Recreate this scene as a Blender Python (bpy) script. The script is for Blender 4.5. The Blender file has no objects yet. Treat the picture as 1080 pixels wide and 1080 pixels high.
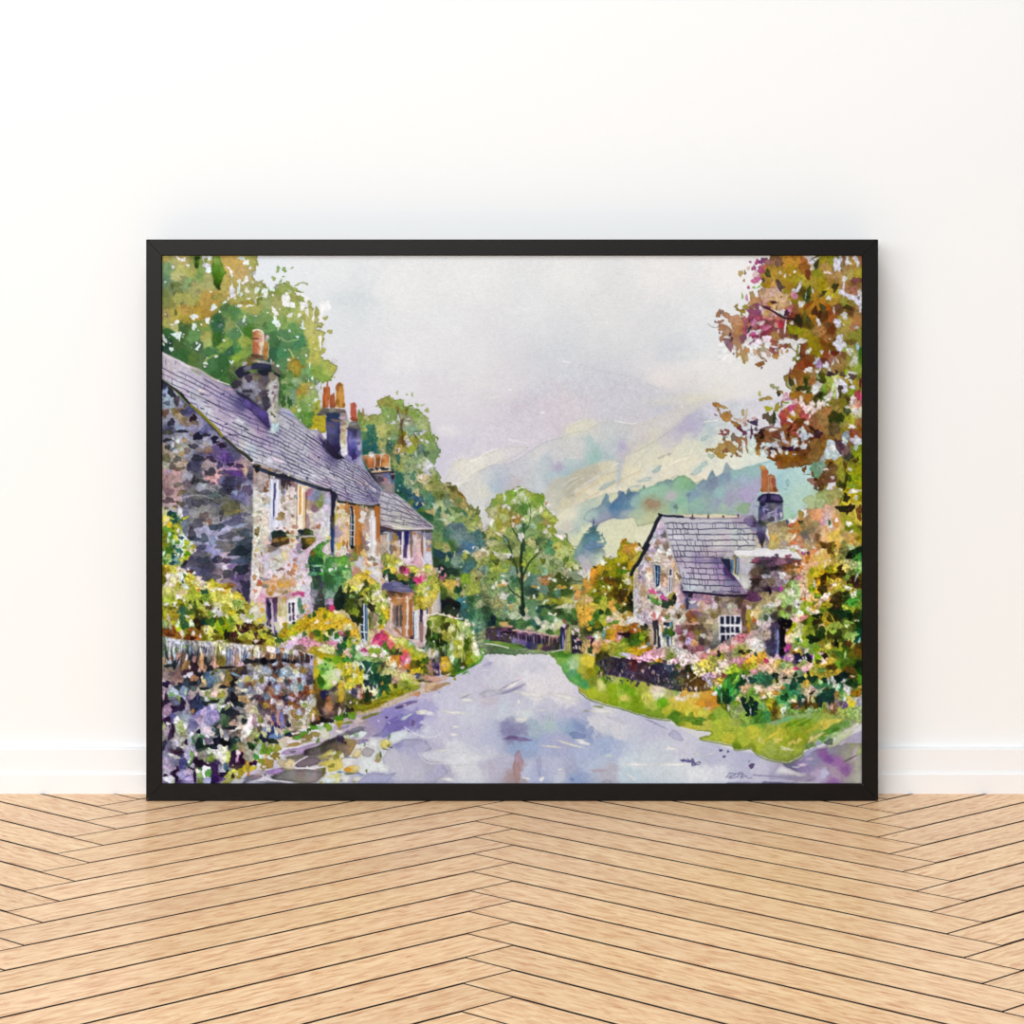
# Framed watercolour of a village lane, standing on a herringbone floor against a white wall.
import bpy, bmesh, math, random
OAK = [(.60, .285, .135, 1), (.85, .575, .335, 1), (.97, .76, .49, 1)]
WINDOW = ((-3.4, -2.6, 2.0), (0, 2.9, .5), 3.0, 3.0, 100, (1, 1, 1))
FRONTFILL = ((-1.1, -5.0, 1.9), (0, 2.9, .5), 3.4, 2.6, 225, (1, 1, 1))
TOPFILL = ((-.5, .7, 3.4), (-.2, 2.3, 0), 2.4, 1.6, 78, (1, 1, 1))
AMBIENT = .225
PRINT_GAIN = (.87, .91, .95)
# ---------------------------------------------------------------- watercolour print (brush strokes computed here)
import numpy as np
PX0, PY0, PX1, PY1 = 169.0, 267.0, 912.0, 830.0      # extent of the printed sheet, in sheet units
SS = 1.5                                               # brush samples per unit
PW, PH = int((PX1-PX0)*SS), int((PY1-PY0)*SS)
GX, GY = np.meshgrid(PX0+(np.arange(PW)+.5)/SS, PY0+(np.arange(PH)+.5)/SS)
GX = GX.astype(np.float32); GY = GY.astype(np.float32)
IMG = np.full((PH, PW, 3), .92, np.float32)
rng = np.random.RandomState(7)
def hx(s):                                             # colour: six hex digits, or one number r*256+g*16+b with r, g, b in 0..15
    if len(s) == 6: return np.array([int(s[i:i+2], 16)/255. for i in (0, 2, 4)], np.float32)
    v = int(s); return np.array([v//256, v//16 % 16, v % 16], np.float32)/15
def vnoise(scale, seed):
    r = np.random.RandomState(seed); s = scale*SS
    gw, gh = int(PW/s)+3, int(PH/s)+3
    g = r.rand(gh, gw).astype(np.float32)
    u = np.arange(PW)/s; v = np.arange(PH)/s
    i = u.astype(int); j = v.astype(int); fu = (u-i).astype(np.float32); fv = (v-j).astype(np.float32)
    fu = fu*fu*(3-2*fu); fv = (fv*fv*(3-2*fv))[:, None]
    a = g[j][:, i]; b = g[j][:, i+1]; c = g[j+1][:, i]; d = g[j+1][:, i+1]
    return (a+(b-a)*fu)*(1-fv)+(c+(d-c)*fu)*fv-.5
N1, N2, N3 = vnoise(2.2, 1), vnoise(2.2, 2), vnoise(5, 3)
N4, N5, N6 = vnoise(5, 4), vnoise(12, 5), vnoise(12, 6)
N7, N8 = vnoise(28, 8), vnoise(1.1, 9)
WX = N1*1.0+N3*1.2+N5*.8; WY = N2*1.0+N4*1.2+N6*.8
def box1(a, r, ax):
    p = [(0, 0)]*a.ndim; p[ax] = (r+1, r); c = np.cumsum(np.pad(a, p, mode='edge'), ax)
    n = a.shape[ax]; k = 2*r+1
    return (np.take(c, range(k, k+n), ax)-np.take(c, range(0, n), ax))/k
def blur(a, r, it=2):
    for _ in range(it): a = box1(box1(a, r, 0), r, 1)
    return a.astype(np.float32)
TX, TY, TK, TU = 0., 0., 1., 1.                        # origin and scale of the coordinates in use; texts count in tens
def T(x, y, k=10.8):
    global TX, TY, TK, TU
    TX, TY, TK = float(x), float(y), float(k); TU = 1. if k == 1 else 10.
def nums(s): return [float(v) for v in s.split()]
def tp(s):
    a = nums(s) if isinstance(s, str) else list(s)
    if isinstance(s, str): a = [v*TU for v in a]
    return [(TX+a[i]/TK, TY+a[i+1]/TK) for i in range(0, len(a)-1, 2)]
def win(x0, y0, x1, y1, pad=4):
    a = max(0, int((x0-pad-PX0)*SS)); b = min(PW, int((x1+pad-PX0)*SS)+2)
    c = max(0, int((y0-pad-PY0)*SS)); d = min(PH, int((y1+pad-PY0)*SS)+2)
    return (slice(c, d), slice(a, b)) if b > a and d > c else None
def smooth(p, n=5):
    q = []; m = len(p)
    for i in range(m):
        a, b, c, d = p[i-1], p[i], p[(i+1) % m], p[(i+2) % m]
        for k in range(n):
            t = k/n
            q.append(tuple(.5*((2*b[j])+(c[j]-a[j])*t+(2*a[j]-5*b[j]+4*c[j]-d[j])*t*t+(3*b[j]-a[j]-3*c[j]+d[j])*t**3) for j in (0, 1)))
    return q
def inside(pts, x, y):
    m = np.zeros(x.shape, bool); n = len(pts)
    for i in range(n):
        (xa, ya), (xb, yb) = pts[i], pts[(i+1) % n]
        if ya == yb: continue
        c = (ya > y) != (yb > y)
        m ^= c & (x < (xb-xa)*(y-ya)/(yb-ya)+xa)
    return m
def pmask(pts, rough=.8, soft=1, sm=0):
    if sm: pts = smooth(pts)
    xs = [p[0] for p in pts]; ys = [p[1] for p in pts]
    w = win(min(xs), min(ys), max(xs), max(ys), 4+rough*2+soft)
    if w is None: return None, None
    m = inside(pts, GX[w]+WX[w]*rough, GY[w]+WY[w]*rough).astype(np.float32)
    if soft <= 1: m = blur(m, 1, 1) if soft else m
    else: m = blur(m, max(1, int(soft*SS/2)), 2)
    return w, m
def field(w, cps, p=2., e=2.5, wob=3.):
    x = GX[w]+(N5[w]*1.6+N3[w]*1.2+N1[w]*.6)*wob; y = GY[w]+(N6[w]*1.6+N4[w]*1.2+N2[w]*.6)*wob
    acc = np.zeros(x.shape+(3,), np.float32); sw = np.zeros(x.shape, np.float32)
    for (a, b, c) in cps:
        k = ((x-a)**2+(y-b)**2+e*e)**-p
        acc += k[..., None]*c; sw += k
    return acc/sw[..., None]
def put(w, m, col, alpha=1., edge=0., gran=.05):
    if edge:
        d = np.clip(m-blur(m, 2, 2), 0, 1)
        col = col*(1-np.clip(d*2*edge, 0, .8))[..., None]
    if gran: col = col*(1+gran*(N8[w]+N1[w]*.7+N3[w]*.35))[..., None]
    a = (m*alpha)[..., None]
    IMG[w] = IMG[w]*(1-a)+np.clip(col, 0, 1)*a
def P(hexc, s, rough=.6, soft=1, alpha=1., edge=.25, sm=0, gran=.08):
    w, m = pmask(tp(s), rough, soft, sm)
    if w is not None: put(w, m, hx(hexc), alpha, edge, gran)
def C(s):                                              # colour points: "x y hex ..." -> list
    a = s.split(); return [(TX+float(a[i])*TU/TK, TY+float(a[i+1])*TU/TK, hx(a[i+2])) for i in range(0, len(a)-2, 3)]
def F(pts, cps, rough=.8, soft=1, alpha=1., edge=.3, p=2., e=2.5, wob=3., leaf=0., sm=0, gran=.07):
    w, m = pmask(pts, rough, soft, sm)
    if w is None: return
    if leaf:                                           # leafy, broken boundary
        b = blur(m, int(leaf*SS/2)+1, 2)
        f = b+(N1[w]*.5+N3[w]*.55+N8[w]*.15)*min(1.3, max(1., leaf*.5))-(b < .06)
        m = np.clip((f-.5)*6+.5, 0, 1)
    put(w, m, field(w, cps, p, e, wob), alpha, edge, gran)
def blob(x, y, rx, ry, ang, col, alpha=1., irr=.16, soft=.9, edge=.12, seed=None):
    R = max(rx, ry)*1.5; w = win(x-R, y-R, x+R, y+R, 1)
    if w is None: return
    ca, sa = np.cos(np.radians(ang)), np.sin(np.radians(ang))
    dx = GX[w]-x; dy = GY[w]-y
    u = (dx*ca+dy*sa)/rx; v = (-dx*sa+dy*ca)/ry
    th = np.arctan2(v, u); r = rng if seed is None else np.random.RandomState(seed)
    f = r.rand(4)*6.283
    mod = 1+irr*(np.sin(2*th+f[0])*.8+np.sin(3*th+f[1])*.8+np.sin(5*th+f[2])*.6)
    d = np.sqrt(u*u+v*v)/mod
    q = (1-d)*min(rx, ry)*SS
    m = np.clip(q/soft+.5, 0, 1)
    c = col*(1+.08*N1[w]+.06*N3[w])[..., None]
    if edge: c = c*(1-edge*np.clip(1-q/2.2, 0, 1))[..., None]
    a = (m*alpha)[..., None]
    IMG[w] = IMG[w]*(1-a)+np.clip(c, 0, 1)*a
def B(s, alpha=1., irr=.16, soft=.9, edge=.12):        # blobs: "x y rx ry angle hex" per item
    a = s.split()
    for i in range(0, len(a)-5, 6):
        x, y, rx, ry, g = map(float, a[i:i+5])
        blob(TX+x*TU/TK, TY+y*TU/TK, max(.35, rx/TK), max(.35, ry/TK), g, hx(a[i+5]), alpha, irr, soft, edge)
def W(s, alpha=.5):                                    # soft wet-in-wet spots: "x y rx ry hex"
    a = s.split()
    for i in range(0, len(a)-4, 5):
        x, y, rx, ry = TX+float(a[i])*TU/TK, TY+float(a[i+1])*TU/TK, float(a[i+2])/TK, float(a[i+3])/TK
        w = win(x-2.4*rx, y-2.4*ry, x+2.4*rx, y+2.4*ry)
        if w is None: continue
        X = GX[w]+(N5[w]*.5+N3[w]*.35)*min(rx, 14); Y = GY[w]+(N6[w]*.5+N4[w]*.35)*min(ry, 14)
        m = np.exp(-(((X-x)/rx)**2+((Y-y)/ry)**2)*1.1)
        put(w, m, hx(a[i+4]), alpha, 0, .05)
def L(hexc, width, s, alpha=1., taper=0, wob=.35, sm=1):
    p = tp(s); wd = width/TK
    xs = [q[0] for q in p]; ys = [q[1] for q in p]
    w = win(min(xs), min(ys), max(xs), max(ys), wd+2)
    if w is None: return
    if sm and len(p) > 2:
        o = [(2*p[0][0]-p[1][0], 2*p[0][1]-p[1][1])]+p+[(2*p[-1][0]-p[-2][0], 2*p[-1][1]-p[-2][1])]; q = []
        for i in range(1, len(o)-2):
            a, b, c, d = o[i-1:i+3]
            for k in range(4):
                t = k/4; q.append(tuple(.5*((2*b[j])+(c[j]-a[j])*t+(2*a[j]-5*b[j]+4*c[j]-d[j])*t*t+(3*b[j]-a[j]-3*c[j]+d[j])*t**3) for j in (0, 1)))
        p = q+[p[-1]]
    X = GX[w]+WX[w]*wob; Y = GY[w]+WY[w]*wob; m = np.zeros(X.shape, np.float32); n = len(p)-1
    for i in range(n):
        (ax, ay), (bx, by) = p[i], p[i+1]
        dx, dy = bx-ax, by-ay; l2 = dx*dx+dy*dy+1e-9
        t = np.clip(((X-ax)*dx+(Y-ay)*dy)/l2, 0, 1)
        d = np.sqrt((X-ax-t*dx)**2+(Y-ay-t*dy)**2)
        h = wd/2*(1-taper*((i+t)/n))
        m = np.maximum(m, np.clip((h-d)*SS+.5, 0, 1))
    put(w, m, hx(hexc), alpha, 0, .06)
def dabs(pts, n, r0, r1, jit=.12, disp=5., seed=1, asp=.7, pal=None, alpha=.9, irr=.2, ang=None, edge=.15, hue=.03):
    r = np.random.RandomState(seed); xs = [p[0] for p in pts]; ys = [p[1] for p in pts]
    src = IMG.copy() if pal is None else None
    pal = None if pal is None else [hx(c) for c in pal.split()]
    k = 0; g = 0
    while k < n and g < n*12:
        g += 1
        x = r.uniform(min(xs), max(xs)); y = r.uniform(min(ys), max(ys))
        if not inside(pts, np.array([x]), np.array([y]))[0]: continue
        k += 1
        if pal is None:
            i = int(np.clip((x+r.normal()*disp-PX0)*SS, 0, PW-1)); j = int(np.clip((y+r.normal()*disp-PY0)*SS, 0, PH-1))
            c = src[j, i]
        else: c = pal[r.randint(len(pal))]
        c = np.clip(c*(1+r.normal()*jit)+r.normal(size=3)*hue, 0, 1).astype(np.float32)
        R = r0+(r1-r0)*r.rand()**1.6
        a = r.rand()*180 if ang is None else ang+r.normal()*15
        blob(x, y, R, R*(asp+(1-asp)*r.rand()), a, c, alpha, irr, .9, edge, seed=r.randint(1 << 30))
def stones(pts, sx, sy, gap, gapw=.22, jit=.14, disp=3., seed=1, ang=0., pal=None, alpha=1., src=None):
    r = np.random.RandomState(seed); w, m = pmask(pts, .5, 1)
    if w is None: return
    ca, sa = np.cos(np.radians(ang)), np.sin(np.radians(ang))
    x0, y0 = pts[0]
    X = GX[w]-x0+WX[w]*.7; Y = GY[w]-y0+WY[w]*.7
    u = (X*ca+Y*sa)/sx; v = (-X*sa+Y*ca)/sy
    iu = np.floor(u).astype(int); iv = np.floor(v).astype(int)
    ou, ov = iu.min()-2, iv.min()-2; nu, nv = iu.max()-ou+3, iv.max()-ov+3
    ju = r.rand(nv, nu).astype(np.float32)*.8+.1; jv = r.rand(nv, nu).astype(np.float32)*.8+.1
    f1 = np.full(u.shape, 9., np.float32); f2 = f1.copy(); ci = np.zeros(u.shape, int)
    for a in (-1, 0, 1):
        for b in (-1, 0, 1):
            q = iv-ov+a; s = iu-ou+b
            d = np.sqrt((iu+b+ju[q, s]-u)**2+(iv+a+jv[q, s]-v)**2)
            near = d < f1
            f2 = np.where(near, f1, np.minimum(f2, d)); ci = np.where(near, q*nu+s, ci); f1 = np.where(near, d, f1)
    if pal is None:
        cu = (np.arange(nu)+ou)[None]+ju; cv = (np.arange(nv)+ov)[:, None]+jv
        px = x0+cu*sx*ca-cv*sy*sa+r.normal(size=cu.shape)*disp; py = y0+cu*sx*sa+cv*sy*ca+r.normal(size=cu.shape)*disp
        col = IMG[np.clip(((py-PY0)*SS).astype(int), 0, PH-1), np.clip(((px-PX0)*SS).astype(int), 0, PW-1)]
    else:
        pl = np.array([hx(c) for c in pal.split()]); col = pl[r.randint(len(pl), size=(nv, nu))]
    col = np.clip(col*(1+r.normal(size=(nv, nu, 1))*jit)+r.normal(size=(nv, nu, 3))*.02, 0, 1).reshape(-1, 3).astype(np.float32)
    g = np.clip((f2-f1-gapw)*6+.5, 0, 1)
    c = col[ci]*g[..., None]+(hx(gap) if isinstance(gap, str) else gap)*(1-g[..., None])
    put(w, m, c, alpha, 0, .12)
def G(s):                                              # sheet-unit polygon
    a = nums(s); return [(a[i], a[i+1]) for i in range(0, len(a)-1, 2)]
def CG(s):
    a = s.split(); return [(float(a[i]), float(a[i+1]), hx(a[i+2])) for i in range(0, len(a)-2, 3)]
N9 = vnoise(1.5, 12)
def mottle(pts, amp, fine=.5, soft=3):                 # small broken touches inside a mass
    w, m = pmask(pts, .5, soft)
    amp *= .6; t = (np.tanh(6*(N1[w]*(1-fine)+N9[w]*fine)+1.5*N3[w])*m)[..., None]
    IMG[w] = np.clip(IMG[w]*(1+amp*t*np.array([.95, 1., 1.05], np.float32)), 0, 1)
def crisp(pts, c, mid=.6, soft=6):                     # stronger pigment contrast
    w, m = pmask(pts, .5, soft)
    a = IMG[w]; g = a.mean(2); b = .5*blur(g, 14, 2)+.5*mid
    IMG[w] = np.clip(a*(np.clip(g+(g-b)*(c-1)*m, .02, 1)/np.maximum(g, .02))[..., None], 0, 1)
def tone(pts, sat=1., mul=1., soft=6):                 # thinner or richer pigment over an area
    w, m = pmask(pts, .5, soft)
    a = IMG[w]; g = a.mean(2, keepdims=True); b = np.clip((g+(a-g)*sat)*mul, 0, 1)
    IMG[w] = a+(b-a)*m[..., None]
# ---- sky and far haze
ALL = G("160 260 920 260 920 840 160 840")
F(ALL, CG("""290 285 e1e6eb 350 290 dfe3e6 345 328 d7dee3 368 318 ccd7de 420 300 e2e4e4 500 290 e3e4e3 600 290 e3e3e1 700 290 e6e3e1 770 290 ebe8e7 470 340 dde0e3
560 325 dbdfe2 640 330 d9dcdd 700 345 d4d8dd 708 370 c8d0dc 740 335 dce0e4 740 362 d4dde4 775 400 e5e4e2 700 402 e6dfdc 745 392 e4e2e1 720 390 e3dedc 600 370 cfd4dd 578 385 c9cedb 640 375 d2d5da 500 380 dcdce0
430 378 dfe0e4 380 405 d3d0e2 400 418 dad8e6 460 420 d3d1dd 520 425 cfcbd8 560 400 cdd0dc 620 400 cacdd6 500 400 d9d8de 545 402 d6d0da 480 462 cdcada 520 440 d5d1da 560 430 cdc5d2
600 430 d0cbd2 650 420 cacad4 690 435 c5c6d2 560 450 cfcad6 470 445 d4d1dc 470 490 cccada 530 465 d3d0da 740 425 d7d8d0 760 412 e3e1d8 790 410 e4e2e0 720 420 cfced2
755 440 cfcedd 800 430 dcdae0 800 455 cfd2e0 560 560 cfd0cc 600 520 c4c4be"""), 0, 0, 1, 0, 1.6, 14, 7, gran=.03)
W("640 378 30 10 c6cbd8 590 372 26 10 c6cfdc 708 368 22 12 c2ccdb 368 319 22 7 c6d2db 530 395 26 9 d6d0da 560 428 22 14 cac2d0 610 395 50 8 c8cad6 520 405 30 8 dad6da 440 400 30 7 d3cfdf", .4)
# far mountain
F(G("455 560 470 500 478 470 520 440 560 408 598 384 612 384 622 389 640 393 660 396 676 401 690 408 700 411 716 412 740 420 762 424 800 420 915 420 915 560"),
  CG("""480 470 cdcadb 500 450 d1cddb 520 440 d2cdd9 545 425 cac3d0 560 408 cbcbd8 600 390 c9ced9 620 395 cbced7 660 402 c9cbd3 690 415 cacbd3 650 425 c9c9d3 600 425 d2ccd4 575 430 cfc7d3
  700 432 c3c4d2 730 430 d6d3ca 755 440 c9c8dc 735 450 bdb9d0 800 440 d0cfdf 560 455 d2cdd9 530 460 d2cedb 600 450 d0c9d0 680 445 c8c6cf 490 500 d6d4d6"""), 1.2, 7, .9, 0, 1.6, 8, 5)
W("735 420 26 5 ddd9bc 700 424 20 5 d5d2c4", .45)
L("b9bac6", .8, "612 384 622 388 640 393 660 396 676 401 690 408 700 412", .5)
L("eeeeee", 1.0, "594 381 598 381.5 602 382.5", .8); B("559 354 .8 1.4 10 f4f4f4 572 435 3.6 1.8 -5 eeebee 538 411 3.5 2 -20 e6e3e8 509 417 6 1.6 -35 e4e1e5 521 419 8 1.6 -20 e4e1e4 533 425 6 1.2 -8 e2dfe4")
# pale shoulder, left
F(G("462 560 466 510 476 492 484 484 500 483 512 478 526 473 540 470 560 470 545 482 520 491 505 498 489 510 500 545"),
  CG("485 490 dedcd0 500 487 e0ded3 520 478 dcd9d4 475 505 d6d5d6 540 474 d5d1d6 495 500 deddd2 490 515 dcdcd6"), .6, 1, .9, .15)
L("eeece4", 1.7, "495 486 503 484 512 478 524 473", .9, .5); L("eceae6", 1.3, "478 510 486 509 498 504 508 498 516 494", .8)
L("e6e4e4", 1, "536 463 546 465 556 468", .7); W("478 457 14 5 dfdde0 470 452 10 4 e2e0e2", .6)
# teal-grey hill
F(G("470 575 482 516 488 510 505 498 520 491 535 489 548 484 559 476 572 468 579 465 592 461 598 449 610 444 620 441 632 445 650 444 672 447 690 440 712 430 740 424 745 560 600 580"),
  CG("""500 512 d0d1cb 510 520 d3d3c8 515 505 c6cdd2 525 500 b9c2ce 530 510 b4b6c6 522 515 aebfc9 545 508 beb7bb 540 520 bdb8bc 500 535 cdd0d0 525 525 c9cccf 545 495 c4c6d0 556 488 c7cbd1 570 478 cfcfd0 575 488 b9c7cd 590 478 cccdcf
  590 492 b0a9c2 585 500 a9c2c8 597 500 a3bcc4 610 496 a5bac3 602 486 b2c6c8 625 478 9fc1bd 628 484 97bdb6 640 486 a9bdc4 622 468 aac4c4 612 470 c9cccd 605 474 cfcdcc 606 452 d9d7c3 618 447 d8d6c4 628 456 cccdc8 640 455 c5cbcd 645 470 bcc7cc
  657 472 b4b1c8 665 462 c9cbcd 675 455 cfcaca 660 482 c3bfc0 672 470 c9c6be 690 458 d0cdbf 700 446 cfccca 560 505 bfc6cb 570 515 c2ccd2 560 520 b9c2c8 550 500 c0c4cc 582 508 b3bfc6 575 530 c9ccc8"""), .6, 3, .92, .05, 2, 4, 4)
W("590 492 5 5 aca3c6 627 480 6 8 92bcb4 602 499 12 5 9db9c2 657 470 5 6 aca9c8 530 508 6 8 a4b4ca 525 512 5 10 a5bccb", .5)
L("a9a7b6", .9, "505 498 520 491 535 489.5 548 484 559 476 572 468 579 465 592 462 594 459", .6); L("b9b6a8", .7, "596 460 606 456 616 455 626 450 634 446 650 444", .6)
L("efedec", .9, "648 444 660 446 668 447 672 445", .8); L("ecebea", .8, "536 464 546 466 556 468", .6)
# purple shoulder on the right and the cream slopes under it
F(G("650 520 660 482 676 472 690 462 702 455 716 446 725 437 745 428 770 424 860 430 880 560 560 580 566 545 578 512 586 505 600 502 608 496 622 491 636 486 650 485"),
  CG("""590 512 bcbdb0 600 516 b3b09c 612 506 b9b49e 590 525 bfc0b0 580 530 c6c8bc 582 540 c7c6ae 598 530 cdc7a6 612 520 d4cbaa 625 498 bdb6a4 640 492 cfcab2 650 490 d8d5c0 640 505 d8d0b0 655 500 dad5b8 672 486 d6d6c2 685 472 d3d3c2
  690 485 d9d8c0 668 505 e3dcbc 690 497 d8d8c8 705 492 e4dfc4 715 480 dadac4 722 472 d8dac6 735 470 dadcc6 725 490 e4dec0 650 520 e6dfc2 630 520 e2d8b8 640 535 e4dec4 615 535 e4dcc0 600 548 d9d8c2 700 505 e2dabc 735 500 e8e2c8 730 515 e6dfc6
  712 460 c0bccb 722 452 b4afc9 735 448 b2aecb 705 465 c9c6c8 742 460 c4cfc8 690 440 c8c9d0 620 548 e2dec6 755 440 cfcbdc 762 446 c9d2d4 750 450 b4c6c8 765 460 d8dccc 760 475 dfe2c8 790 480 d5e0d0 780 450 c9d0da 800 440 d6d4dc 830 450 cfd8dc 860 470 bcd0d6 770 490 e0e2cc"""), .7, 3, .95, .05, 2, 4, 4)
for s in ("598 516 610 506 622 500", "603 520 616 511 628 503", "594 512 602 506 610 503", "622 508 634 500 644 495"): L("c9cfce", 1.5, s, .75, .4)
for s in ("606 524 622 514 636 505", "616 528 640 514 660 504 676 496"): L("cdbb8c", 1.6, s, .55, .3)
for s in ("600 510 615 503 625 498", "640 500 655 496", "668 478 690 466 706 455"): L("a8a08c", 1, s, .5, .3)
B("640 512 11 1.9 -32 9fbfc0 693 495 6.5 2.2 -36 9fc0be 698 482 4 1.2 -24 b6b4ac 706 479 2.6 1 -30 b0b0ac 623 528 6 1.9 -12 a9c6cc 680 506 8 2.2 -12 b4cfca 670 513 6 1.4 -8 b6d0c8 735 497 8 2.5 -35 a4c8c4 742 490 5 3 -40 a6c9c6 712 503 4 1.5 -20 d8d2c0 743 462 5 2 -30 a9c3c8", .8)
L("f0ecdc", 1.3, "706 490 716 486 727 482", .8); L("eceae0", 1, "646 491 652 489", .8); L("efeee6", 1.2, "743 445 752 444 757 443.5", .8)
L("b0adc0", .8, "668 490 690 470 702 459 716 448 724 440", .35)
# pale field in the valley, right of the tall tree
F(G("570 600 580 545 600 535 640 520 700 512 790 500 800 600 700 640 610 640"),
  CG("""585 550 d8d6be 600 545 dcd9c0 600 560 c9c4b8 592 565 b6bcb6 610 555 b0c6bc 620 548 9fc0b8 608 560 a9c1b6 620 560 d2d8ac 610 570 ced6a6 640 555 d3d6b0 660 550 d8dab2 650 565 d6daae 670 570 d4d8ae 640 580 d2d8ae 680 560 d9dab4 690 545 c6cf9e
  600 580 dadcb8 615 590 d8dcc0 660 580 d8d9b2 675 540 cdd0a4 700 540 c4cf9c"""), .6, 1, .95, .1, 2, 4)
L("a8bfb2", 2.4, "600 562 608 558 618 552 628 548", .5)
# teal and blue woods
T(620, 505)
F(G("614 548 618 540 624 536 630 535 634 531 638 523 640 519 642 528 645 531 651 525 654 519 657 518 660 522 663 518 665 518 666 519 672 518 677 515 679 511 681 515 688 512 694 508 699 507 703 505 709 506 716 502 722 501 730 506 734 512 738 508 741 505 745 507 748 500 751 495 753 498 757 505 762 499 770 498 778 496 786 492 796 490 812 485 826 480 850 478 870 484 872 545 860 556 830 558 800 548 760 542 712 545 700 545 690 552 672 556 668 546 655 548 645 547 638 550 630 554 622 551"),
  CG("""618 545 a9c6bc 626 542 9cbcb8 634 538 7d9fb0 640 530 6f92a8 640 545 8d97b4 630 550 9296b6 648 532 3f72aa 652 540 5d86b0 645 550 8a90b4 655 527 4b77a4 664 523 4d76a2 660 533 5a8bb0 660 545 8fa6b4 668 530 8cbcb4 672 545 9fbf9c 680 520 8dc4ac 690 515 8ec6a6 690 530 8fb494 687 532 9d9c68 690 533 aa9470 700 515 8cc4a0 704 508 7aa4a0 715 510 82c092 722 508 7dbf84
  708 522 b0b4b4 710 535 7fb0a0 700 540 9fbd8c 690 545 bcc48c 680 550 bfc996 670 550 cbd2a4 720 530 82c2a2 730 520 84b8b0 742 512 7b9cb2 748 505 6f95b0 750 520 7ea6b4 760 510 88b8bc 762 525 9fb0c0 752 530 9fb4b6 740 535 8dbda8 730 540 8fc0a0 715 540 9cc79c 770 508 84b4c0 775 525 a49cc4 780 518 a7a0c8 790 505 90c4c4 800 500 9fd0cc 812 495 a9d2d8 782 540 a0a2c0 770 540 98bcae 760 540 a2c6a8
  830 510 a4d0cc 840 530 a9d2c4 850 520 a9d2c4 830 540 9cd0b4 836 550 92c8a0 850 548 96c8a4 822 508 8fc6d2 850 500 a9d3d4 860 530 a9cba0 868 520 a6c4a0 815 540 a0d2b8"""), .5, 1, 1, .25, 2, 3, 2.5)
B("22 23 25 55 0 1690 36 17 18 45 0 1402 46 16 22 55 25 1145 64 10 10 25 0 1945 80 6 12 20 0 1962 89 4 14 18 0 1962 94 3 10 14 0 1930 100 32 28 22 -10 1672 74 28 80 45 0 2694", .75)
L("3566a0", 5, "24.5 36 28 28 33 24 39 22", .6)
W("73.5 28.5 70 50 2694 33 32 80 40 890 96 19 30 50 2987 43 39 60 30 2475", .5)
T(725, 400, 5.684)
F(tp(".5 77 0 69 4 65 6 66 11 64 12.5 61 16 59 19 57.5 21 56 22.5 51 23.8 49.5 25.5 53 29 54.5 30 53.5 32 54.5 36 54 40 52 43 50 45 51 44 64 42 70 38 74 33 76 31 80 .5 80.5"),
  C("4 70 1947 15 62 1930 24 53 1946 23 58 1947 30 56 2235 38 53 2235 33 60 2476 28 64 2475 35 68 2716 40 66 2716 20 68 2235 12 72 2218 6 74 2234 20 76 2490 30 76 2490 25 72 2459 18 74 2203"), .5, 1, .8, .1, 2, 2.5)
B("34 77.5 40 32 0 2231 2 64 30 25 -20 1976 .5 69 14 12 0 1674 60 62 22 12 80 1980 59 66 12 10 0 2236", .7)
W("6 54 40 22 2764 6 59 60 14 3530 18 50 40 40 3548 25 59 14 40 1930", .5)
tone(G("300 262 800 262 780 400 640 380 480 450 400 430 340 400"), .6, 1.015, 20)
tone(G("600 600 600 520 640 505 700 490 780 470 880 470 880 560"), .78, 1, 8)
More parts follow.
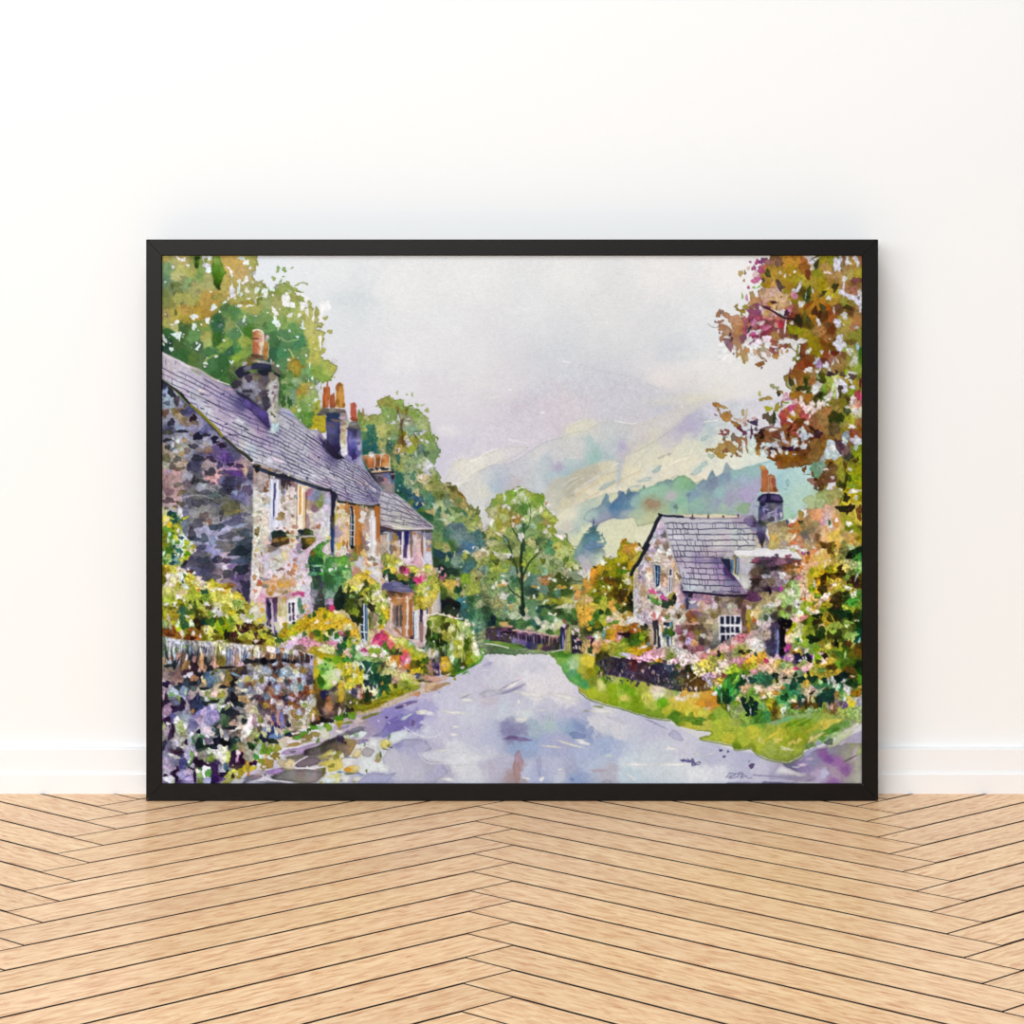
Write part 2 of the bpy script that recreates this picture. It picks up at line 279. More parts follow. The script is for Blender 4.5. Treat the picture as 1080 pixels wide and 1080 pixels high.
# ---- road
F(G("168 830 250 822 330 780 372 752 405 735 455 715 490 695 512 680 530 680 545 684 562 688 580 691 595 705 606 715 618 732 640 742 680 752 712 765 740 780 770 790 800 795 830 805 860 790 911 770 911 830"),
  CG("""515 684 d3d3dc 540 688 dcdbe2 560 692 d2d1de 530 697 cfcfdb 560 705 c9c9da 590 710 d6d4de 500 704 bcbcd2 510 700 bdbcd6 480 718 c3c1d6 520 715 c6c8d8 560 715 d8d8e0 590 725 d8d6de 610 730 cccbdc 450 725 bdb9d4 470 735 c3c4da 500 730 c4c3d6 515 735 c0b9cc 530 738 c2c6d8 545 730 bcbcd4 565 727 dcdade 600 738 dad8de 555 742 c3c6d8
  430 740 b4b0d6 450 748 aaa7d2 470 752 c6c6dc 500 752 c6cbdb 530 750 c2cbda 555 752 cdd6dc 580 745 c4c5d8 575 755 b7bad4 600 750 b4b5d2 620 750 aeb1ce 640 750 cfd0dc 660 755 c3c5d8 690 765 bdbed8 720 785 c9cadc 630 765 d0d2da 650 770 cfd0db 700 790 c6cddb 680 805 cad4de 720 815 d3dae2
  400 762 9389be 415 755 8981c4 425 765 6f66b6 440 762 7f78be 385 765 9e92b0 370 770 a89cb6 430 778 c9cfde 450 772 c6c9dc 470 768 c0c0d8 500 772 bfc1d8 520 778 b3bad6 540 775 7f80aa 550 772 8f90b4 560 770 9fb4c4 580 765 a9c1c6 600 772 8ea8c8 612 770 7f92c0 620 773 8d9cc4 545 790 8fa6cc 560 785 94a9d0 575 785 a3acd0 590 782 aaacd0 610 785 a9b3d4 640 788 9fb0d4 650 795 aebad8
  420 788 a8a5cc 440 785 a9a4c6 430 800 b4b4cf 450 800 b9b9d0 465 805 adabc4 460 815 b4b3c8 480 795 d0d4de 490 805 d3d6de 500 815 cfd3dc 515 795 c3c7da 520 812 b6b3c8 530 805 b4b5cc 540 800 b3b4cc 546 810 a8969c 547 822 a58f92 556 812 b7bfda 570 815 aab2d4 580 805 b4b9d4 590 820 c3c9d8 600 815 a6a9c4 605 820 8fa3cc 630 805 b4c2da 640 815 b4b4c4 660 805 c6d3e0 665 815 c0d2de 620 795 a9b6d8
  400 800 d3dae2 420 805 cfd4de 380 790 d8dcde 385 818 aaabca 400 820 a4a6c8 360 800 d9dcd4 440 820 b9b9d4 750 800 b9bcd6 760 815 c0c6da 790 805 b4b6d4 740 820 d0d8e2 800 815 c3c2d8 820 825 a6a2c0 710 825 cbd6de 840 820 9a8fa8"""), .5, 1, 1, 0, 2.2, 4, 5)
W("42.5 76.3 20 6 1643 40.5 75.7 14 6 2171 54 77.5 16 4 1897 55.5 77.4 14 3 1913 61.2 77 16 4 1931 56 78.8 22 6 2220 64 79 16 8 2477 54.6 81.2 4 12 2696 52 81.5 8 12 2987 60 75.2 30 5 2732 59 75.3 16 4 2460 46 80.7 16 8 2731 44 78.5 22 4 2459 70 77.2 14 8 2732 71.5 77.5 12 7 2732 57.5 76.5 24 6 2764 56 77 20 3 2764 45 74.8 20 5 2716 47 76 24 4 2989", .45)
T(345, 685, 5.4)                                       # left-middle of the road
B("55.5 36 55 13 4 3821 72 36 80 10 5 3549 73 44 26 7 -2 3822 72.2 48.5 28 8 -6 3822 65.5 57.7 38 6 -2 3821 79 28.5 30 7 5 3549 106 20.5 28 7 -30 3822 90 29 60 5 5 3549 76 66 70 5 -6 3549 50 70 40 7 8 3549 69 74 40 9 6 3822 104 20 60 5 -28 2715 94 24 80 10 -8 3004 104 23.5 50 9 -22 2732 45 38.5 40 8 -28 3293 63 74 20 12 0 3276", .85)
F(tp("32 45 34 42 40 37 44 36 43 38.5 36 41 48 40 44 44 42 46 33 50 25 49.5 30 47"), C("35 42 1899 40 43 1626 30 48 2187 42 39 2188 33 47 1915"), .6, 1, .8, .3)
F(tp("34.5 57 39 53 44 50.5 52 50.5 56 52 60 56 54 60 58 64 66 64 69 70 62 76 20 76 18 72 33 70 31 62"), C("40 53 2187 48 52 2459 43 57 2732 50 58 2732 37 60 3004 45 64 3004 60 65 2731 38 68 3004 30 73 2460 50 72 3004 64 69 2732 24 73 2732"), .8, 1, .8, .25)
L("dfe1e6", 6, "44 44 52 49 60 50 66 47", .7); L("d8dae2", 7, "52 59 56 64 64 65 74 64 86 61", .6)
P("d6dae2", "52.5 59 60 57.5 76 58 90 60 98 59 86 64 74 67 68 65 61 64 56 63", .8, 1, .65, .15)
T(535, 685, 5.4)
B("25 55.2 65 5 4 3821 36 54 70 7 16 3821 43 52.8 45 11 18 3822 93 56.5 42 10 4 3822 74.5 65.5 90 8 2 3822 96 65.5 120 9 0 3822 70 72 18 8 40 3822 72 74 20 6 20 3822 2 20.5 36 8 -30 3822 13 25.5 100 14 6 3549 33 27 100 14 14 3549 54 35 80 14 4 3549 20 34.5 30 6 0 3549 8 40 40 14 -5 3549 11 73.5 22 8 10 3822 19.5 73.8 18 12 -15 3822 30 68.3 14 5 -10 3822 62 40 60 8 20 3277 58 60.5 30 8 0 3293", .85)
B("4 22.5 60 9 -22 2715 52 32.6 32 6 2 2197 45 35 14 6 0 2728 6 51 70 12 4 1897 3 50 30 10 0 1624 40 49 50 18 5 1931 84 42 60 6 24 2459 96 49 40 25 20 2732 6 64 26 60 0 2697 5.5 70 20 60 0 2696 37 74 12 10 0 1931 18 66 14 50 0 2732 57 75.5 30 12 0 2731 52 69 40 10 0 2987 100 63.2 12 10 0 1096 103 63.6 26 8 8 1096 106 65 16 14 20 1368 105.5 62.6 8 6 0 1368", .8)
L("aaa8c6", 4, "74 37.5 80 40.5 88 43.8", .8); L("d3d0dc", 5, "6 29 8 32 5 38 6 41", .6)
for s in ("22.5 38 22.2 40", "24 37 24 39.5", "26 37.5 26.2 40", "28 37 28 39.2", "20.5 37.5 20.6 39.8"): L("a4a7c8", 8, s, .5)
T(450, 680)
B("70 22 60 18 -22 2732 60 24 60 10 -30 3550 68 29 50 14 0 3550 47 63 75 16 4 3822 43 56 60 12 -10 3549 98 46 55 20 -35 3822 96 52 120 14 -18 2459 72 56 120 30 -14 3004 44 59 60 10 -20 2731 105 65 16 36 -10 3822 34 77 110 12 4 3822 79 14 40 16 0 3550 9 58 24 14 0 3550 14 54 16 10 0 2460 105 38 36 14 0 3806 78 49 40 12 0 3549 3 78 50 24 0 3550", .8)
T(725, 685, 5.684)
P("f0f0f2", "0 70 6 71.5 16 69 23 68 24 76 30 79 24 80.4 0 80.6", 1.5, 4, .45, 0)
B("20 60.5 11 9 -30 1368 24.3 61.2 6 9 20 1368 22 64.2 10 8 -40 1368 38.5 69.8 16 17 0 1351 37 67 6 5 0 2186 6 62.7 26 6 0 3549 13 62.8 36 5 -16 3549", .95)
L("5a5488", 6, "0 65.5 2 66.8 3 65.5 4.5 68 6 69 7.5 68.2 7 67.2 5.5 68", .95)
L("6a6492", 5, "23.2 76.8 26 74.5 29 74.8 25 77 30 76.5 31 74.2 33 74.5 32 77 35 75.5 36 76.8 38.5 76.8", .95, 0, 1)
L("6a6492", 4, "25 74.2 30 74.5 34 75.2", .9); L("8a84a8", 10, "39.5 75.2 50 76 60 76.8 70 76.8", .75)
P("8d7fa4", "55.5 68 60 69 69 65.5 70 63 76 60 84 58.5 104.6 59 104.6 80.6 60 80.6 70 79 76 77 70 75.5 64 73.5 59 71", 1.2, 1, .85, .3)
F(tp("57 68.5 69 66 72 61 85 58.5 96 56 104.6 56 104.6 80.6 69 80.6 78 77 69 75 62 72"), C("62 69 1640 68 69 2170 76 66 2186 83 63 2137 85 65 1865 90 68 2410 94 72 2137 88 78 2410 80 70 2442 78 76 2988 96 64 2456 100 60 2455 103 70 2729 98 76 2729 90 75 2714 103 78 3002 70 64 2460 86 72 2714 87 61 2185 92 62 2184"), .8, 1, .95, .2, 2, 3)
B("82 74.5 28 34 10 3005 69 69.2 30 9 -10 3533 65 70.5 20 7 0 3277 73.5 65.5 26 9 -8 2988 82 71 20 6 0 3004 73 61.5 50 14 -30 2732 101 62.5 46 26 -55 2987 103 61 14 36 25 2743 93 56 24 8 -30 3276 97.5 65.5 40 6 -28 1621 92.5 56 16 5 -20 3260", .85)
P("eeeef0", "65 80 66 79.2 79 79.6 79 80.6 65 80.6", .5, 1, .9); P("6f6890", "44 80.6 45 79 56 79.5 64 80.6", .6, 1, .8); P("756f9c", "23 80.6 24 79.5 44 80 44 80.6", .5, 1, .7)
P("f2f2f2", "56 70 64 73 72 74.8 69 75.7 58 74.5 52 74.2", .8, 1, .7)
L("cfcce0", 9, "24 78 42 78.4 64 79", .6)
# ---- big tree, upper left
TL = G("160 260 270 260 272 276 269 284 266 291 268 297 276 295 279 300 284 307 292 300 300 298 306 302 313 311 320 312 321 318 325 327 330 321 337 332 340 345 342 360 340 370 337 376 343 379 352 380 357 391 350 398 344 404 336 404 339 424 344 434 346 456 320 462 160 462")
T(165, 265); c = C("10 8 2981 30 8 2982 42 10 2196 13 20 1942 12 30 1670 26 20 2998 25 26 2999 40 25 2725 38 35 2214 18 42 1925 27 40 2198 45 42 2726 60 30 2726 78 15 3237 90 12 3237 95 22 3238 85 40 2981 13 60 2180 25 52 2725 40 55 2725 60 56 2964 33 70 2964 45 68 2963 59 70 2691 25 75 2980 10 75 2709 88 74 1412 100 62 2725 100 75 2213 48 26 2213 18 10 2726")
T(260, 265); c += C("6 10 2725 4 25 2982 6 45 2726 33 45 2196 40 42 2469 25 60 2470 10 68 2725 33 60 2726 47 68 2469 52 74 2742 72 72 2998 5 78 1685 20 76 1941 43 78 2213")
T(165, 335); c += C("10 6 2725 32 3 2707 22 11 2999 13 18 867 31 12 1123 10 32 579 25 28 1123 43 22 1685 56 23 2725 59 29 2742 52 11 1940 70 8 868 83 8 2197 90 18 1413 100 6 1670 105 15 1138 70 24 866 78 30 2212 85 38 868 93 35 1156 100 29 2468 100 42 2212 95 48 2211 40 45 1395 30 44 867 50 48 1396 62 56 1140 76 52 867 88 60 1940 70 64 867 84 70 1139 48 33 1124 62 38 1140")
T(260, 335); c += C("3 10 1138 12 8 1941 25 10 1685 3 35 1940 45 6 2213 53 12 1685 70 6 2998 75 18 2998 76 30 2997 77 45 2997 42 20 1413 30 25 1140 48 32 1413 60 30 1157 40 42 1157 30 42 868 66 40 1941 43 56 1413 55 56 2707 62 48 1685 70 60 1958 80 62 2212 90 56 2741 98 54 2997 87 70 2212 68 70 1412 45 72 1941 60 74 2215 50 64 1668 38 68 1139 75 74 1942 66 78 2980")
T(260, 405); c += C("40 6 1412 52 3 1412 54 12 1943 62 10 2691 62 22 2213 70 20 2486 82 26 2723 70 38 1427 62 40 1684 76 47 2977 83 42 2978 70 48 1411")
F(TL, c, 1.3, 1, 1, .35, 3.2, 1.6, 2.6, leaf=3.5)
dabs(TL, 420, .9, 3.6, .1, 4.5, 3, .5, alpha=.55, edge=.25, hue=.015)
T(165, 265)
F(tp("63.5 5 72 5 76 18 80 24 76 29 72.5 40 73.5 44 69 43.5 65 37 64 30 62.5 23"), C("68 10 2212 66 20 1410 76 22 1955 70 29 1136 66 26 1137 70 35 864 69 41 577 66 34 849 73 30 1410"), .5, 1, 1, .3)
F(tp("42.5 6 50 5 49 13 47 20.5 43 19.5 43.5 12"), C("45 8 577 44 15 593 48 12 1667 46 19 833"), .5)
B("22 38 55 32 -10 1651 26 44 32 48 -30 1924 18 40 22 34 10 1379 69 52 58 34 -15 2452 22 70 20 32 0 1379 28 60 10 20 0 1652 12 74 12 12 0 1651 46 59 24 24 0 2708 11 56 38 80 0 1924 10 48 30 50 10 1924", .75, .2)
B("25 8 14 34 -45 3821 30 10 34 14 25 3822 32 9 10 22 10 3822 36 16 22 14 -15 3822 19 18 16 24 0 3805 10 35 12 8 0 3822 58 8 60 22 0 3550 58 17 42 34 20 3550 59 22 36 26 0 3566 54 8 16 60 -10 3550 60 7 14 30 15 3566 56 10 22 30 0 2196 82 19 22 14 20 3822 85 24 16 34 -20 3822 86 28 14 18 0 3822 97 8 36 24 0 3566 102 13 28 34 -15 3822 107 19 14 18 0 3822 94 34 26 20 30 3822 99 36 24 18 -40 3822 102 32 18 44 15 3822 86 44 36 38 0 3550 86 39 10 26 10 3822 87 50 28 36 15 3550 82 54 14 22 30 3804 78 58 26 10 -30 3566 94 43 20 60 5 3566 96 49 24 24 0 3566 103 44 14 28 -30 3822 105 54 26 8 0 3822 105 62 24 12 -25 3822 95 62 40 14 -10 3822 90 54 20 8 0 3565 65 64 34 36 10 3566 62 46 14 10 0 3821 72 69 12 10 0 3822 43 74 40 26 0 3566 46 74 20 14 0 3566 24 80 20 14 0 3822 58 78 22 22 0 3822", .97, .2, .8, 0)
T(260, 265)
B("1 12 18 28 0 3822 4 19 14 16 0 3822 1 32 16 22 0 3822 7 35 18 14 0 3274 1 46 24 16 20 3822 12 44 44 22 -50 3566 20 45 46 24 -30 3566 22 49 24 44 5 3822 15 52 40 8 -12 3822 29 43 30 26 0 3566 30 50 16 10 30 3822 45 53 44 62 -15 3822 47 60 60 30 40 3822 52 61 44 26 50 3822 44 59 24 50 10 3822 61 49 60 18 25 3822 68 54 44 24 40 3822 64 62 42 44 20 3822 69 69 24 38 -10 3822 32 68 32 26 45 3822 34 71 20 28 -20 3822 30 65 12 24 -10 3822 33 78 18 44 -10 3822 50 72 26 18 -35 3822 49 74 30 12 10 3822 60 73 18 28 10 3822 77 70 14 60 5 3822 76 77 12 26 0 3822 86 68 30 60 0 3822 90 62 60 60 40 3822 84 75 30 24 20 3822 3 62 40 12 -5 3821 24 70 12 8 0 3565 38 66 14 8 0 3549", .95, .2, .8, 0)
B("36 20 20 34 0 2213 43 21 24 30 0 2213 52 19 18 9 -20 2470 42 29 14 10 0 2213 34 24 6 7 0 2470 31 31 26 22 20 2469 39 34 12 24 20 2213 48 38 22 46 -25 2469 54 43 50 22 40 2469 60 46 40 12 5 2196 58 38 40 10 -25 2469 63 36 30 6 -10 2469 68 37 30 9 35 2470 13 37 70 18 -32 2725 20 39 14 30 10 2196 15 48 16 50 20 2196 16 54 30 20 0 1923 13 58 20 36 10 1923 4 58 40 26 0 2707 54 52 30 70 -25 2725 62 54 30 36 35 2469 72 60 24 40 0 2725 80 69 36 44 0 2725 90 76 40 16 -30 2725 10 57 8 40 -20 3549", .95, .22)
T(165, 335)
B("42 1 24 14 0 3822 43 10 30 34 20 3566 23 5 22 26 20 3822 18 8 18 10 0 3822 51 8 10 12 0 3822 58 4 18 40 -20 3566 59 1 24 10 0 3822 24 20 44 40 35 3566 20 19 30 16 0 3566 26 24 10 22 0 3566 10 26 30 20 20 3549 8 22 12 40 -10 3549 8 30 14 20 0 3292 17 36 22 26 -20 3566 46 29 14 14 0 3566 48 33 14 34 40 3566 46 36 18 14 0 3566 31 19 10 8 0 3549 30 22 10 10 0 2746 68 44 20 16 15 3822 56 52 32 14 10 3565 57 48 14 10 -20 3291 77 26 16 14 0 3822 64 4 12 12 0 2763 85 51 14 22 -30 3566 87 50 8 16 30 3566 40 34 8 12 0 2200 100 2 14 40 10 3566", .95, .2, .8, 0)
L("8fae48", 18, "56 49 60 46 64 43.5 69 42.5", .8); L("a9c080", 14, "89 7 93 11 96 16 98.5 19", .7); L("a3b868", 24, "98.5 19 96 25 93 33", .5)
T(260, 335)
B("34 6 36 46 -10 3566 37 8 20 30 -20 3566 32 1 10 30 0 3822 36 12 8 30 -5 3275 64 8 16 44 5 3566 64 12 30 12 10 3566 49 15 14 18 20 3566 58 22 18 14 40 3566 76 1 22 14 -20 3822 85 3 24 26 0 3822 84 28 16 70 -3 3822 84 22 20 18 0 3822 68 43 12 14 0 3822 72 54 8 30 0 3566 75 69 10 24 0 3566 48 48 18 12 30 3566 35 55 14 12 0 3822 44 37 14 8 0 3548 71 74 10 36 -5 3566 79 36 24 8 15 3547 76 28 12 8 0 3546 74 79 30 20 0 3550 100 68 8 16 0 2742", .95, .2, .8, 0)
B("95 16 30 26 0 2725 88 37 26 30 20 2997 86 39 30 20 -20 2725", .95)
L("a9bc70", 14, "34.5 21 40 24 46 27.5 52 26.2 59 25", .7); L("b3bf78", 20, "48 36 51 40 53 45 54.5 47", .75); L("5c9068", 12, "36 18 40 21 44 25", .6)
F(tp("47 59 50 50 56 45.5 61 49 63.5 56 62 64 59 69.5 55 69 54 64 54.5 59 51 58"), C("50 56 2708 56 48 2435 59 54 2690 60 62 2707 58 68 2178 54 56 2707"), .6, 1, .95, .3)
for s in ("35 31 42 33 52 35 56 30 62 26", "30 44 38 40 47 40"): L("2f6048", 10, s, .35)
B("46 60 14 18 0 2727 50 62 18 24 0 1395 39 48 20 12 0 1941 43 74 40 24 0 2471 50 77 30 20 0 1395 56 72 60 30 -20 2488 64 64 14 50 5 2215", .7)
T(260, 405)
B("43 3 26 30 0 1139 50 4 40 14 20 1958 44 9 30 26 0 1958 39 12 24 40 0 1139 47 11 20 34 0 2213 42 20 30 60 0 850 49 21 26 56 5 594 60 15 34 30 0 2468 64 14 18 26 0 1939 64 6 40 34 20 2707 70 4 50 60 0 2708 77 9 60 30 10 2743 71 11 24 44 0 2743 82 3 30 50 0 3550 76 2 30 20 0 2742 54 29 20 50 -10 2995 60 30 26 20 20 3565 57 26 12 10 0 3821 72 24 12 12 0 3565 66 25 30 30 0 1957 72 30 30 24 0 2487 64 33 30 40 10 1683 74 36 40 40 0 1411 69 39 16 20 0 2213 79 18 24 24 30 3566 84 14 24 70 0 3566 83 22 40 26 -20 2739 80 28 12 14 0 1650 80 39 36 30 40 2978 84 33 20 20 0 3548 74 51 24 14 0 3250 79 52 12 16 0 3822 82 50 12 30 0 2722 70 44 60 40 0 1683 86 20 20 80 0 3550", .85, .25)
# stray leaves and blossoms
T(165, 265); L("7f8c3c", 16, "88 56 94 52 96 38", .35); B("86 59 50 26 10 2964 96 59 30 14 -20 2691 100 60 30 24 0 2691 92 70 60 50 0 1413 104 77 34 30 0 1941 78 64 60 36 -20 1124 68 76 60 50 0 867", .6)
tone(TL, .96, .97)
mottle(TL, .07)
# ---- trees behind the left houses
MT = G("376 440 379 432 384 436 392 437 398 437 404 434 400 428 398 423 403 420 407 417 412 420 416 423 420 421 426 422 427 428 433 429 439 433 444 435 449 440 452 448 455 456 460 459 461 468 465 474 462 481 457 487 459 495 464 504 458 509 467 509 475 510 482 514 488 521 493 530 500 537 506 542 512 560 522 600 530 640 520 690 420 690 400 640 380 520")
T(355, 405); c = C("30 38 2452 25 37 1940 56 30 2213 62 38 2213 45 38 2469 56 20 2452 86 32 2212 100 48 2743 85 54 2216 78 42 2455 76 64 1874 64 60 1942 53 52 2998 60 54 2469 52 70 2998 40 60 613 33 70 614 40 74 614 31 60 1413 30 48 2213 60 70 869 64 66 1413 72 74 2708 90 68 2451 86 74 2467 94 74 1671 105 60 2212 105 70 2214 95 60 2469")
T(355, 475); c += C("32 2 613 78 10 2470 72 20 2469 82 18 2471 90 6 2215 100 12 2744 70 28 886 72 40 614 96 60 343 74 52 612 83 35 2216 100 38 3256 96 52 3256 104 50 1941 100 62 1670 105 70 2982 102 76 868")
T(440, 475); c += C("20 6 1942 10 12 2744 20 40 2196 24 52 1924 33 43 2726 39 43 1907 50 49 2691 40 52 2180 56 58 2709 30 60 1943 26 62 3016 13 60 1431 60 74 2725 66 76 2468")
T(440, 545); c += C("24 9 1413 35 6 3000 48 5 2213 60 6 2469 65 12 2742 38 12 1400 35 18 1142 48 20 1929 49 11 1400 60 23 1672 66 20 1143 70 30 1416 52 38 1128 62 36 1145 33 25 1157 26 25 1941 40 33 1139 24 33 2196 33 36 2726 21 37 868 25 42 598 34 44 597 20 52 851 33 52 868 30 60 563 40 64 579 44 50 1944 56 44 2469 60 52 1142 72 44 3256 74 50 2741 54 76 2211 64 76 2740 69 68 2436 75 72 2214")
T(440, 615); c += C("30 8 1394 38 6 2724 36 2 3508 45 7 595 28 12 1122 44 13 2212 50 13 2999 52 19 905 48 17 905 55 24 887 38 20 546 30 25 291 44 23 290 40 33 835 35 30 562 56 34 870 62 20 867 57 6 2468 65 9 2740 70 34 1430 62 35 885 72 40 1430 68 20 1413 76 6 2470 72 23 2744 78 20 1925 78 30 851 86 44 308 80 40 868 70 46 1960 68 54 1159 72 58 2471 86 10 2214 92 22 2726 100 32 2216 100 40 1943 94 45 1139 105 43 1123 90 54 1123 99 15 3548 105 20 1415 104 29 3254 94 34 2214")
# tall tree in the middle and the bushes round it
T(440, 475); c2 = C("94 52 2740 86 62 2212 104 55 2467 88 70 3000 96 70 2724 100 76 3015")
T(440, 545); c2 += C("76 13 3528 86 12 3015 94 9 2723 100 15 2998 83 17 2998 95 25 2468 104 6 2707 88 30 3000 90 35 2469 101 44 3274 83 58 1939 92 60 2740 105 48 1106 78 60 1944 85 68 2212 100 68 1960 106 70 1943 74 50 2741 72 44 3256")
T(530, 505); c2 += C("6 23 1956 12 20 2227 20 13 2211 30 16 2741 21 17 3290 26 23 2759 38 23 2211 46 21 2210 44 25 1955 38 30 2212 15 24 3016 15 31 1940 24 32 1411 33 40 3017 44 38 2742 50 39 3013 48 50 2709 45 54 2211 42 45 1942 35 46 2214 10 40 2452 3 36 2724 17 47 2419 4 48 2999 4 53 2724 24 54 1413 28 47 3016 6 59 2213 8 64 2469 3 70 1943 6 76 1924 33 62 2214 42 64 2213 48 60 2742 56 57 2467 62 69 2212 70 72 2484 42 70 1396 64 76 2997 72 66 1940 35 72 2999 47 75 1941 78 78 2741")
T(530, 575); c2 += C("4 6 2212 14 10 2743 15 18 1650 6 20 2468 3 28 2740 28 6 1940 30 11 2484 48 13 2744 78 7 3015 70 6 3015 82 15 2214 78 23 2741 66 26 2471 74 30 2728 83 35 2199 70 40 1378 36 26 2212 11 30 1944 15 44 1413 4 50 1942 34 39 1415 40 43 1944 34 54 852 49 50 1671 56 48 1378 62 54 1414 70 54 1122 56 58 1123 48 42 2676 2 62 2743 18 64 2743 6 74 1960 16 72 2744 29 64 1686 30 76 2215 56 63 2451 64 64 2450 70 62 2997 80 68 3274 60 72 1123 66 76 850 74 74 2471 82 76 1411 86 70 3548")
T(530, 640); c2 += C("6 5 2488 20 3 579 30 6 1414 10 9 3018 16 10 3018 26 11 3275 4 16 851 11 18 868 19 17 1412 24 20 1140 29 19 884 35 19 886 40 23 595 44 13 868 52 12 1429 56 15 1686 62 4 1106 40 16 3548 47 20 3548 52 22 3290 56 23 3548 54 27 1139 62 22 3546 64 26 2212 63 17 3291 70 10 1139 76 14 867 82 13 1411 84 17 852 80 19 1106 74 20 1669 5 2 2216 42 26 3017 30 24 3000")
CTR = G("500 690 506 640 505 600 510 570 514 548 513 538 517 531 522 526 527 520 533 519 541 516 546 513 552 514 560 519 566 521 573 520 575 526 572 532 581 540 588 546 587 552 582 555 588 562 594 565 598 566 601 573 607 580 611 590 615 602 619 612 622 630 622 650 612 690")
F(MT, c+c2, 1.0, 1, 1, .3, 3.2, 1.5, 2.2, leaf=3.0)
MTB = G("382 450 440 440 455 480 456 510 485 525 504 545 508 610 520 680 430 680 455 600 400 510")
dabs(MTB, 850, .4, 1.5, .12, 3.5, 31, .6, alpha=.6, edge=.2, hue=.02)
dabs(G("405 480 450 470 465 510 500 545 500 590 470 590 450 550"), 130, .5, 1.7, .1, 4, 77, .7, pal="3f8060 5c9068 2f7058 c3c792 8aa860 b9c08c 4f8a70 6a8a48", alpha=.6, edge=.3)
dabs(G("470 590 520 580 520 670 475 650"), 70, .5, 1.8, .1, 4, 78, .7, pal="3f7058 24402c 5c8a50 93ac54 a9b858 2f5c40", alpha=.55)
F(CTR, c2+c, 1.0, 1, 1, .25, 3.2, 1.3, 1.6, leaf=2.2)
dabs(CTR, 900, .4, 1.4, .15, 3, 32, .6, alpha=.6, edge=.18, hue=.02)
tone(CTR, .95, .94)
dabs(G("510 560 600 575 615 620 610 660 510 660"), 200, .4, 1.3, .1, 3, 33, .6, pal='2c5a3c 3a5c24 44682c 1f4028 5c6c20 6f9c74', alpha=.5)
T(440, 475)
F(tp("33 41 38 39 43 43 45 47 50 48 52.5 51 52 53 49 52 44 50 40 46 35 43"), C("36 41 1907 43 45 1634 50 50 2435"), .5, 1, .8, .5)
F(tp("11 37 16 35 23 36.5 29 40 33 42 30 46 20 44 13 42"), C("16 38 1924 28 42 2453 20 42 2725"), .5, 1, .6, .5)
B("24 30 28 42 -20 1940 23 7 26 18 0 1941 19 13 20 50 5 1941 10 4 30 40 0 1124 6 23 40 40 30 2196 15 16 24 60 -25 3550 10 22 40 26 30 3550 4 30 22 30 0 3805 8 39 34 20 -50 3000 13 44 50 40 0 2726 14 54 50 60 0 1159 6 51 24 40 0 1431 2 60 40 60 -20 327 28 52 20 34 0 1378 25 49 40 30 0 1923 39 57 20 14 30 3803 44 49 18 60 -10 2436 48 57 36 30 0 1668 24 70 40 50 0 885 35 70 24 34 0 885 47 68 90 26 15 1412 54 72 26 50 -20 1158 44 75 70 24 -20 2760 50 73 30 20 -30 3017 39 78 50 30 0 2760 21 66 20 60 10 3291 19 62 14 30 -30 3019 11 75 80 40 30 612 23 77 30 30 0 1686 30 79 60 20 0 3018 69 69 30 40 20 1650 61 65 40 26 45 1924", .8, .25)
T(355, 475)
for s in ("84 33 88 40 93 47 95 54 99 62 105 64", "93 47 98 42 101 37 106 34", "88 40 86 36 85 33", "95 54 93 58 91 62"): L("c9bf90", 26, s, .8, .2)
B("93 40 50 44 0 1413 87 30 34 40 0 1158 77 36 20 30 0 2759 79 30 30 20 0 2743 72 40 12 10 0 3290 70 46 14 12 0 3290 84 12 20 40 0 2760 103 18 50 40 -50 3550 101 23 30 40 -20 3550 104 27 40 26 0 3276 97 6 30 30 0 2216 96 31 18 20 0 3804 90 4 10 40 0 3549 94 18 18 20 0 3549 75 4 20 16 0 3805 69 2 20 20 0 3531 104 42 40 40 0 2998 98 48 40 60 10 1413 103 65 40 30 0 1431 94 56 40 60 -40 599 88 54 50 50 0 599 85 60 30 40 0 1666 97 68 40 30 30 1410 80 48 60 60 0 598 72 33 40 60 0 630 70 9 30 50 0 614 70 50 30 40 0 596", .75, .25)
T(355, 405)
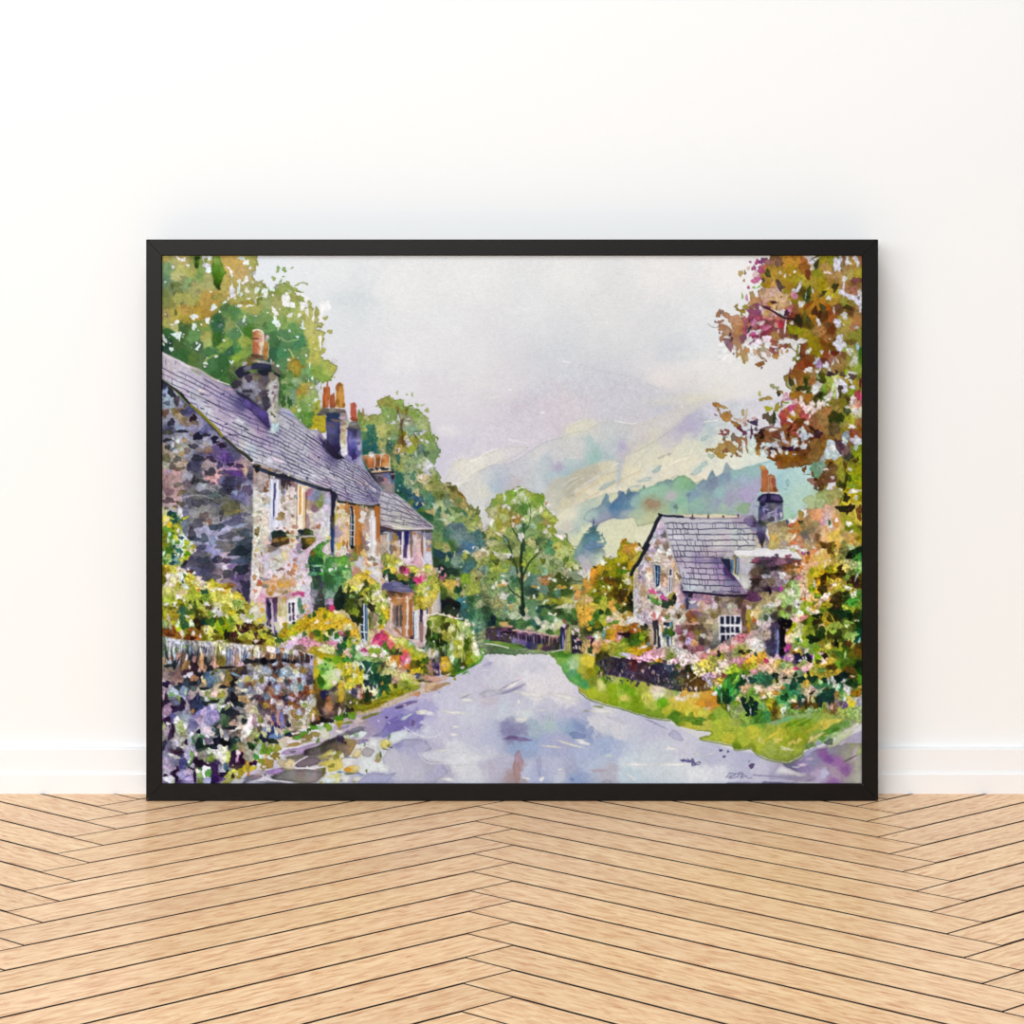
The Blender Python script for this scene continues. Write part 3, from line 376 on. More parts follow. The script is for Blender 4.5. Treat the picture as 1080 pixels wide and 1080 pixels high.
B("69 10 14 20 10 2742 80 12 10 16 0 2742 86 12 12 20 0 2469 82 22 8 10 0 2744 92 24 20 22 20 2486 98 24 26 10 -35 2743 103 30 20 30 10 2469 94 34 20 34 20 2213 103 39 20 16 20 2469 46 25 12 16 0 2469 48 20 14 24 -20 2468 52 19 18 26 0 2436 56 16 12 20 -20 2212 63 18 26 28 10 2468 72 21 40 40 10 2485 52 24 30 10 -10 2724 60 23 26 40 -30 2468 64 26 40 24 20 2451 71 39 26 40 -10 3550 64 44 34 18 -10 3550 59 37 12 14 0 3549 80 45 26 20 -20 3292 82 40 22 14 0 3548 78 38 20 14 0 2727 96 56 60 30 -10 3550 90 54 30 12 0 1398 93 57 24 16 20 1944 96 54 30 8 0 1415 97 64 20 20 0 3550 103 66 26 20 0 3550 80 64 26 40 -20 3550 82 69 24 26 0 3550 79 59 20 50 10 3271 81 61 10 24 0 3821 84 68 20 20 0 3550 70 75 30 20 0 3805 69 76 14 20 0 1876 100 60 30 30 0 2469 87 58 20 10 -20 2473 74 45 20 60 10 1619 70 29 26 30 0 2162 77 32 50 22 40 2178 74 56 34 50 0 1905 76 67 30 40 0 1874 80 30 14 40 0 1891 69 34 6 30 10 1363 91 64 30 18 25 2178 90 68 16 10 0 3250 90 60 8 30 -20 1347 96 72 30 60 -10 1671 105 48 14 80 -10 2470 38 50 40 50 10 886 38 68 20 10 0 2213 39 79 30 20 0 3275 60 56 26 20 0 1924 48 59 20 26 0 3015 52 64 30 14 40 1942 54 72 20 20 0 2214 60 62 16 20 0 3546 66 62 24 14 -20 2488", .85, .24)
L("4a3a24", 16, "70 30 72 38 74 46 74.5 56 76 68", .5); L("4a3c28", 9, "80 62 85 59 89 57 90 60 96 65", .6); L("7fa048", 10, "58 29 64 31 69 38 71 43 70 47", .6); L("7f9c50", 8, "92 38 98 40 103 46 104.5 53", .5)
B("30 33 16 50 0 2692 34 38 26 34 0 3272 40 38 30 30 0 2452 26 40 24 40 0 2196 30 44 26 30 0 2212 33 52 20 26 0 2998", .85)
T(440, 545)
F(tp("35 9 39 8 44 14 46 10 49 8 53 13 52 19 60 18 68 19 69 26 74 33 72 39 70 35 65 33 66 37 62 40 54 38 50 41 47 40 50 35 43 34 43 28 35 26 30 22 31 15"), C("37 11 1672 48 11 1400 34 20 1142 48 22 1945 46 32 1944 60 22 1672 67 21 1399 70 31 1416 56 36 1145 63 35 1146 51 39 1128"), .6, 1, .9, .35)
for s in ("37 12 42 17 47 21 50 26", "49 10 49 20 50 30", "56 20 53 26 50 31", "66 21 58 30 52 35"): L("8aa4a4", 9, s, .3)
F(tp("19 37 26 37 33 43 38 42 39 46 33 48 26 47 20 45"), C("25 40 582 35 45 598 21 43 597"), .5, 1, .8)
B("56 60 50 50 0 1144 62 56 40 60 20 1143 50 56 30 40 0 1142 60 48 60 20 -10 1397 76 21 30 34 0 868 86 25 40 24 0 1396 56 70 40 70 -15 2226 64 69 40 60 0 2741 70 65 40 40 0 2727 50 57 14 10 0 3292 76 68 10 10 0 3565 56 40 40 20 20 3292 64 43 36 20 -10 3530 64 35 20 14 -30 3550 68 37 30 30 40 2746 75 38 30 24 30 3548 80 41 14 30 -20 3548 90 42 50 16 25 3549 103 44 24 26 0 3548 83 5 50 40 40 3549 85 8 20 30 10 3821 89 78 26 50 20 3548 99 75 34 34 20 3548 98 67 24 10 10 3805 94 20 40 20 10 3804 98 15 20 40 30 3528 95 78 40 20 0 3509 80 59 20 16 0 1960 90 51 50 30 -10 1106 86 46 40 40 0 1922 87 59 40 40 20 2740 100 56 60 30 0 2213 55 44 20 40 0 2996 59 44 20 24 -20 1140 34 48 26 30 20 2743 21 61 30 26 20 3276 25 64 20 30 20 3548 28 59 16 20 0 3499 32 67 18 24 0 3465 28 70 26 24 30 3160 25 66 12 24 -20 1844 46 71 26 20 0 3532 46 76 24 40 10 3497 40 69 30 40 -20 1940 35 76 60 40 0 3508 40 77 50 50 0 3508", .85, .24)
# trunk and limbs of the tall tree
T(530, 575)
L("1f3a28", 40, "23.6 79 23.2 70 22.5 60 22.2 50 22.2 40 21.5 30 21.2 20 21.5 10 22 0", .95, .2, .5)
L("1c382c", 46, "23.6 79 23.6 69 22.6 59", .95, .3)
L("2c4424", 26, "22.5 38 25 32 28.5 24 33 17 38 11 44 3", .9, .5); L("2c4424", 26, "21.5 44 18.5 38 17 30 16 24 14 20", .9, .4); L("2c442c", 18, "21 60 15 56 9 51 6 45 4 39", .9, .4)
L("24402c", 24, "13 18 11.5 11 9 4 6 0", .85, .3); L("3a5024", 10, "28.5 24 27 18 25 14", .7); L("34503a", 12, "29 20 35 15 40 13", .6)
B("24 22 22 30 0 2995 19 34 18 34 10 3256 26 37 18 50 15 3256 27 74 20 34 0 3273 20 40 12 40 0 852 30 33 18 22 0 3822", .85)
T(530, 505)
L("2c4c30", 40, "24 81 24 76 23.5 70", .95); L("2c4c3c", 20, "23.5 72 19 70 16 65 13 59 11 55 9 47", .85, .4); L("3a6430", 16, "24.5 70 25 62 28 56 31 50 32 42 32 34 30 27", .85, .45); L("2c5030", 26, "24.5 60 24 56 23.5 52", .7)
L("34503a", 18, "9 79 7 72 4 67 0 64", .85, .3); L("4a7040", 14, "38 78 40 71 44 67 49 62", .75, .4); L("3f6438", 10, "28 69 30 65 35 64", .7); L("86702c", 8, "10 55 9.5 45 11 34", .5)
B("21 17 16 30 20 3564 26 23 16 30 10 3548 14 25 14 34 -10 3564 19 28 24 10 20 3564 7 33 34 16 40 3549 2 31 30 24 0 3549 2 20 16 60 -10 3292 18 11 40 10 -10 3822 15 13 20 16 -30 3822 23 10 30 8 10 3822 44 35 24 44 0 3547 52 30 24 34 10 3549 35 40 26 40 20 3290 13 44 24 20 0 3531 18 42 12 20 0 3529 23 46 24 16 0 3548 12 52 24 24 0 3531 18 54 34 50 20 2746 21 66 34 50 -20 3549 49 60 34 20 -40 3549 54 65 20 24 0 3548 53 54 30 14 -10 3549 66 66 50 28 10 3805 62 64 20 24 0 3549 71 65 16 24 0 3548 35 54 44 30 -10 2489 54 74 34 44 -10 1158 50 76 30 20 0 1412 25 38 34 40 0 1411 17 49 34 26 0 2691 48 44 50 20 20 2724 58 47 50 30 0 2740 40 71 24 40 10 1124 59 39 34 24 40 3549 56 37 20 20 0 3549 50 28 14 20 0 2948 73 64 14 24 -20 1940 84 77 14 10 0 2743 80 77 14 16 0 2743", .9, .25)
T(530, 575)
B("7 12 24 30 0 3549 12 12 14 30 0 3275 39 7 30 20 -20 3548 50 3 20 14 0 1396 46 18 40 30 0 1649 72 17 30 44 10 1394 56 20 30 40 -20 1668 62 25 24 20 0 1940 56 28 24 40 0 2213 49 31 40 40 0 2233 44 26 30 40 0 1943 54 6 50 60 0 1430 77 28 16 16 10 3549 80 27 20 26 20 1394 64 35 50 30 20 1105 75 39 60 24 15 1106 86 41 60 10 6 1379 74 37 14 10 0 3549 68 37 8 8 0 3549 72 40 10 8 0 3548 82 24 20 40 -30 3546 85 25 20 30 -30 3820 90 32 60 24 45 3549 94 37 40 20 45 3549 54 38 24 18 0 3549 59 40 34 16 20 3565 41 38 16 12 0 3479 44 38 18 10 20 3530 50 42 18 14 0 2948 36 47 34 14 -10 2963 41 48 14 24 20 3548 35 47 14 10 0 3492 65 47 30 22 0 3219 70 48 30 20 0 3220 62 50 34 14 0 3273 79 48 24 20 0 3805 82 50 24 20 0 3220 87 56 60 50 0 3476 85 47 60 30 0 3253 36 59 20 24 0 3548 29 60 20 8 0 3805 32 60 12 24 0 2162 49 64 40 20 -30 3018 42 61 40 30 -20 2741 44 58 40 30 20 2468 60 64 50 30 20 2194 66 66 30 40 0 2178 72 69 90 30 -10 3274 77 64 50 24 10 2996 54 78 30 16 10 3821 60 79 24 14 -30 3821 6 68 10 10 0 3548 2 58 30 26 30 3549 2 60 20 26 0 3549 10 68 24 14 0 3238 2 43 40 26 10 3531 2 35 20 12 0 3803 2 46 30 12 10 3220 43 73 50 40 0 596 39 71 14 16 0 2764 47 77 30 40 0 1395 50 70 60 24 0 579 70 74 30 20 0 1396 87 77 20 20 0 3293 90 72 20 30 0 3549 13 39 40 40 0 868 10 61 50 40 0 1157 17 52 30 40 20 2742", .85, .24)
T(0, 0, 1)
dabs(G("512 530 545 512 575 525 590 555 615 600 615 640 512 640"), 260, .4, 1.3, .14, 2.2, 34, .6, alpha=.6, edge=.2)
mottle(CTR, .13); mottle(MT, .12); tone(MT, .92, .95)
# hedge, low wall, gate and flowers across the end of the road
T(530, 640)
F(tp("0 20 3 19 10 23 20 26 30 26 40 30 50 32 60 33 66 33 65 49 56 49 50 51 42 49 34 49 28 48 24 43 16 42 10 40 0 38"), C("4 27 1076 12 30 803 6 33 1635 2 35 2186 10 39 2187 20 27 2698 25 30 1606 22 33 804 30 30 2425 30 35 548 35 33 1350 40 34 804 45 32 2151 43 39 548 50 34 1076 54 33 2676 48 40 820 52 42 1619 60 34 2953 60 40 1075 57 45 1092 62 44 819 18 40 1897 30 44 822 36 44 1094 43 45 2180 48 47 1333 55 47 1076 24 41 1625 64 38 1092"), .7, 1, 1, .25, 2.5, 1.2, 1.2)
for i in range(34):
    x = 60+i*17.5; L(["241c34", "3a2c48", "b394a8", "2a2238", "7c5c78"][i % 5], 9, [x, 290+(i*7) % 30+i*1.6, x+(i*5) % 9-4, 340+(i*11) % 50+i*2], .8, .3)
for i in range(20): blob(TX+(20+i*31)/TK, TY+(240+i*4.6+(i*37) % 14)/TK, 2.4, .9, 15, hx(["d9b0a4", "dcb8b4", "c9a0b0", "e0c8c0", "d4b090"][i % 5]), .85)
B("2 19 30 20 10 3221 7 22 50 14 18 3496 66 20 50 30 0 3273 0 21 24 10 0 3496", .9)
P("6a9a3c", "0 42.5 6 44 16 43 25 45 24 47 16 48 6 47 0 46.5", .5, 1, .9); B("4 44 60 14 0 1411 13 44 60 12 0 1411 20 44 40 10 0 1107 25 46 20 10 0 1093", .9); L("5c4a40", 8, "16 51 26 50 34 49 42 51 50 54.5", .5); L("8f9c3c", 12, "34 49 40 50 46 52", .8)
P("8aa845", "54 55 60 52 68 50 76 51 78 56 80 64 87 68 90 72 86 78 74 81 73 77 69 69 64 62 59 58", .6, 1, 1, .3)
B("64 53 70 24 -5 1138 72 52 40 24 0 1938 60 56 50 20 10 1410 68 58 60 24 30 2741 72 62 60 30 40 2468 70 66 40 20 10 3548 76 64 40 40 0 2214 78 68 40 30 0 2487 80 72 60 40 0 2760 76 76 40 40 0 1429 85 69 30 14 -40 3548 66 57 20 8 20 3548 76 58 10 20 0 850 64 64 20 40 -30 1956 71 73 20 50 -20 2212", .9)
P("2c2438", "78 31 85 32 89 40 90 52 91 62 89 66 84 67 79 62", .8, 1, 1, .2); dabs(tp("78 32 85 33 89 42 90 64 84 66 79 60"), 40, .4, 1.1, .1, 2, 8, .7, pal="1c1c34 4a4468 c9b8c0 6a5c70 2c2a50 3a3430", alpha=.9)
B("83 39 12 22 -20 3260 84 46 14 24 0 3277 88 47 14 26 -20 3240 86 37 20 20 0 3226 85 54 14 20 0 1110 90 30 30 30 0 3515 86 27 40 20 20 3532 91 26 30 14 10 3530 80 29 20 30 -30 3532 83 25 20 10 0 3805 91 30 20 20 0 1416 92 27 14 10 0 2630 89 33 20 24 0 3532 93 42 38 44 10 908 92 40 16 20 0 1965 96 43 20 50 0 291 90 42 14 30 0 548 95 50 34 60 10 3220 91 51 26 40 0 2948 98 48 20 60 0 3236 100 35 50 34 -40 2393 98 37 30 20 -20 2630 102 39 26 50 10 532 101 32 20 12 0 3533 101 50 26 60 0 1090 96 56 30 40 0 3492 104 42 24 60 0 3497 90 56 20 60 0 819 94 59 12 60 5 3221", .95)
P("242040", "65.5 23 72 21.5 73.5 23 73.5 30 72 36 70 42 69 49 66.5 49 66 40 65.5 30", .4, 1); B("70 22 34 20 -10 3277 68 26 26 24 0 805 68 31 22 40 0 823 67 38 14 50 0 549 69 40 10 80 0 2204 67 45 14 40 0 823 70 16 16 20 -10 2644 72 18 10 16 0 2661 74 22 24 20 0 1588 72 13 10 10 0 1123", .95)
P("cbb0a0", "71 26 73.5 25 74.5 40 73.5 50 71 50 71.2 42", .4, 1); P("a3a83c", "74 24 78 23 77.5 34 78 50 74 50 74.5 38", .4, 1); L("d0c48c", 8, "76 24 75.8 36 76.2 49", .8); L("34402c", 6, "74 40.5 78 40.5", .8); L("7c4a30", 8, "73 30 72.5 40 72.8 49", .7)
P("c9c4a4", "76 21.5 90 21 94 24 93 30 90 25 78 24.5", .5, 1, .8); B("93 12 60 50 30 3492 98 16 40 50 0 3492 96 26 60 14 10 3508 88 15 30 16 -30 3492 100 19 34 40 0 1684 90 10 20 20 0 3509 96 23 30 40 0 3235", .9)
L("d9dcd8", 10, "52 54 56 52 64 49.5 70 49", .8)
T(440, 615)
B("99 47 60 30 0 3238 104 50 50 20 0 3224 97 53 60 14 0 3224 87 51 40 20 0 2710", .9); P("4a3a48", "78 52 90 50 108 51 108 68 96 67 78 66", .8, 1, .95); dabs(tp("78 52 108 50 108 67 78 65"), 70, .4, 1.3, .1, 2, 9, .7, pal="2c2038 4a4a2c 6a6438 5c4470 8a7ab0 3c2c44 5c5c34 9a94b8", alpha=.85)
B("93 58 10 50 0 1626 95 53 60 14 10 1077 100 53 40 16 0 1862 101 56 60 14 0 531 105 53 30 12 0 804", .9)
P("6f9c3c", "77 64 83 66 96 67 108 69 108 74 96 71 83 70 77 68", .5, 1, 1); B("80 66 30 20 0 1429 92 68 60 14 10 2212", .9); L("efedf0", 14, "78 69 90 70.5 104 74", .7)
# ---- long slate roof, left houses
ROOF = G("160 364 171 371 200 386 222 398 240 407 254 411 266 422 284 437 294 430 304 433 311 438 318 446 324 452 337 454 352 478 364 482 381 487 389 499 402 515 418 521 430 530 440 541 458 555 457 558 452 560 430 560 415 559 402 556 400 545 400 533 388 533 373 530 357 527 353 520 340 515 329 511.5 312 504.5 288 495 269 489 264 484 248 471 236 461 214 437 202 427 190 414 179 405 160 392")
T(165, 405); c = C("10 -6 3533 20 3 3550 30 10 3534 45 15 3277 65 6 3261 70 15 2989 85 9 2716 80 25 2989 90 15 2187 95 20 1626 100 12 1351 102 24 1626 70 30 3261 60 38 3550 45 25 3278 55 33 3550 85 38 3261 95 45 3277 90 60 3261 75 50 3534 100 70 3549 100 56 3277 104 35 2716 65 20 3261")
T(260, 405); c += C("10 25 1080 20 38 1080 23 44 1079 0 18 1078 6 35 2700 15 52 2972 10 60 3261 30 56 3005 42 42 3277 45 33 3549 48 35 3005 60 56 3277 50 48 3277 80 65 3261 76 56 3277 50 70 3277 65 72 3277 85 62 2443 90 76 2716 6 74 3294 20 70 3261 20 64 2716 4 56 3277")
T(260, 475); c += C("20 8 3277 60 15 3277 90 25 3277 70 28 3550 105 45 3277 106 53 2988 50 6 3277 80 6 3261 15 13 3550 90 37 3533 100 6 1352 96 2 2187")
T(355, 475); c += C("10 6 2186 10 15 3277 30 35 3260 15 40 3277 6 48 3261 10 52 2988 25 58 3005 40 58 2988 45 44 3277 65 60 3277 85 72 3260 30 23 3004 40 32 3260 3 55 2716 56 50 3277 90 78 3276")
T(355, 545); c += C("60 4 3276 85 3 3276 80 11 3548 95 12 3533 70 10 3548 104 11 3533 56 9 3260 90 7 3004")
F(ROOF, c, .45, 1, 1, .15, 2.2, 2.5, 1.6)
tone(ROOF, .78, .86, 1)
def lerp_poly(pl, t):
    f = t*(len(pl)-1); i = min(int(f), len(pl)-2); f -= i
    return (pl[i][0]+(pl[i+1][0]-pl[i][0])*f, pl[i][1]+(pl[i+1][1]-pl[i][1])*f)
def courses(ridge, eave, n, clip, seed, w0, w1, cols, tick=.5, nt=26, skip=.12, pw=1.0, sag=0):
    global IMG
    keep = IMG.copy(); T(0, 0, 1); r = np.random.RandomState(seed); R, E = G(ridge), G(eave); cols = cols.split(); prev = None
    for k in range(1, n+1):
        v = (k/(n+.4))**pw; pts = []
        for i in range(nt+1):
            a = lerp_poly(R, i/nt); b = lerp_poly(E, i/nt)
            pts.append((a[0]+(b[0]-a[0])*v+r.normal()*.25, a[1]+(b[1]-a[1])*v+r.normal()*.28+sag*np.sin(i*1.3+k)))
        i = 0
        while i < nt:
            m = r.randint(2, 6); seg = pts[i:i+m+1]
            if r.rand() > skip and len(seg) > 1: L(cols[r.randint(len(cols))], w0+(w1-w0)*r.rand(), [q for p in seg for q in p], .55+.45*r.rand(), 0, .3)
            i += m
        if prev is not None and tick:
            for i in range(nt):
                if r.rand() < tick:
                    f = r.rand(); a = (prev[i][0]+(prev[i+1][0]-prev[i][0])*f, prev[i][1]+(prev[i+1][1]-prev[i][1])*f)
                    b = (pts[i][0]+(pts[i+1][0]-pts[i][0])*f+r.normal()*.3, pts[i][1]+(pts[i+1][1]-pts[i][1])*f)
                    L(cols[r.randint(len(cols))], w0*.85, [a[0], a[1], b[0], b[1]], .7, 0, .2)
        prev = pts
    w, m = pmask(clip, .3, 1); new = IMG[w].copy(); IMG = keep
    IMG[w] = IMG[w]*(1-m[..., None])+new*m[..., None]
RL = G("164 372 171 371 200 388 222 400 240 409 254 413 266 424 284 438 296 434 311 441 322 454 337 456 352 478 381 488 389 500 402 517 399 532 373 529 357 526 352 517 329 510 312 503 288 493 269 487 248 470 236 460 214 436 202 426 179 404 168 396")
courses("171 366 222 394 262 418 294 431 324 451 352 472 381 487 402 514", "171 452 222 470 265 487 290 496 312 504 340 515 372 529 402 534", 15, RL, 21, .85, 1.45, "4c477a 5a5488 3c3a64 6a6494 454a7c", .24, 40, .1)
courses("400 508 418 521 458 556", "398 556 418 559 458 561", 7, G("404 516 418 523 430 532 440 543 456 556 415 557 403 555 401 534"), 5, .75, 1.15, "5a5474 4a4664 6a6484", .3, 14, .1)
T(0, 0, 1)
for s in ("400 516 418 523", "401 522 428 530", "401 528 436 538", "401 535 443 545", "402 542 449 550", "402 549 455 555"): L("5a5470", .9, s, .8)
T(260, 475)
for s in ("39 2 43 8 49 18 52 21.5", "56 3 64 11 69 15", "59 16 64 25", "89 14 93.5 21", "98 26 100 30", "27 6 30 11", "18 3 21 8", "90 31 96 39"): L("54507e", 9, s, .85)
B("26 11 60 26 25 3550 35 11 70 22 25 3806 79 30 70 20 20 3550 69 32 20 10 15 821 82 8 12 10 0 805 94 21 10 9 0 805", .8)
T(355, 475)
for s in ("3 13 7 11.5 13 19", "12 20 19 26 18 32", "19 34 25 43 25 46", "24 46 33 52 42 56", "32 43 37 50 43 59", "9 41 11 48 14 50", "10 56 15 56 19 60", "2 36 11 41 8 43"): L("4a4674", 10, s, .9)
T(165, 405); B("52 8 44 18 20 3805 61 30 60 14 20 3550 94 42 60 16 20 3550 64 16 40 10 25 3533", .8)
B("36 9 16 7 15 1094 52 12 22 9 15 821 76 11 18 8 10 822 52 28 22 9 15 1095 70 40 14 7 15 1094 79 46 18 8 15 821 84 58 24 9 10 822 100 60 22 9 8 822 91 58 30 7 10 1367 96 48 20 8 15 822 103 52 24 8 15 821 59 26 40 5 10 1879 56 21 30 5 20 1095", .9)
# shade cast on the slates by the painted chimney
T(260, 405)
F(tp("-4 10 3 15 11 23 20 29 25 33 26.8 43 27 49 24 49.5 19 44 11 36 0 24 -4 21"), C("0 15 805 6 22 1079 12 30 1352 20 35 1353 24 43 1079 20 42 1079 0 22 1352"), .7, 1, .9, .25)
L("2c2452", 10, "0 23.5 6 31 13 38 20 45 25 50", .7); L("2e2a50", 6, "25 50 30 56 37 60", .6)
P("a39fd6", "26.2 33 30 42 32 47 29 49 26.5 47", .5, 1, .8); B("32 50 46 50 0 3037 30 54 40 24 30 3293 35 47 26 40 0 3037", .75)
T(165, 405); P("2c2a4c", "85 3 97 0 97.5 7 106 15 108 17 108 19 100 19 93 12 87 6", .6, 1, .85); B("84 6 60 10 5 3499", .7); P("6a5ab0", "96 15 106 18 108 26 106 28 100 22", .6, 1, .7)
for s in ("56 19 70 24 85 30 100 36 108 39", "84 13 93 17 101 20.5", "93 16 100 24 108 31"): L("2e2858", 9, s, .75)
T(260, 405); P("3c2f68", "81 59 87 64 93 70 106 74 108 81 100 80 90 70 84 64", .8, 1, .85, .2); P("52468a", "83 60 100 78 94 79 86 69", .8, 1, .5)
mottle(ROOF, .06, .5, 1)
# ridge and verge
T(165, 335); L("d8d2d8", 26, "6 40 13 44 23 48 33 54 39 56", .9); L("c9c0c0", 22, "39 56 48 59 56 64 64 69 70 71.5", .9); L("d8cfd0", 14, "69 71.5 76 74 83 76.5", .9); L("8f9460", 18, "40 59 45 62 50 65", .7); L("6a6450", 7, "6 38.5 16 44 30 50 38 54.5 48 58.5 56 64 69 70.5", .55); L("9c9a74", 12, "58 65 62 68", .8)
T(260, 405); P("8f9ad0", "36.5 30 42 31 50 33 54.5 37 53 38 46 35 38 33", .5, 1, .9); P("c3c3da", "36.5 29 38.5 24 40 27 47 28 54.5 33 54 35 45 32", .5, 1, .9)
L("6a6488", 7, "55 38 60 43 66 49 74 53 82 54", .6)
L("545a44", 7, "38 26 50 29 54 32", .3)
T(165, 405)
L("3c3a30", 26, "4 -4 15 2 24 8 30 13", .95); L("2e2c22", 26, "29 12 34 18 39 24 47 31 54 38 62 47 68 54 77 62", .95); L("918a20", 30, "39.5 24 45 29 52 35 60 43 66 48 72 55 75 59", .85); L("4a4014", 10, "38 26 46 33 53 40 62 50 66 54", .8)
L("3a3c30", 40, "77 62 85 69 92 75 100 80 108 87", .95); L("8a8a9a", 8, "62 54 72 60 83 69 93 79", .6); L("cbb0a0", 16, "19 7 23 11 26 14", .8)
# ---- chimneys, left houses
T(260, 335)                                            # first chimney
P("8f6a70", "-10 70 0 66 10 65 24 66 36 66 36 82 -10 82", .4)
T(260, 405)
F(tp("-14 6 -6 3 0 0 25 -4 36 -4 36 24 35 33 33 44 27 44 25 33 18 28 10 20 0 13"), C("0 4 2186 9 6 2458 14 10 2459 20 14 1093 15 20 1912 23 27 1077 17 25 1640 10 13 2186 -5 5 2459 28 6 3549 30 15 3549 34 10 3533 32 24 3276 28 30 3549 33 33 3275 30 40 3276 16 0 2167"), .4, 1, 1, .2, 2.5, 1)
B("3 6 40 24 10 1366 2 4 30 14 0 1911 10 9 44 18 0 2185 19 2 60 30 0 1621 20 8 50 36 -20 1349 17 13 34 20 0 1623 13 16 40 24 0 2166 21 20 34 60 0 1093 23 14 20 30 0 1077 15 21 24 16 20 2714 12 4 16 24 0 2731 33 4 20 16 0 2662 30 10 16 16 -20 2391 33 14 24 26 20 2696 31 18 14 24 20 2696 33 22 20 18 0 2984 29 34 30 14 40 1364 32 37 14 12 0 1091 33 26 16 24 0 3257 27 30 14 30 0 3275 34 30 14 40 0 3273 33 42 18 30 0 3274 2 13 24 16 0 1093", .85, .25)
T(165, 335)
P("3a3450", "84 77 90 70 98 73 110 72 110 86 98 86 96 78", .5, 1, .9)
T(260, 335)
F(tp("-4 66 2 64 13 63 23 66 25 62 36 68 36 82 -6 82"), C("-2 72 2731 3 76 2459 15 72 1622 22 74 1621 13 66 1893 6 80 2732 30 70 3549 33 76 3276 27 80 3549 21 68 1367"), .4, 1, 1, .2)
P("252a4e", "-14 62 -8 56 0 54 6 52 18 51.5 27 53 29 57 27 60 16 59 6 59 -2 61 -6 64 -9 68 -11 66", .4); P("3a4170", "-7 57 2 55 10 53.5 20 52.5 26 54 25 57 12 57.5 0 58.5 -6 61", .4, 1, .8)
P("1c2440", "12 60 20 59 28 59 33 63 40 66 38 68 32 65 26 62 24 66 18 66 14 64", .4); P("dcdfe8", "13 48.5 20 49 27 52 29 54 26 53 18 51.2 12 50.5", .3)
P("8a7c6a", "28 51 33 55 38 59 40 63 38 65 33 61 29 57", .4); B("36 55 18 12 0 3822 30 52 16 20 30 3240 28 50 10 30 0 3549 29 67 44 50 0 2438 37 60 16 34 -30 1909 11 70 34 30 0 2182 8 69 30 24 20 2438 13 64 14 12 0 1364 33 79 24 20 0 2680 2 52 60 24 -20 2162 5 48 24 30 0 1890 11 64 20 14 10 1637", .9)
T(165, 335); P("24264c", "91 60 96 57 100 57 98 62 106 61 108 64 100 66 96 69 93 68 91 64", .4); P("8a86a4", "98.5 57 104 54 108 53 108 60 100 60", .4, 1, .9); B("101 52 34 16 -25 3550 99 54 14 10 0 3550 106 50 30 50 0 2162 105 69 50 40 0 1077", .9)
T(260, 335)
F(tp("7 15 10 13.8 15 14 19 16 20 20 19.5 33 19 46 15 47 7 44 6.5 30 6.8 20"), C("10 16 3188 9 32 2916 10 40 2916 13 20 2932 13 30 2643 15 25 3480 16 18 3530 18 30 3530 16 40 3530 14 40 2916"), .3)
F(tp("20 19 25.5 20 26.2 24 24.5 25 24.5 47 20 47 19.5 33"), C("22 22 2661 24 21 2389 24 24 3275 22 30 3476 23 40 3459 20 40 3187 24 33 2659 24 45 3238"), .3)
L("e6dccc", 20, "7.5 15 11 14 16 14.6 18.5 18 19 24 18.5 31", .9); L("e0d0b8", 14, "17 30 16.5 38 16 44", .8); L("e2d4b8", 7, "25 30 24.5 46", .8)
B("10 24 40 12 0 1603 9 19 16 20 0 2404 11 44 56 24 0 1602 15 45 40 16 0 2131 10 49 60 14 15 3496 14 50 30 14 20 3531 24 22 16 22 0 3276 22 47 24 24 0 3204 7 47 30 20 0 2404", .9)
T(260, 405)                                            # second chimney
P("c4652c", "87.5 4.5 91 3.5 94.5 4 94.8 12 93.5 27 87 27 86.8 16", .3, 1, 1, .4); P("b05a2c", "95 13 97.5 11 100 13 101 27 95.5 27", .3, 1, 1, .4); P("c8923c", "103 2 106 -2 110 0 112 27 103 27 101 22 103 12", .4)
B("89 6 20 24 0 2643 92 20 14 60 0 3188 88 23 16 40 0 2370 100 24 20 30 0 2114 96 24 10 40 0 2114 88 16 10 60 0 2898 93 9 12 40 0 3460 98 17 10 40 0 3187", .85)
T(345, 400, 5.4); P("c8903c", "5.2 3 6.6 2 7.2 3.2 9 2.5 9.2 6 10 16.5 7 16.5 4.8 13 5 8", .4, 1, 1, .3); B("6 5 10 20 0 2659 8.5 10 8 40 0 3476 6 13 10 20 0 2402 .5 7 12 50 0 2915 3 12 14 40 0 2643 7 3 14 10 0 2387 9.5 15 8 14 0 2402", .9)
T(260, 405)
P("6a645f", "80 34 86 28 88 27 100 28 112 29 114 34 106 34 90 35 82 36", .4); B("98 30 60 20 -10 2183 106 30 40 16 0 1894 90 32 50 16 0 1365 83 35 30 8 0 1092 94 27 10 14 0 3020", .9)
T(345, 400, 5.4)
F(tp("-.5 19.5 4 19 7.5 19.2 7.8 30 7.4 35 8 40 6 42 10 45 6 46 3 44 0 40 -.5 30"), C("2 22 565 6 21 565 1 25 1368 4 25 1095 2 30 1368 3 33 1094 6 30 822 6 35 822 1 37 1095 5 40 805 7 43 548"), .4, 1, 1, .2)
F(tp("7.2 19.5 11.2 19.5 11.8 26 10.8 30 10.5 39 8.5 40 7.2 35 7.8 30"), C("8 24 2167 10 25 2986 9 30 3257 10 38 3548 10 34 3257"), .4, 1, 1, .15)
B("9.5 25.5 14 8 0 2166 9 29 14 8 20 2695 8.5 33 10 14 0 2984 10 36 8 12 0 2984 9 22 20 10 0 2987 3.5 27 10 10 0 1366 5 23.5 30 8 10 1893 2 26 16 8 10 1622", .85)
P("2a2440", "-1 33.5 3 38 6 42 9 45 6 46 0 42 -3 38", .6, 1, .7); P("e0dce6", "8 41 12 40 13 44 15 46 10 45", .5, 1, .8); P("8078b8", "9.5 44 13 42 16 45 18 48 12 47", .6, 1, .8)
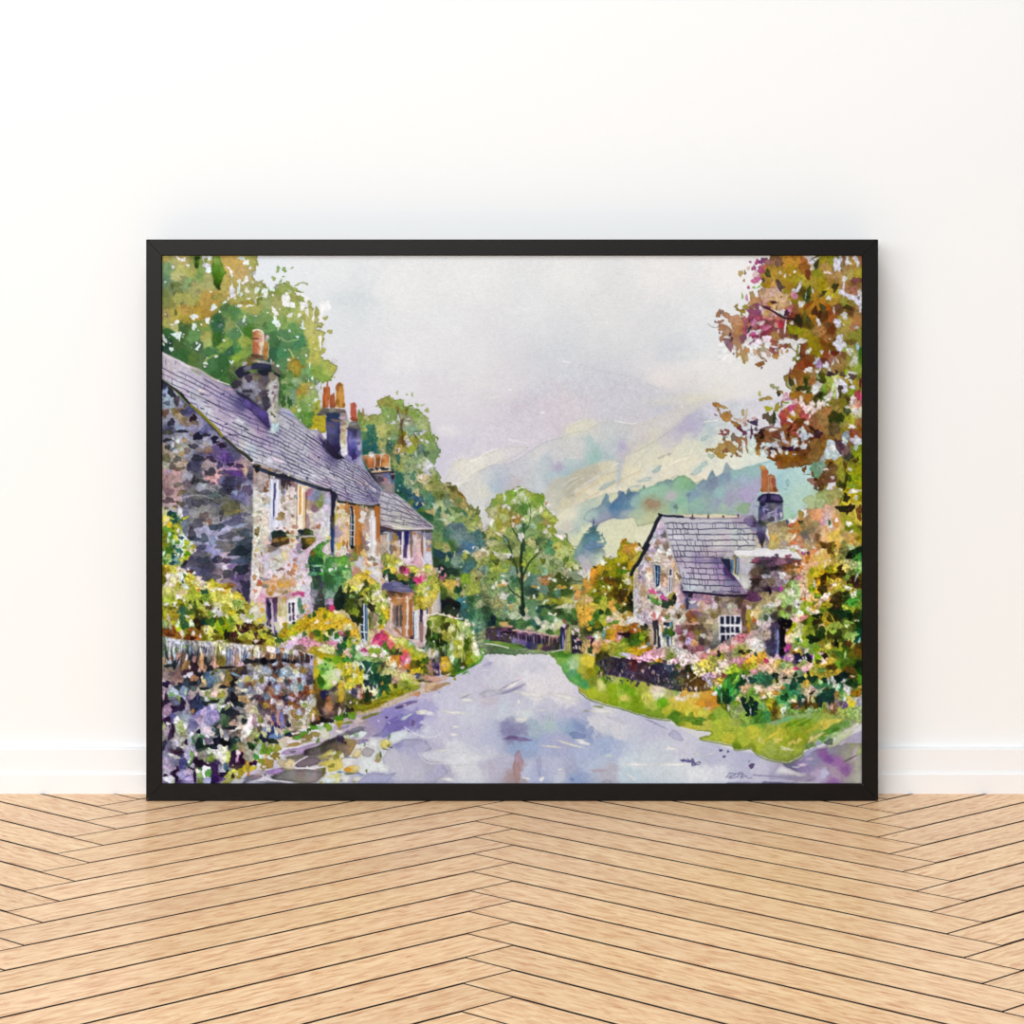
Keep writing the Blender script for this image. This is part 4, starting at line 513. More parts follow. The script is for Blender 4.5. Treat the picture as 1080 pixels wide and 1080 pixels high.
P("c0603c", "13.2 14 14.8 13.4 16.6 13.8 16.8 20 17.2 23 16 24 13.6 23.5 13.4 19", .4); B("15 14.5 14 10 0 3189 15 19 14 50 0 2900 14.5 22.5 14 10 0 2371 16.5 23.5 10 10 0 1858 12 24.5 6 20 0 2761", .9)
P("6a6664", "11.8 27 13 24 17 24 18.8 27 19 29 12 29", .4); B("15 25.5 26 10 0 2184 13 28 20 8 0 1093", .9)
F(tp("11.5 28.5 19 28.5 19.8 34 20 45 21.5 51 19 50 16 46 12 43 11.2 35"), C("14 30 821 12 32 1369 14 35 1915 14 38 1370 15 42 823 18 32 1640 18 35 2186 19 38 2732 20 44 3004 18 43 1369 19 48 2732 12 42 1353"), .4, 1, 1, .2)
B("18 36.5 10 10 0 1367 15.5 44 16 20 0 806 13 34.5 10 24 0 2171", .8)
T(355, 475)                                            # third chimney
P("8a8094", "40 25 64 24 66 26 65.5 50 62 49 57 48 54 43 49 40 44 32 40 29", .4); F(tp("40 25.5 65 24.5 65.8 30 65.5 50 57.5 48.5 54 43 49 40 43 32"), C("45 29 1366 60 40 2440 64 30 1094 63 45 2183 60 47 2441 58 29 1641 52 28 1895 64 40 2439"), .5, 1, 1, .2)
B("56 33 24 20 20 2680 60 30 14 34 -20 1418 63 35 14 30 20 1146 54 37 26 14 0 2953 50 33 34 30 0 1349 60 37 20 14 30 2715 64 28 20 50 0 804 64 27 20 8 0 2984", .9)
P("d8c4ae", "29 6 36 5 42 4 60 6 61 24 40 24.5 37 20 33 15", .5, 1, .9)
F(tp("29 7 34 5.5 40 6 45 5 50 6 56 4 60 7 60.5 20 60 23.5 40 24 36 20 32 14"), C("31 9 3205 34 13 2131 33 8 3240 40 11 3188 40 17 2915 43 8 3513 47 9 3204 48 13 1858 46 16 2131 51 13 2386 55 8 3204 55 13 3187 58 12 3204 59 6 2916 45 6 3531 60 15 3529 52 7 3532 56 18 3204 59 20 3240"), .4)
L("e4dccf", 10, "44 8 43.5 18", .8); L("e4dccf", 8, "51 6 50 17", .8); L("5c3420", 8, "51.5 11 51.5 18", .8); L("7a4424", 16, "48 10 47.8 18", .8); L("8c5430", 14, "34.5 11 34.5 17", .7); L("e0d0bc", 8, "60 8 60.5 23", .8); B("40 6 30 24 0 3549 53 4 30 10 -10 3548 47 6 30 10 0 3188 57 5 30 12 0 3205", .85)
P("dcd0c4", "37 20 60 19 61.5 23.5 61 25 40 25.5", .4, 1, .9); B("40 22 22 16 10 565 46 21 22 18 0 564 54 21 50 20 5 564 43 22 14 10 0 1639 42 24 20 8 0 3240 51 24 100 8 -2 3239", .95)
L("2a2434", 16, "39.5 26.2 48 25.8 56 25 64 24.5", .9); P("2a2640", "37 21 40 26 44 31 49 40 44 35 40 30 36 24", .4, 1, .9)
# gable wall in shade
GW = G("160 400 171 401 180 409 196 424 206 433 222 449 236 464 250 476 262 486 269 491 268 520 268 560 266 600 265 640 240 640 200 620 160 600")
T(165, 405); c = C("8 2 821 10 8 2203 15 18 2202 25 36 2438 30 26 1912 33 30 1095 35 44 2167 30 42 2166 16 40 2185 25 48 1930 22 46 2458 17 52 1094 35 49 2186 50 47 2186 54 52 1368 24 60 2458 62 61 1913 59 64 2458 68 76 1351 78 78 1609 30 78 2456 9 78 2439 82 74 1367 18 62 1912")
T(165, 475); c += C("36 6 2185 43 11 1094 11 18 2456 8 24 2696 30 15 2712 97 28 1608 62 19 2441 65 31 3225 45 26 1366 38 29 2458 22 28 2696 44 33 1092 82 39 821 100 26 3240 106 28 1094 100 40 2186 96 35 1094 50 40 2185 45 48 1638 8 44 2440 20 45 2696 24 56 2969 34 56 1639 65 52 1382 90 54 1640 80 62 1637 90 60 1364 98 65 2184 70 64 1639 56 68 2184 46 72 2184 38 66 1912 33 69 1640 60 78 2184 26 70 2458")
T(165, 545); c += C("60 18 2459 82 14 2459 88 19 1638 70 23 2459 101 37 837 70 40 2187 78 43 2714 56 54 1093 87 72 1896 52 65 1367 30 54 804 26 57 1368 76 72 2713 34 59 1913 100 68 1623")
F(GW, c, .4, 1, 1, .1, 3, 1.4, 1.2, gran=.1)
stones(G("168 400 236 466 268 492 268 560 266 600 262 620 168 560"), 6.2, 4.2, "8c8ca6", .1, .1, 1.2, 41, 4, alpha=.45)
F(GW, c, .4, 1, .45, .1, 3, 1.4, 1.2)
T(165, 405)
B("17 10 40 60 -30 820 12 22 36 28 0 1383 23 19 36 50 20 1349 10 33 44 44 0 1876 20 31 30 40 0 2164 26 30 50 20 -20 2148 31 32 44 34 20 1094 42 39 40 44 30 803 44 44 34 30 0 1893 36 46 40 26 0 2166 17 44 44 40 10 821 13 55 56 30 -5 1364 29 54 66 22 0 820 47 60 60 44 -20 548 57 58 40 24 0 820 12 64 50 22 -5 820 13 72 34 32 0 1092 24 70 30 34 0 2182 66 63 36 46 -20 548 74 69 60 36 20 804 50 66 44 26 0 1912 42 71 52 32 10 1093 59 74 46 40 0 2166 49 75 24 34 0 2166 35 76 40 34 0 1894 32 64 30 26 -20 2693 24 65 34 24 0 3276 19 62 20 16 0 3004 18 71 20 24 0 2202 56 69 26 14 20 2712 47 47 14 24 0 2166 40 57 20 34 0 2167 19 69 14 30 0 3276 19 75 34 24 -20 1383 32 41 30 30 0 2165 28 22 24 20 0 2459 9 13 26 20 0 1367 33 25 20 30 0 1637", .9, .18)
L("a9a6b8", 7, "66 69 70 67 76 65", .7); L("9a98b4", 5, "73 60 74 65 83 72", .6); L("a8a4b8", 6, "70 69 73 66 79 64", .4)
T(165, 475)
B("11 9 60 44 -10 1636 24 10 50 36 10 1365 28 4 30 36 0 2693 22 1 40 24 0 3004 47 9 72 40 -5 820 62 10 56 34 20 804 57 16 56 50 10 2440 56 15 20 14 0 2440 43 19 70 52 -5 1094 37 19 24 50 0 821 25 21 76 22 0 1620 18 18 44 36 -15 1621 14 24 34 20 -20 2443 32 12 20 24 0 2694 59 1 50 30 0 2149 61 26 76 54 10 820 75 25 46 30 0 1094 72 17 40 36 10 822 84 16 40 24 0 548 94 18 60 26 8 805 87 21 76 16 3 2955 89 26 90 34 12 1336 70 4 50 60 20 1624 82 9 60 60 -30 1079 90 6 50 60 20 1367 78 8 10 60 0 2138 60 31 70 20 0 3225 70 30 30 10 -40 3242 54 27 14 50 -10 2970 50 35 56 22 0 1092 42 34 20 50 10 820 44 39 14 24 0 1366 58 36 40 20 0 1093 64 38 34 18 0 1094 74 34 50 44 -10 1641 87 37 90 44 0 1094 95 42 30 30 0 1348 104 45 60 60 0 1350 25 39 60 26 -5 1637 35 38 50 40 0 1622 29 48 70 26 -15 1892 56 48 80 34 0 1366 64 44 40 12 20 2714 54 40 40 20 0 2474 72 42 26 30 0 2458 75 47 40 50 20 1093 84 47 40 40 0 820 89 49 40 34 0 2476 88 52 20 34 0 1369 98 54 50 90 -30 1641 38 59 50 60 0 1366 47 60 70 50 -10 1093 57 58 60 40 0 1366 68 57 70 40 0 1365 28 61 54 30 10 1364 85 66 100 80 -10 1636 74 73 30 60 10 1092 93 69 60 16 -15 2436 83 72 60 20 -10 2181 94 76 120 40 -15 1367 66 69 50 50 0 1911 54 75 56 46 20 1621 40 68 100 14 0 2185 42 79 50 24 0 1911 27 69 24 40 -20 3004 14 57 60 40 0 1349 14 47 50 50 0 1878 10 38 40 80 0 2423 104 56 30 50 0 2443 15 42 24 20 0 2696", .75, .2)
for s in ("35 54 40 52 50 51 60 54 65 55", "23 56 33 53 42 50", "96 45 98 40 104 38", "60 76 65 78 74 74", "48 46 56 43 65 47", "100 68 98 76 106 74"): L("a4a0b0", 9, s, .75)
for s in ("6 35 8 40 14 56", "18 30 20 38 21 52"): L("6c5460", 8, s, .3)
T(165, 545)
B("46 8 90 50 -15 1366 40 20 50 70 -10 1093 43 25 60 30 -10 837 54 25 56 56 0 1110 31 9 70 80 0 1656 60 6 30 50 -20 2149 58 8 14 16 0 3258 69 12 86 44 -16 837 90 6 120 54 -14 1367 82 22 110 40 -12 1366 100 18 80 40 -8 1110 102 28 90 44 -8 1110 78 34 140 54 8 1638 94 40 130 50 -4 564 85 29 24 16 0 1110 52 35 60 34 15 1094 50 43 100 34 0 1639 60 43 34 24 0 1910 70 49 70 40 0 1093 80 50 50 36 0 1077 66 50 40 30 0 821 47 50 40 30 10 838 57 50 30 44 0 837 40 54 80 40 -10 1366 95 51 110 40 0 1111 97 60 100 50 -10 564 78 58 34 34 -20 3277 85 56 50 16 -15 2155 82 65 90 40 -12 1093 70 64 50 60 0 1895 56 61 70 40 -10 1094 62 70 100 50 0 1366 93 70 70 50 0 1351 90 67 16 34 0 2170 103 77 70 50 20 821 27 53 40 36 0 548 78 74 50 30 10 2168 44 60 60 40 0 1367 64 27 40 60 0 1930 58 17 30 44 10 2732 68 17 40 20 -20 2186 92 25 60 30 -10 2459 96 10 80 20 -14 2476 70 38 60 20 0 2459 88 46 80 16 0 2459 59 37 40 44 0 2187 48 30 60 14 0 2459", .8, .18)
mottle(GW, .1); crisp(GW, 1.15, .45)
tone(G("238 390 255 378 268 372 282 376 297 392 296 436 284 436 246 412"), .75, .86, 1); mottle(G("250 402 295 402 294 436 284 434 252 412"), .14, .5, 1)
# ---- sunlit fronts of the left houses
H1 = G("267 488 288 494 312 504 330 511 349 518 349 545 350 560 352 600 350 680 264 680 264 620 267 560")
T(260, 475); c = C("3 24 2968 2 32 2696 18 40 2713 12 56 3548 9 50 3549 11 70 3548 27 48 3277 29 60 3021 36 50 3277 35 65 3549 45 37 1076 52 48 3532 47 58 3532 45 65 3532 48 70 3532 60 60 3531 59 43 3532 65 43 3530 70 50 2664 74 54 2187 80 52 1930 70 62 2967 78 66 2151 83 62 2196 85 54 2198 92 56 2732 90 65 3261 84 72 3276 72 72 3531 69 76 3240 78 77 3276 93 50 2715 90 76 3277")
T(260, 545); c += C("2 3 2186 10 4 3258 10 10 3548 20 6 3531 17 15 3548 11 25 3548 14 29 3275 6 33 3548 31 49 3275 28 51 3276 39 46 3275 36 52 3275 31 56 3276 23 50 3261 16 60 2985 10 62 3549 25 64 3533 60 48 3260 64 76 3533 46 58 3533 48 24 3531 31 6 3278 35 6 3550 62 6 3531 76 10 3258 83 5 3260 90 6 3277 88 16 3276 90 21 3548 83 25 3260 76 34 3260 70 40 3244 42 37 3532 33 34 2167")
T(260, 615); c += C("13 13 3532 28 3 3495 40 9 3240 50 4 3495 58 5 3548 64 4 3277 70 15 3261 74 23 2988 69 20 3277 48 15 3226 40 32 3256 18 20 3499 16 26 3258 42 40 3528 39 48 3548 20 40 3274 22 46 3003")
F(H1, c, .4, 1, 1, .05, 3, 1.2, 1.0, gran=.09)
T(260, 475)
stones(G("268 505 284 505 284 545 276 620 268 640"), 3.6, 3.0, "e4e0d8", .14, .12, 1, 51, 0, alpha=.35)
dabs(G("268 500 283 505 282 560 300 590 330 600 340 640 300 640 268 650"), 90, .35, 1.1, .1, 2, 52, .6, pal="e6e2da a88c74 d8c4b0 8c7a68 e4dcd0 b8a49c dcb898 c8b8c4", alpha=.65, edge=.25)
B("15 33 40 70 0 2986 17 44 60 40 0 2713 22 45 30 30 0 2130 24 38 20 40 10 2933 26 29 16 30 0 1892 11 30 26 14 0 3514 11 48 24 40 0 3549 15 52 60 16 20 3532 19 56 14 24 10 2695 23 57 34 50 0 3257 12 64 40 60 0 3549 10 73 30 40 0 3548 15 70 34 16 -20 3001 23 68 30 40 0 3532 41 56 24 50 0 2711 40 44 20 50 0 2165 46 44 30 60 10 3532 54 39 26 30 0 2406 52 37 30 14 30 2679 57 43 16 40 0 2423 43 48 14 34 20 1931 46 40 20 40 0 1621 42 64 20 30 30 3258 46 62 30 14 -30 3531 44 66 16 30 0 2183 49 64 14 34 20 3548 51 55 20 16 10 2965 48 52 20 14 0 2968 40 74 44 40 0 2419 52 74 16 16 0 2148 54 65 16 50 0 3548 56 53 20 22 0 1946 51 70 30 30 0 3548", .85, .25)
mottle(H1, .1, .6, 1); tone(H1, .85, .97, 1)
# windows of the first house
P("c8cce4", "26.5 33 32 32 38.5 33 38.5 56 35 79 28 80 27 56", .3, 1, .9, .1); L("3c3c84", 20, "32 38 31.8 48 31.2 60 31 77", .9); L("54507c", 10, "33 37 33 50 32.2 56", .9); L("e0e2ee", 16, "29 34 29 56 29 78", .9); L("e2e2ee", 18, "36 34 35.5 52 34.5 76", .9); L("7884b0", 8, "26.8 33 27.5 40", .8); L("ece8e4", 14, "31 31 34 26 40 25.5", .8); L("6c6c7c", 8, "37.5 34 37.2 44", .8)
P("e0d8cc", "58 40 66.5 40 66.8 83 58.2 83", .3, 1, 1, .1); L("dc9a30", 26, "61.2 42 61.2 56 61 72", .95); L("e4a840", 16, "65.5 48 65.5 64 65.5 80", .9); L("ece4d4", 18, "64 44 63.5 80", .95); L("ece8dc", 12, "59 42 58.8 80", .95); L("8c6c6c", 9, "57.6 38 57.5 80", .7); L("5c4448", 12, "68 48 67.6 80", .75)
T(260, 545); P("e4d8c4", "58.4 -1 66.8 -1 66.8 13 58.4 13", .3, 1, 1, .1); L("dca43c", 10, "65.5 -1 66 13", .9); L("ece6da", 24, "61 0 61.2 12", .9); L("6c4c3c", 9, "57.5 0 57.2 14", .8); L("5c4848", 10, "67.5 0 67.6 13", .7); P("d4d8ec", "27.5 0 38.5 0 38 13 28 15", .3, 1, .9); L("8890c0", 10, "31 0 31 4", .9); L("e4e6f0", 26, "34.5 2 34 12", .9); B("38 2 40 30 0 2693 43 6 20 60 0 3003 48 5 30 30 20 3532 55 12 40 16 0 2952 70 6 20 80 0 2697 82 11 24 30 10 2660 77 8 14 40 -10 3258 76 13 30 10 0 2696 53 0 20 10 0 2694", .85)
# eaves gutter
T(260, 475)
L("262c3c", 44, "9 18 14 21.5 22 23.5 30 27 40 29 50 31 56 34 65 37 76 41 86 44 96 45.5", .95, .1, .4); L("34446c", 30, "16 22.5 23 25", .8); L("3c4c70", 24, "56 35 64 38 72 40 80 42.5", .7); L("2a3454", 14, "33 30 42 32 52 34", .8); L("a8a498", 6, "47 28 56 32 64 35 74 37.5", .8); L("8c7a3c", 6, "24 21 32 22 38 23.5", .7); B("18 18 10 8 0 3275 26 22 14 16 0 2690 48 28 16 14 0 3274 37 26 30 10 0 2457 64 35 14 5 0 2985 77 39 8 5 0 2707 83 40 10 5 0 2711 12 23 30 20 0 546 13 18 30 20 0 546 11 16 24 10 10 1909", .9)
# dark return between the first and second house
P("282848", "95.5 45 101 47 103 52 102 62 100 70 101 83 96 83 96.5 62", .4); T(260, 545); P("28345c", "96.2 -2 102 -2 102.2 18 102.5 44 99 45 96 39 95.5 20", .4); B("99 9 30 50 0 1364 98 2 30 30 0 1346 99 28 34 110 0 584 100 43 40 30 0 1640 100 13 24 24 0 1111", .9); L("a8b8d0", 9, "94.5 12 94.5 26", .7)
# front of the second and third house
H2 = G("355 528 373 532 401 534 401 560 402 600 410 640 400 690 352 690 352 600 353 545")
T(355, 475); c = C("7 68 3531 4 76 3531 2 74 3252 11 70 2676 23 65 2932 22 74 2659 40 70 2166 41 78 3549 45 68 2658 46 76 2659 10 78 3530")
T(355, 545); c += C("4 17 2714 11 23 3512 10 40 3275 24 10 2931 24 25 2914 25 38 2147 34 10 2968 41 10 3277 42 30 3549 46 10 2659 47 25 2915 46 40 2968 22 44 2180 21 61 2951 40 70 3276 33 64 3506 30 54 3531 48 48 3276 8 52 1957 17 54 2743 43 44 3276")
F(H2, c, .4, 1, 1, .05, 3, 1.2, 1.0, gran=.09); mottle(H2, .1, .6, 1)
H3 = G("400 556 416 559 456 559 455 580 458 610 462 680 400 690 402 600")
c = C("53 13 1349 52 17 1093 54 23 2712 58 25 3259 64 25 2692 70 33 3258 73 22 823 74 30 3260 90 30 3259 92 45 3499 87 40 3242 103 23 1913 100 50 3277 52 65 3241 49 62 2968 62 42 2985 68 42 3239 95 56 3242 90 54 3243 82 47 3533 76 49 3533")
F(H3, c, .4, 1, 1, .05, 3, 1.2, 1.0, gran=.09); mottle(H3, .1, .6, 1)
T(355, 475)
L("30382c", 30, "2 58 10 59 20 61.5 30 63 40 64 48 62.5", .95, 0, .4); L("54503c", 20, "25 65 34 64.5 43 64", .7); L("2a2a3c", 16, "0 50 1 55 3 58", .9)
B("6 65 40 30 0 3220 12 64 20 60 0 2932 4 70 30 40 0 3531 9 72 40 26 0 3274 3 76 20 40 0 3252 1 66 16 20 0 2148 30 74 40 60 10 3549 34 67 24 30 0 3240 38 74 20 50 0 2985 29 65 30 30 0 2711 6 78 50 20 0 3530", .85, .25)
L("b8752c", 44, "23.2 64 23.2 72 23.5 81", .9); L("182840", 34, "17 65 17 72 17.8 81", .95); L("d0d8e0", 9, "16 66 16.2 73 16.5 81", .9); L("d8dce4", 8, "20 68 20 81", .8); L("dcdfe4", 6, "15 74 20.5 74.2", .9); L("dcdfe4", 40, "41 70 41.2 81", .8); L("b0662a", 44, "45.5 65 46 73 46.5 81", .9); B("30 66 20 30 0 2712", .8)
T(355, 545)
L("bc7c34", 44, "23.8 -1 23.5 10 23.8 25 25 41", .9); L("8c5c24", 14, "25.5 33 25.5 41", .8); L("b06c34", 46, "46.5 -1 47 10 46.8 26", .9); L("b89478", 30, "46.8 26 47 44", .7); L("142c44", 36, "17.8 -1 18 12 17.8 25 17.5 35", .95); L("14243c", 10, "15.5 0 15.5 33", .9); L("dcdfe6", 8, "16.5 -1 16.5 32", .9); L("e0e0e4", 9, "20.5 -1 20.3 12 20 33", .9)
for y in (85, 155, 225): L("dfe4e8", 8, [150, y, 200, y+4], .9)
L("1c5470", 14, "18.5 2 18.5 7", .8); L("245c7c", 14, "18.3 11 18.3 15", .7); B("18 34 20 20 0 291", .95)
P("dcdce4", "37.8 0 44.5 0 44.8 38 44 43 40 40 38.5 30", .4, 1, .95, .1); L("b8bcd0", 14, "39.2 2 40 38", .7); L("ecebea", 10, "43 4 43 38", .8); L("c4a48c", 8, "44 33 44 42", .7)
B("11 8 24 28 0 3205 6 13 20 34 0 3509 10 6 20 20 0 3530 3 6 20 60 0 3532 3 33 30 44 0 3507 8 30 14 40 0 2931 12 32 14 44 10 2660 10 18 40 70 0 3513 30 12 22 26 0 3222 29 4 30 40 0 3549 35 6 14 50 0 2968 34 29 34 24 0 2168 33 35 36 40 0 2167 30 24 14 60 0 2168 35 23 20 50 0 3548 31 19 20 30 0 3259 15 39 30 26 10 2951 14 44 30 26 0 1895 17 48 30 20 -20 2692 22 46 34 20 -20 1924 19 50 30 14 0 2166 31 42 40 40 0 3511 33 50 30 50 20 3496 36 56 16 40 -20 3223 40 48 50 24 20 2166 44 54 26 24 20 2660 26 52 44 60 0 3004 30 59 40 40 0 3276 16 59 36 34 0 3242 24 62 34 24 0 2951 13 54 20 20 -30 2695 40 60 60 30 30 3277 45 64 40 40 0 3549 42 69 60 20 30 3260 52 56 30 40 0 3242 54 68 44 30 10 3532 53 72 30 16 0 3239 2 44 20 40 0 3498 7 39 30 30 0 3532", .85, .25)
L("4a3440", 30, "50.5 12 56 13 62 15 69 16.5", .9, .2, .5); L("2c2c4c", 14, "50.5 16 60 17 69 18", .8); L("6a4c5c", 8, "52 11 58 10.5 64 13", .7); L("f0ecdc", 14, "64 11 72 13 82 14 96 14.5", .5); L("4a4448", 14, "69 16.5 82 16 96 15.5 106 15 108.5 14.8", .85); L("3c4434", 24, "98 17 108 16.5", .8)
P("dcd4dc", "74 17 77 17 77 48 74.5 48", .3); P("2c2c78", "76.8 17 82.6 16.5 82 30 80.6 34 80 47 76.2 47 77 30", .3, 1, 1, .2); B("78 40 24 70 0 1351 80 22 20 50 0 551 78 46 20 10 0 2135", .8); L("dccfd4", 14, "83 34 81.8 48", .9); L("242c5c", 12, "73.2 19 73 32", .85); L("202848", 8, "72.8 34 72.6 43", .7); L("ecdcdc", 10, "75.5 18 75.2 48", .8)
B("85 26 20 90 0 1894 85 38 16 80 0 2166 88 19 30 20 0 2677 93 22 24 40 0 2695 93 28 20 30 0 3515 90 25 16 40 10 3532 94 38 36 90 0 3515 89 42 24 70 0 3243 93 50 40 50 0 3499 86 52 20 14 0 3210 98 33 16 150 0 2405 100 30 14 150 0 3549 103 21 40 24 0 2186 107 23 14 40 0 2440 105 29 30 30 0 3257 105 37 30 26 0 2949 103 46 40 60 0 3277 62 23 30 50 10 1930 62 37 24 50 0 1639 65 24 14 40 0 2676 69 24 20 34 0 2436 66 36 20 40 0 2403 70 40 20 60 0 3240 59 30 14 100 0 3276 56 18 30 14 0 2748 54 30 40 80 0 2985 51 26 20 50 0 3241 52 39 30 50 0 2712 57 41 20 24 0 2167", .85, .2)
# window boxes, first house
T(260, 545)
P("2a3a34", "28 19 31 15 36 16 40 14.5 44 19 47 22 46 25 36 24 30 25 27.5 23", .8, 1, 1, .2); P("5c4020", "29 25 36 23 45 23.5 49 26 48 30 43 32 38 34.5 30 33 28.5 30", .7, 1, 1, .2)
B("33 27 40 24 0 2420 42 26 40 24 -10 2419 32 32 40 24 0 1075 40 30 30 20 0 1346 36 32 24 24 0 1092 47 27 24 20 0 1347 47 18 24 20 0 1619 43 20 30 20 20 835 39 18 40 24 0 563 31 19 30 24 0 580 35 13 14 10 0 3172 43 13 14 14 0 3445 52 18 18 20 0 3189 51 22 40 16 0 2744 52 27 20 24 0 3203 46 24 30 10 0 2690 49 21 20 14 0 3274 28 24 8 50 0 2476", .92)
P("3c4430", "59 18 62 15 67 13 71 14 76 17 77 21 70 22 64 21.5 60 23", .8, 1, 1, .2); P("5c5420", "62 24 70 22.5 77 23 79 27 75 31 70 35 65 38 61 35 60.5 30", .8, 1, 1, .2)
B("62 17 34 30 0 564 70 17 40 20 20 1106 74 18 24 24 0 1396 64 16 14 10 0 564 72 26 50 20 -10 2690 77 26 20 30 0 2178 66 34 36 30 0 818 64 29 24 40 0 1090 72 30 30 20 20 2418 74 29 14 10 0 3204 69 33 20 20 0 1346 58 24 20 24 0 1380 60 21 14 20 0 1930 60 27 24 20 0 2715 60 34 34 40 0 2169 61 40 34 20 0 1928 58 37 24 20 0 2442 69 22 40 8 0 3276 55 11 30 20 0 2951 74 22 20 8 0 3274", .92)
B("12 17 34 46 0 2164 11 20 20 14 0 1362 20 23 36 30 0 3531 23 29 40 34 0 3515 8 29 20 16 0 3514 14 30 10 14 0 2457 12 38 26 24 0 3255 17 42 16 20 -20 2436 10 44 18 20 0 2693 11 49 14 40 0 3274 23 38 24 44 0 2985 27 37 30 30 0 2166 34 41 60 34 -35 3004 38 38 20 24 0 2731 30 48 60 16 -20 3532 33 49 70 8 20 2712 44 44 36 70 0 3529 48 43 16 60 0 3532 50 34 26 18 0 3240 56 49 36 20 10 2951 55 49 20 10 0 2679 48 55 16 14 0 3444 55 56 24 28 0 3459 57 60 30 26 0 3513 60 55 14 10 0 3513 39 60 44 16 -8 2150 35 61 14 8 0 2167 50 64 34 36 20 2677 53 61 30 20 0 3205 54 65 14 20 0 3205 32 68 26 20 10 3222 43 68 20 34 0 3222 42 72 14 20 0 3239 59 69 20 26 0 2731 62 69 12 20 0 2998 65 75 10 26 -20 3222 49 76 40 30 0 3494 54 74 30 40 0 3496 38 76 34 40 0 3220 45 76 34 20 20 3492 30 74 30 14 0 3479 15 75 34 26 20 3155 13 77 16 20 0 3204 20 71 50 20 10 2441 9 69 24 34 20 2949 21 79 40 20 0 2183 30 79 20 14 0 3492 23 56 30 60 0 3277 21 48 20 40 -20 3260 15 60 10 40 0 2696 64 60 30 6 0 3500 64 46 60 50 0 3260 54 42 40 50 0 3261 55 40 30 10 20 2954 67 56 30 40 0 3261", .88, .2)
T(260, 615)
B("10 9 24 20 0 3462 6 6 20 30 0 3276 14 2 24 20 0 2932 18 14 30 26 0 3467 15 18 40 20 0 3499 20 9 34 40 0 3516 24 6 14 50 10 3221 22 4 34 16 -20 2183 31 6 20 34 0 3476 27 12 30 22 0 2946 40 3 34 30 0 3492 47 2 34 24 0 3493 39 10 24 14 0 3222 45 10 24 18 -20 2181 42 12 16 10 0 1925 52 6 24 26 0 3276 60 7 40 30 30 3549 54 3 24 20 0 3496 35 13 50 24 0 3532", .88)
P("d04c90", "50.5 13 53 11 56 10.5 58 9 62 9.5 66 11 65.5 16 62 15.5 60 13 56 14 53 15.5", .6); B("64 11 20 14 0 3400 56 12 30 12 0 3434 60 10 20 10 0 3450 50 16 40 16 -10 3242", .9)
P("5c3c64", "22 17 30 16.5 35.5 16.5 35 29 34.5 42 35 58 32 59 31 50 30 30 27 21 21.5 24", .4); P("3c3068", "22.8 20 27 21 28 26 28.5 33 28 41 26.5 45 24 42 23.2 30", .3); P("d4bcd8", "25 17 30 19 30 26 31 34 32 45 32 54 30 56 28.5 54 29 44 28.2 30 28 23", .4, 1, .95, .1); B("26 25 20 30 0 548 27 36 14 60 0 822 32 20 30 40 0 1333 33 28 20 60 0 1607 33 42 20 70 0 1913 33 53 20 50 0 1640 24 46 16 26 0 1077 27 48 12 24 0 805 26 43 12 20 0 2119 34 59 20 24 0 837 23 33 8 80 0 1352 21 20 8 60 0 3484", .92)
P("e4e4ea", "46.5 19 52 17.5 60 15 61.5 17 58.5 18 58.5 43 54 47 47 45 46.2 30", .4, 1, 1, .1); P("2c2848", "47.7 22 49.8 22 50 34.5 48 34.5", .3); P("3c2c54", "52 22 54.8 22 54.5 34.5 51.8 34.5", .3); P("3c3858", "48.8 36.5 50.6 36.5 50.8 43.5 49 43.5", .3); P("5c3068", "52.2 35.5 54.8 35.5 54.8 42.5 52.2 42.5", .3); B("54 46 22 22 0 548 53 24 10 20 0 548 53 30 14 24 0 1078 58 38 12 24 0 2185", .92)
P("6c9c84", "58.2 18 62 16.5 63.5 23 65.5 29 64 35 61 35 59 30", .5); B("60 23 20 50 0 1415 64 30 24 40 0 1140 62 39 30 40 0 2986 60 44 20 30 0 2730 63 42 14 30 0 2184", .9)
B("43 19 24 34 0 3235 39 25 24 80 0 3256 38 33 20 60 0 2983 43 26 20 50 0 3547 42 33 24 60 0 3273 40 44 50 60 -30 3805 35 50 30 60 -20 3548 44 40 24 30 0 3548 37 20 14 40 0 3258 66 27 24 30 0 3494 67 38 20 34 0 3459 64 33 14 20 0 1413 70 32 26 14 0 3492 70 26 20 30 0 3532", .85)
# porch, front door and low windows of the further house
T(355, 615)
P("b0744c", "56 9 88 11 87 25 86 62 82 64 76 62 64 52 60 40 60 20 57 15", .4)
F(tp("56 9 88 11 86.8 25 86 64 76 63 70 52 64 52 60 44 59.6 20"), C("62 11 1347 70 11 1346 76 10 2131 64 15 2932 74 15 2916 70 17 3241 79 19 3257 66 20 2948 73 21 2659 62 25 3223 62 35 3224 69 27 1621 69 40 1621 72 33 2166 74 40 1092 65 33 1894 77 27 2931 77 40 2949 76 56 3206 80 30 3532 80 50 3532 84 30 2659 84 45 2387 83 56 2660 84 23 2933 70 50 2166 63 48 3532 59 48 1366 60 40 2694 85 17 3223 74 50 1349 73 56 3276"), .4, 1, 1, .15)
for s, cc, wd in (("80 15 80.5 30 80.3 45 80 60", "e2d6cc", 18), ("62.5 23 61.8 35 61.5 50", "dccfc8", 18), ("69 26 69 48", "4c4450", 26), ("73 26 73.5 48", "5c4c4c", 22), ("66 26 65.5 47", "7a605c", 20), ("71 27 71.2 49", "a88c78", 7), ("77 25 76.8 42 76 60", "c07c40", 30), ("74.5 48 74.5 60", "8c5c44", 10), ("84 20 84.2 60", "a0602c", 28), ("62 19.5 70 19 79 19", "b8753c", 18), ("68 16.5 75 17", "dcb8a0", 10)): L(cc, wd, s, .85, 0, .5)
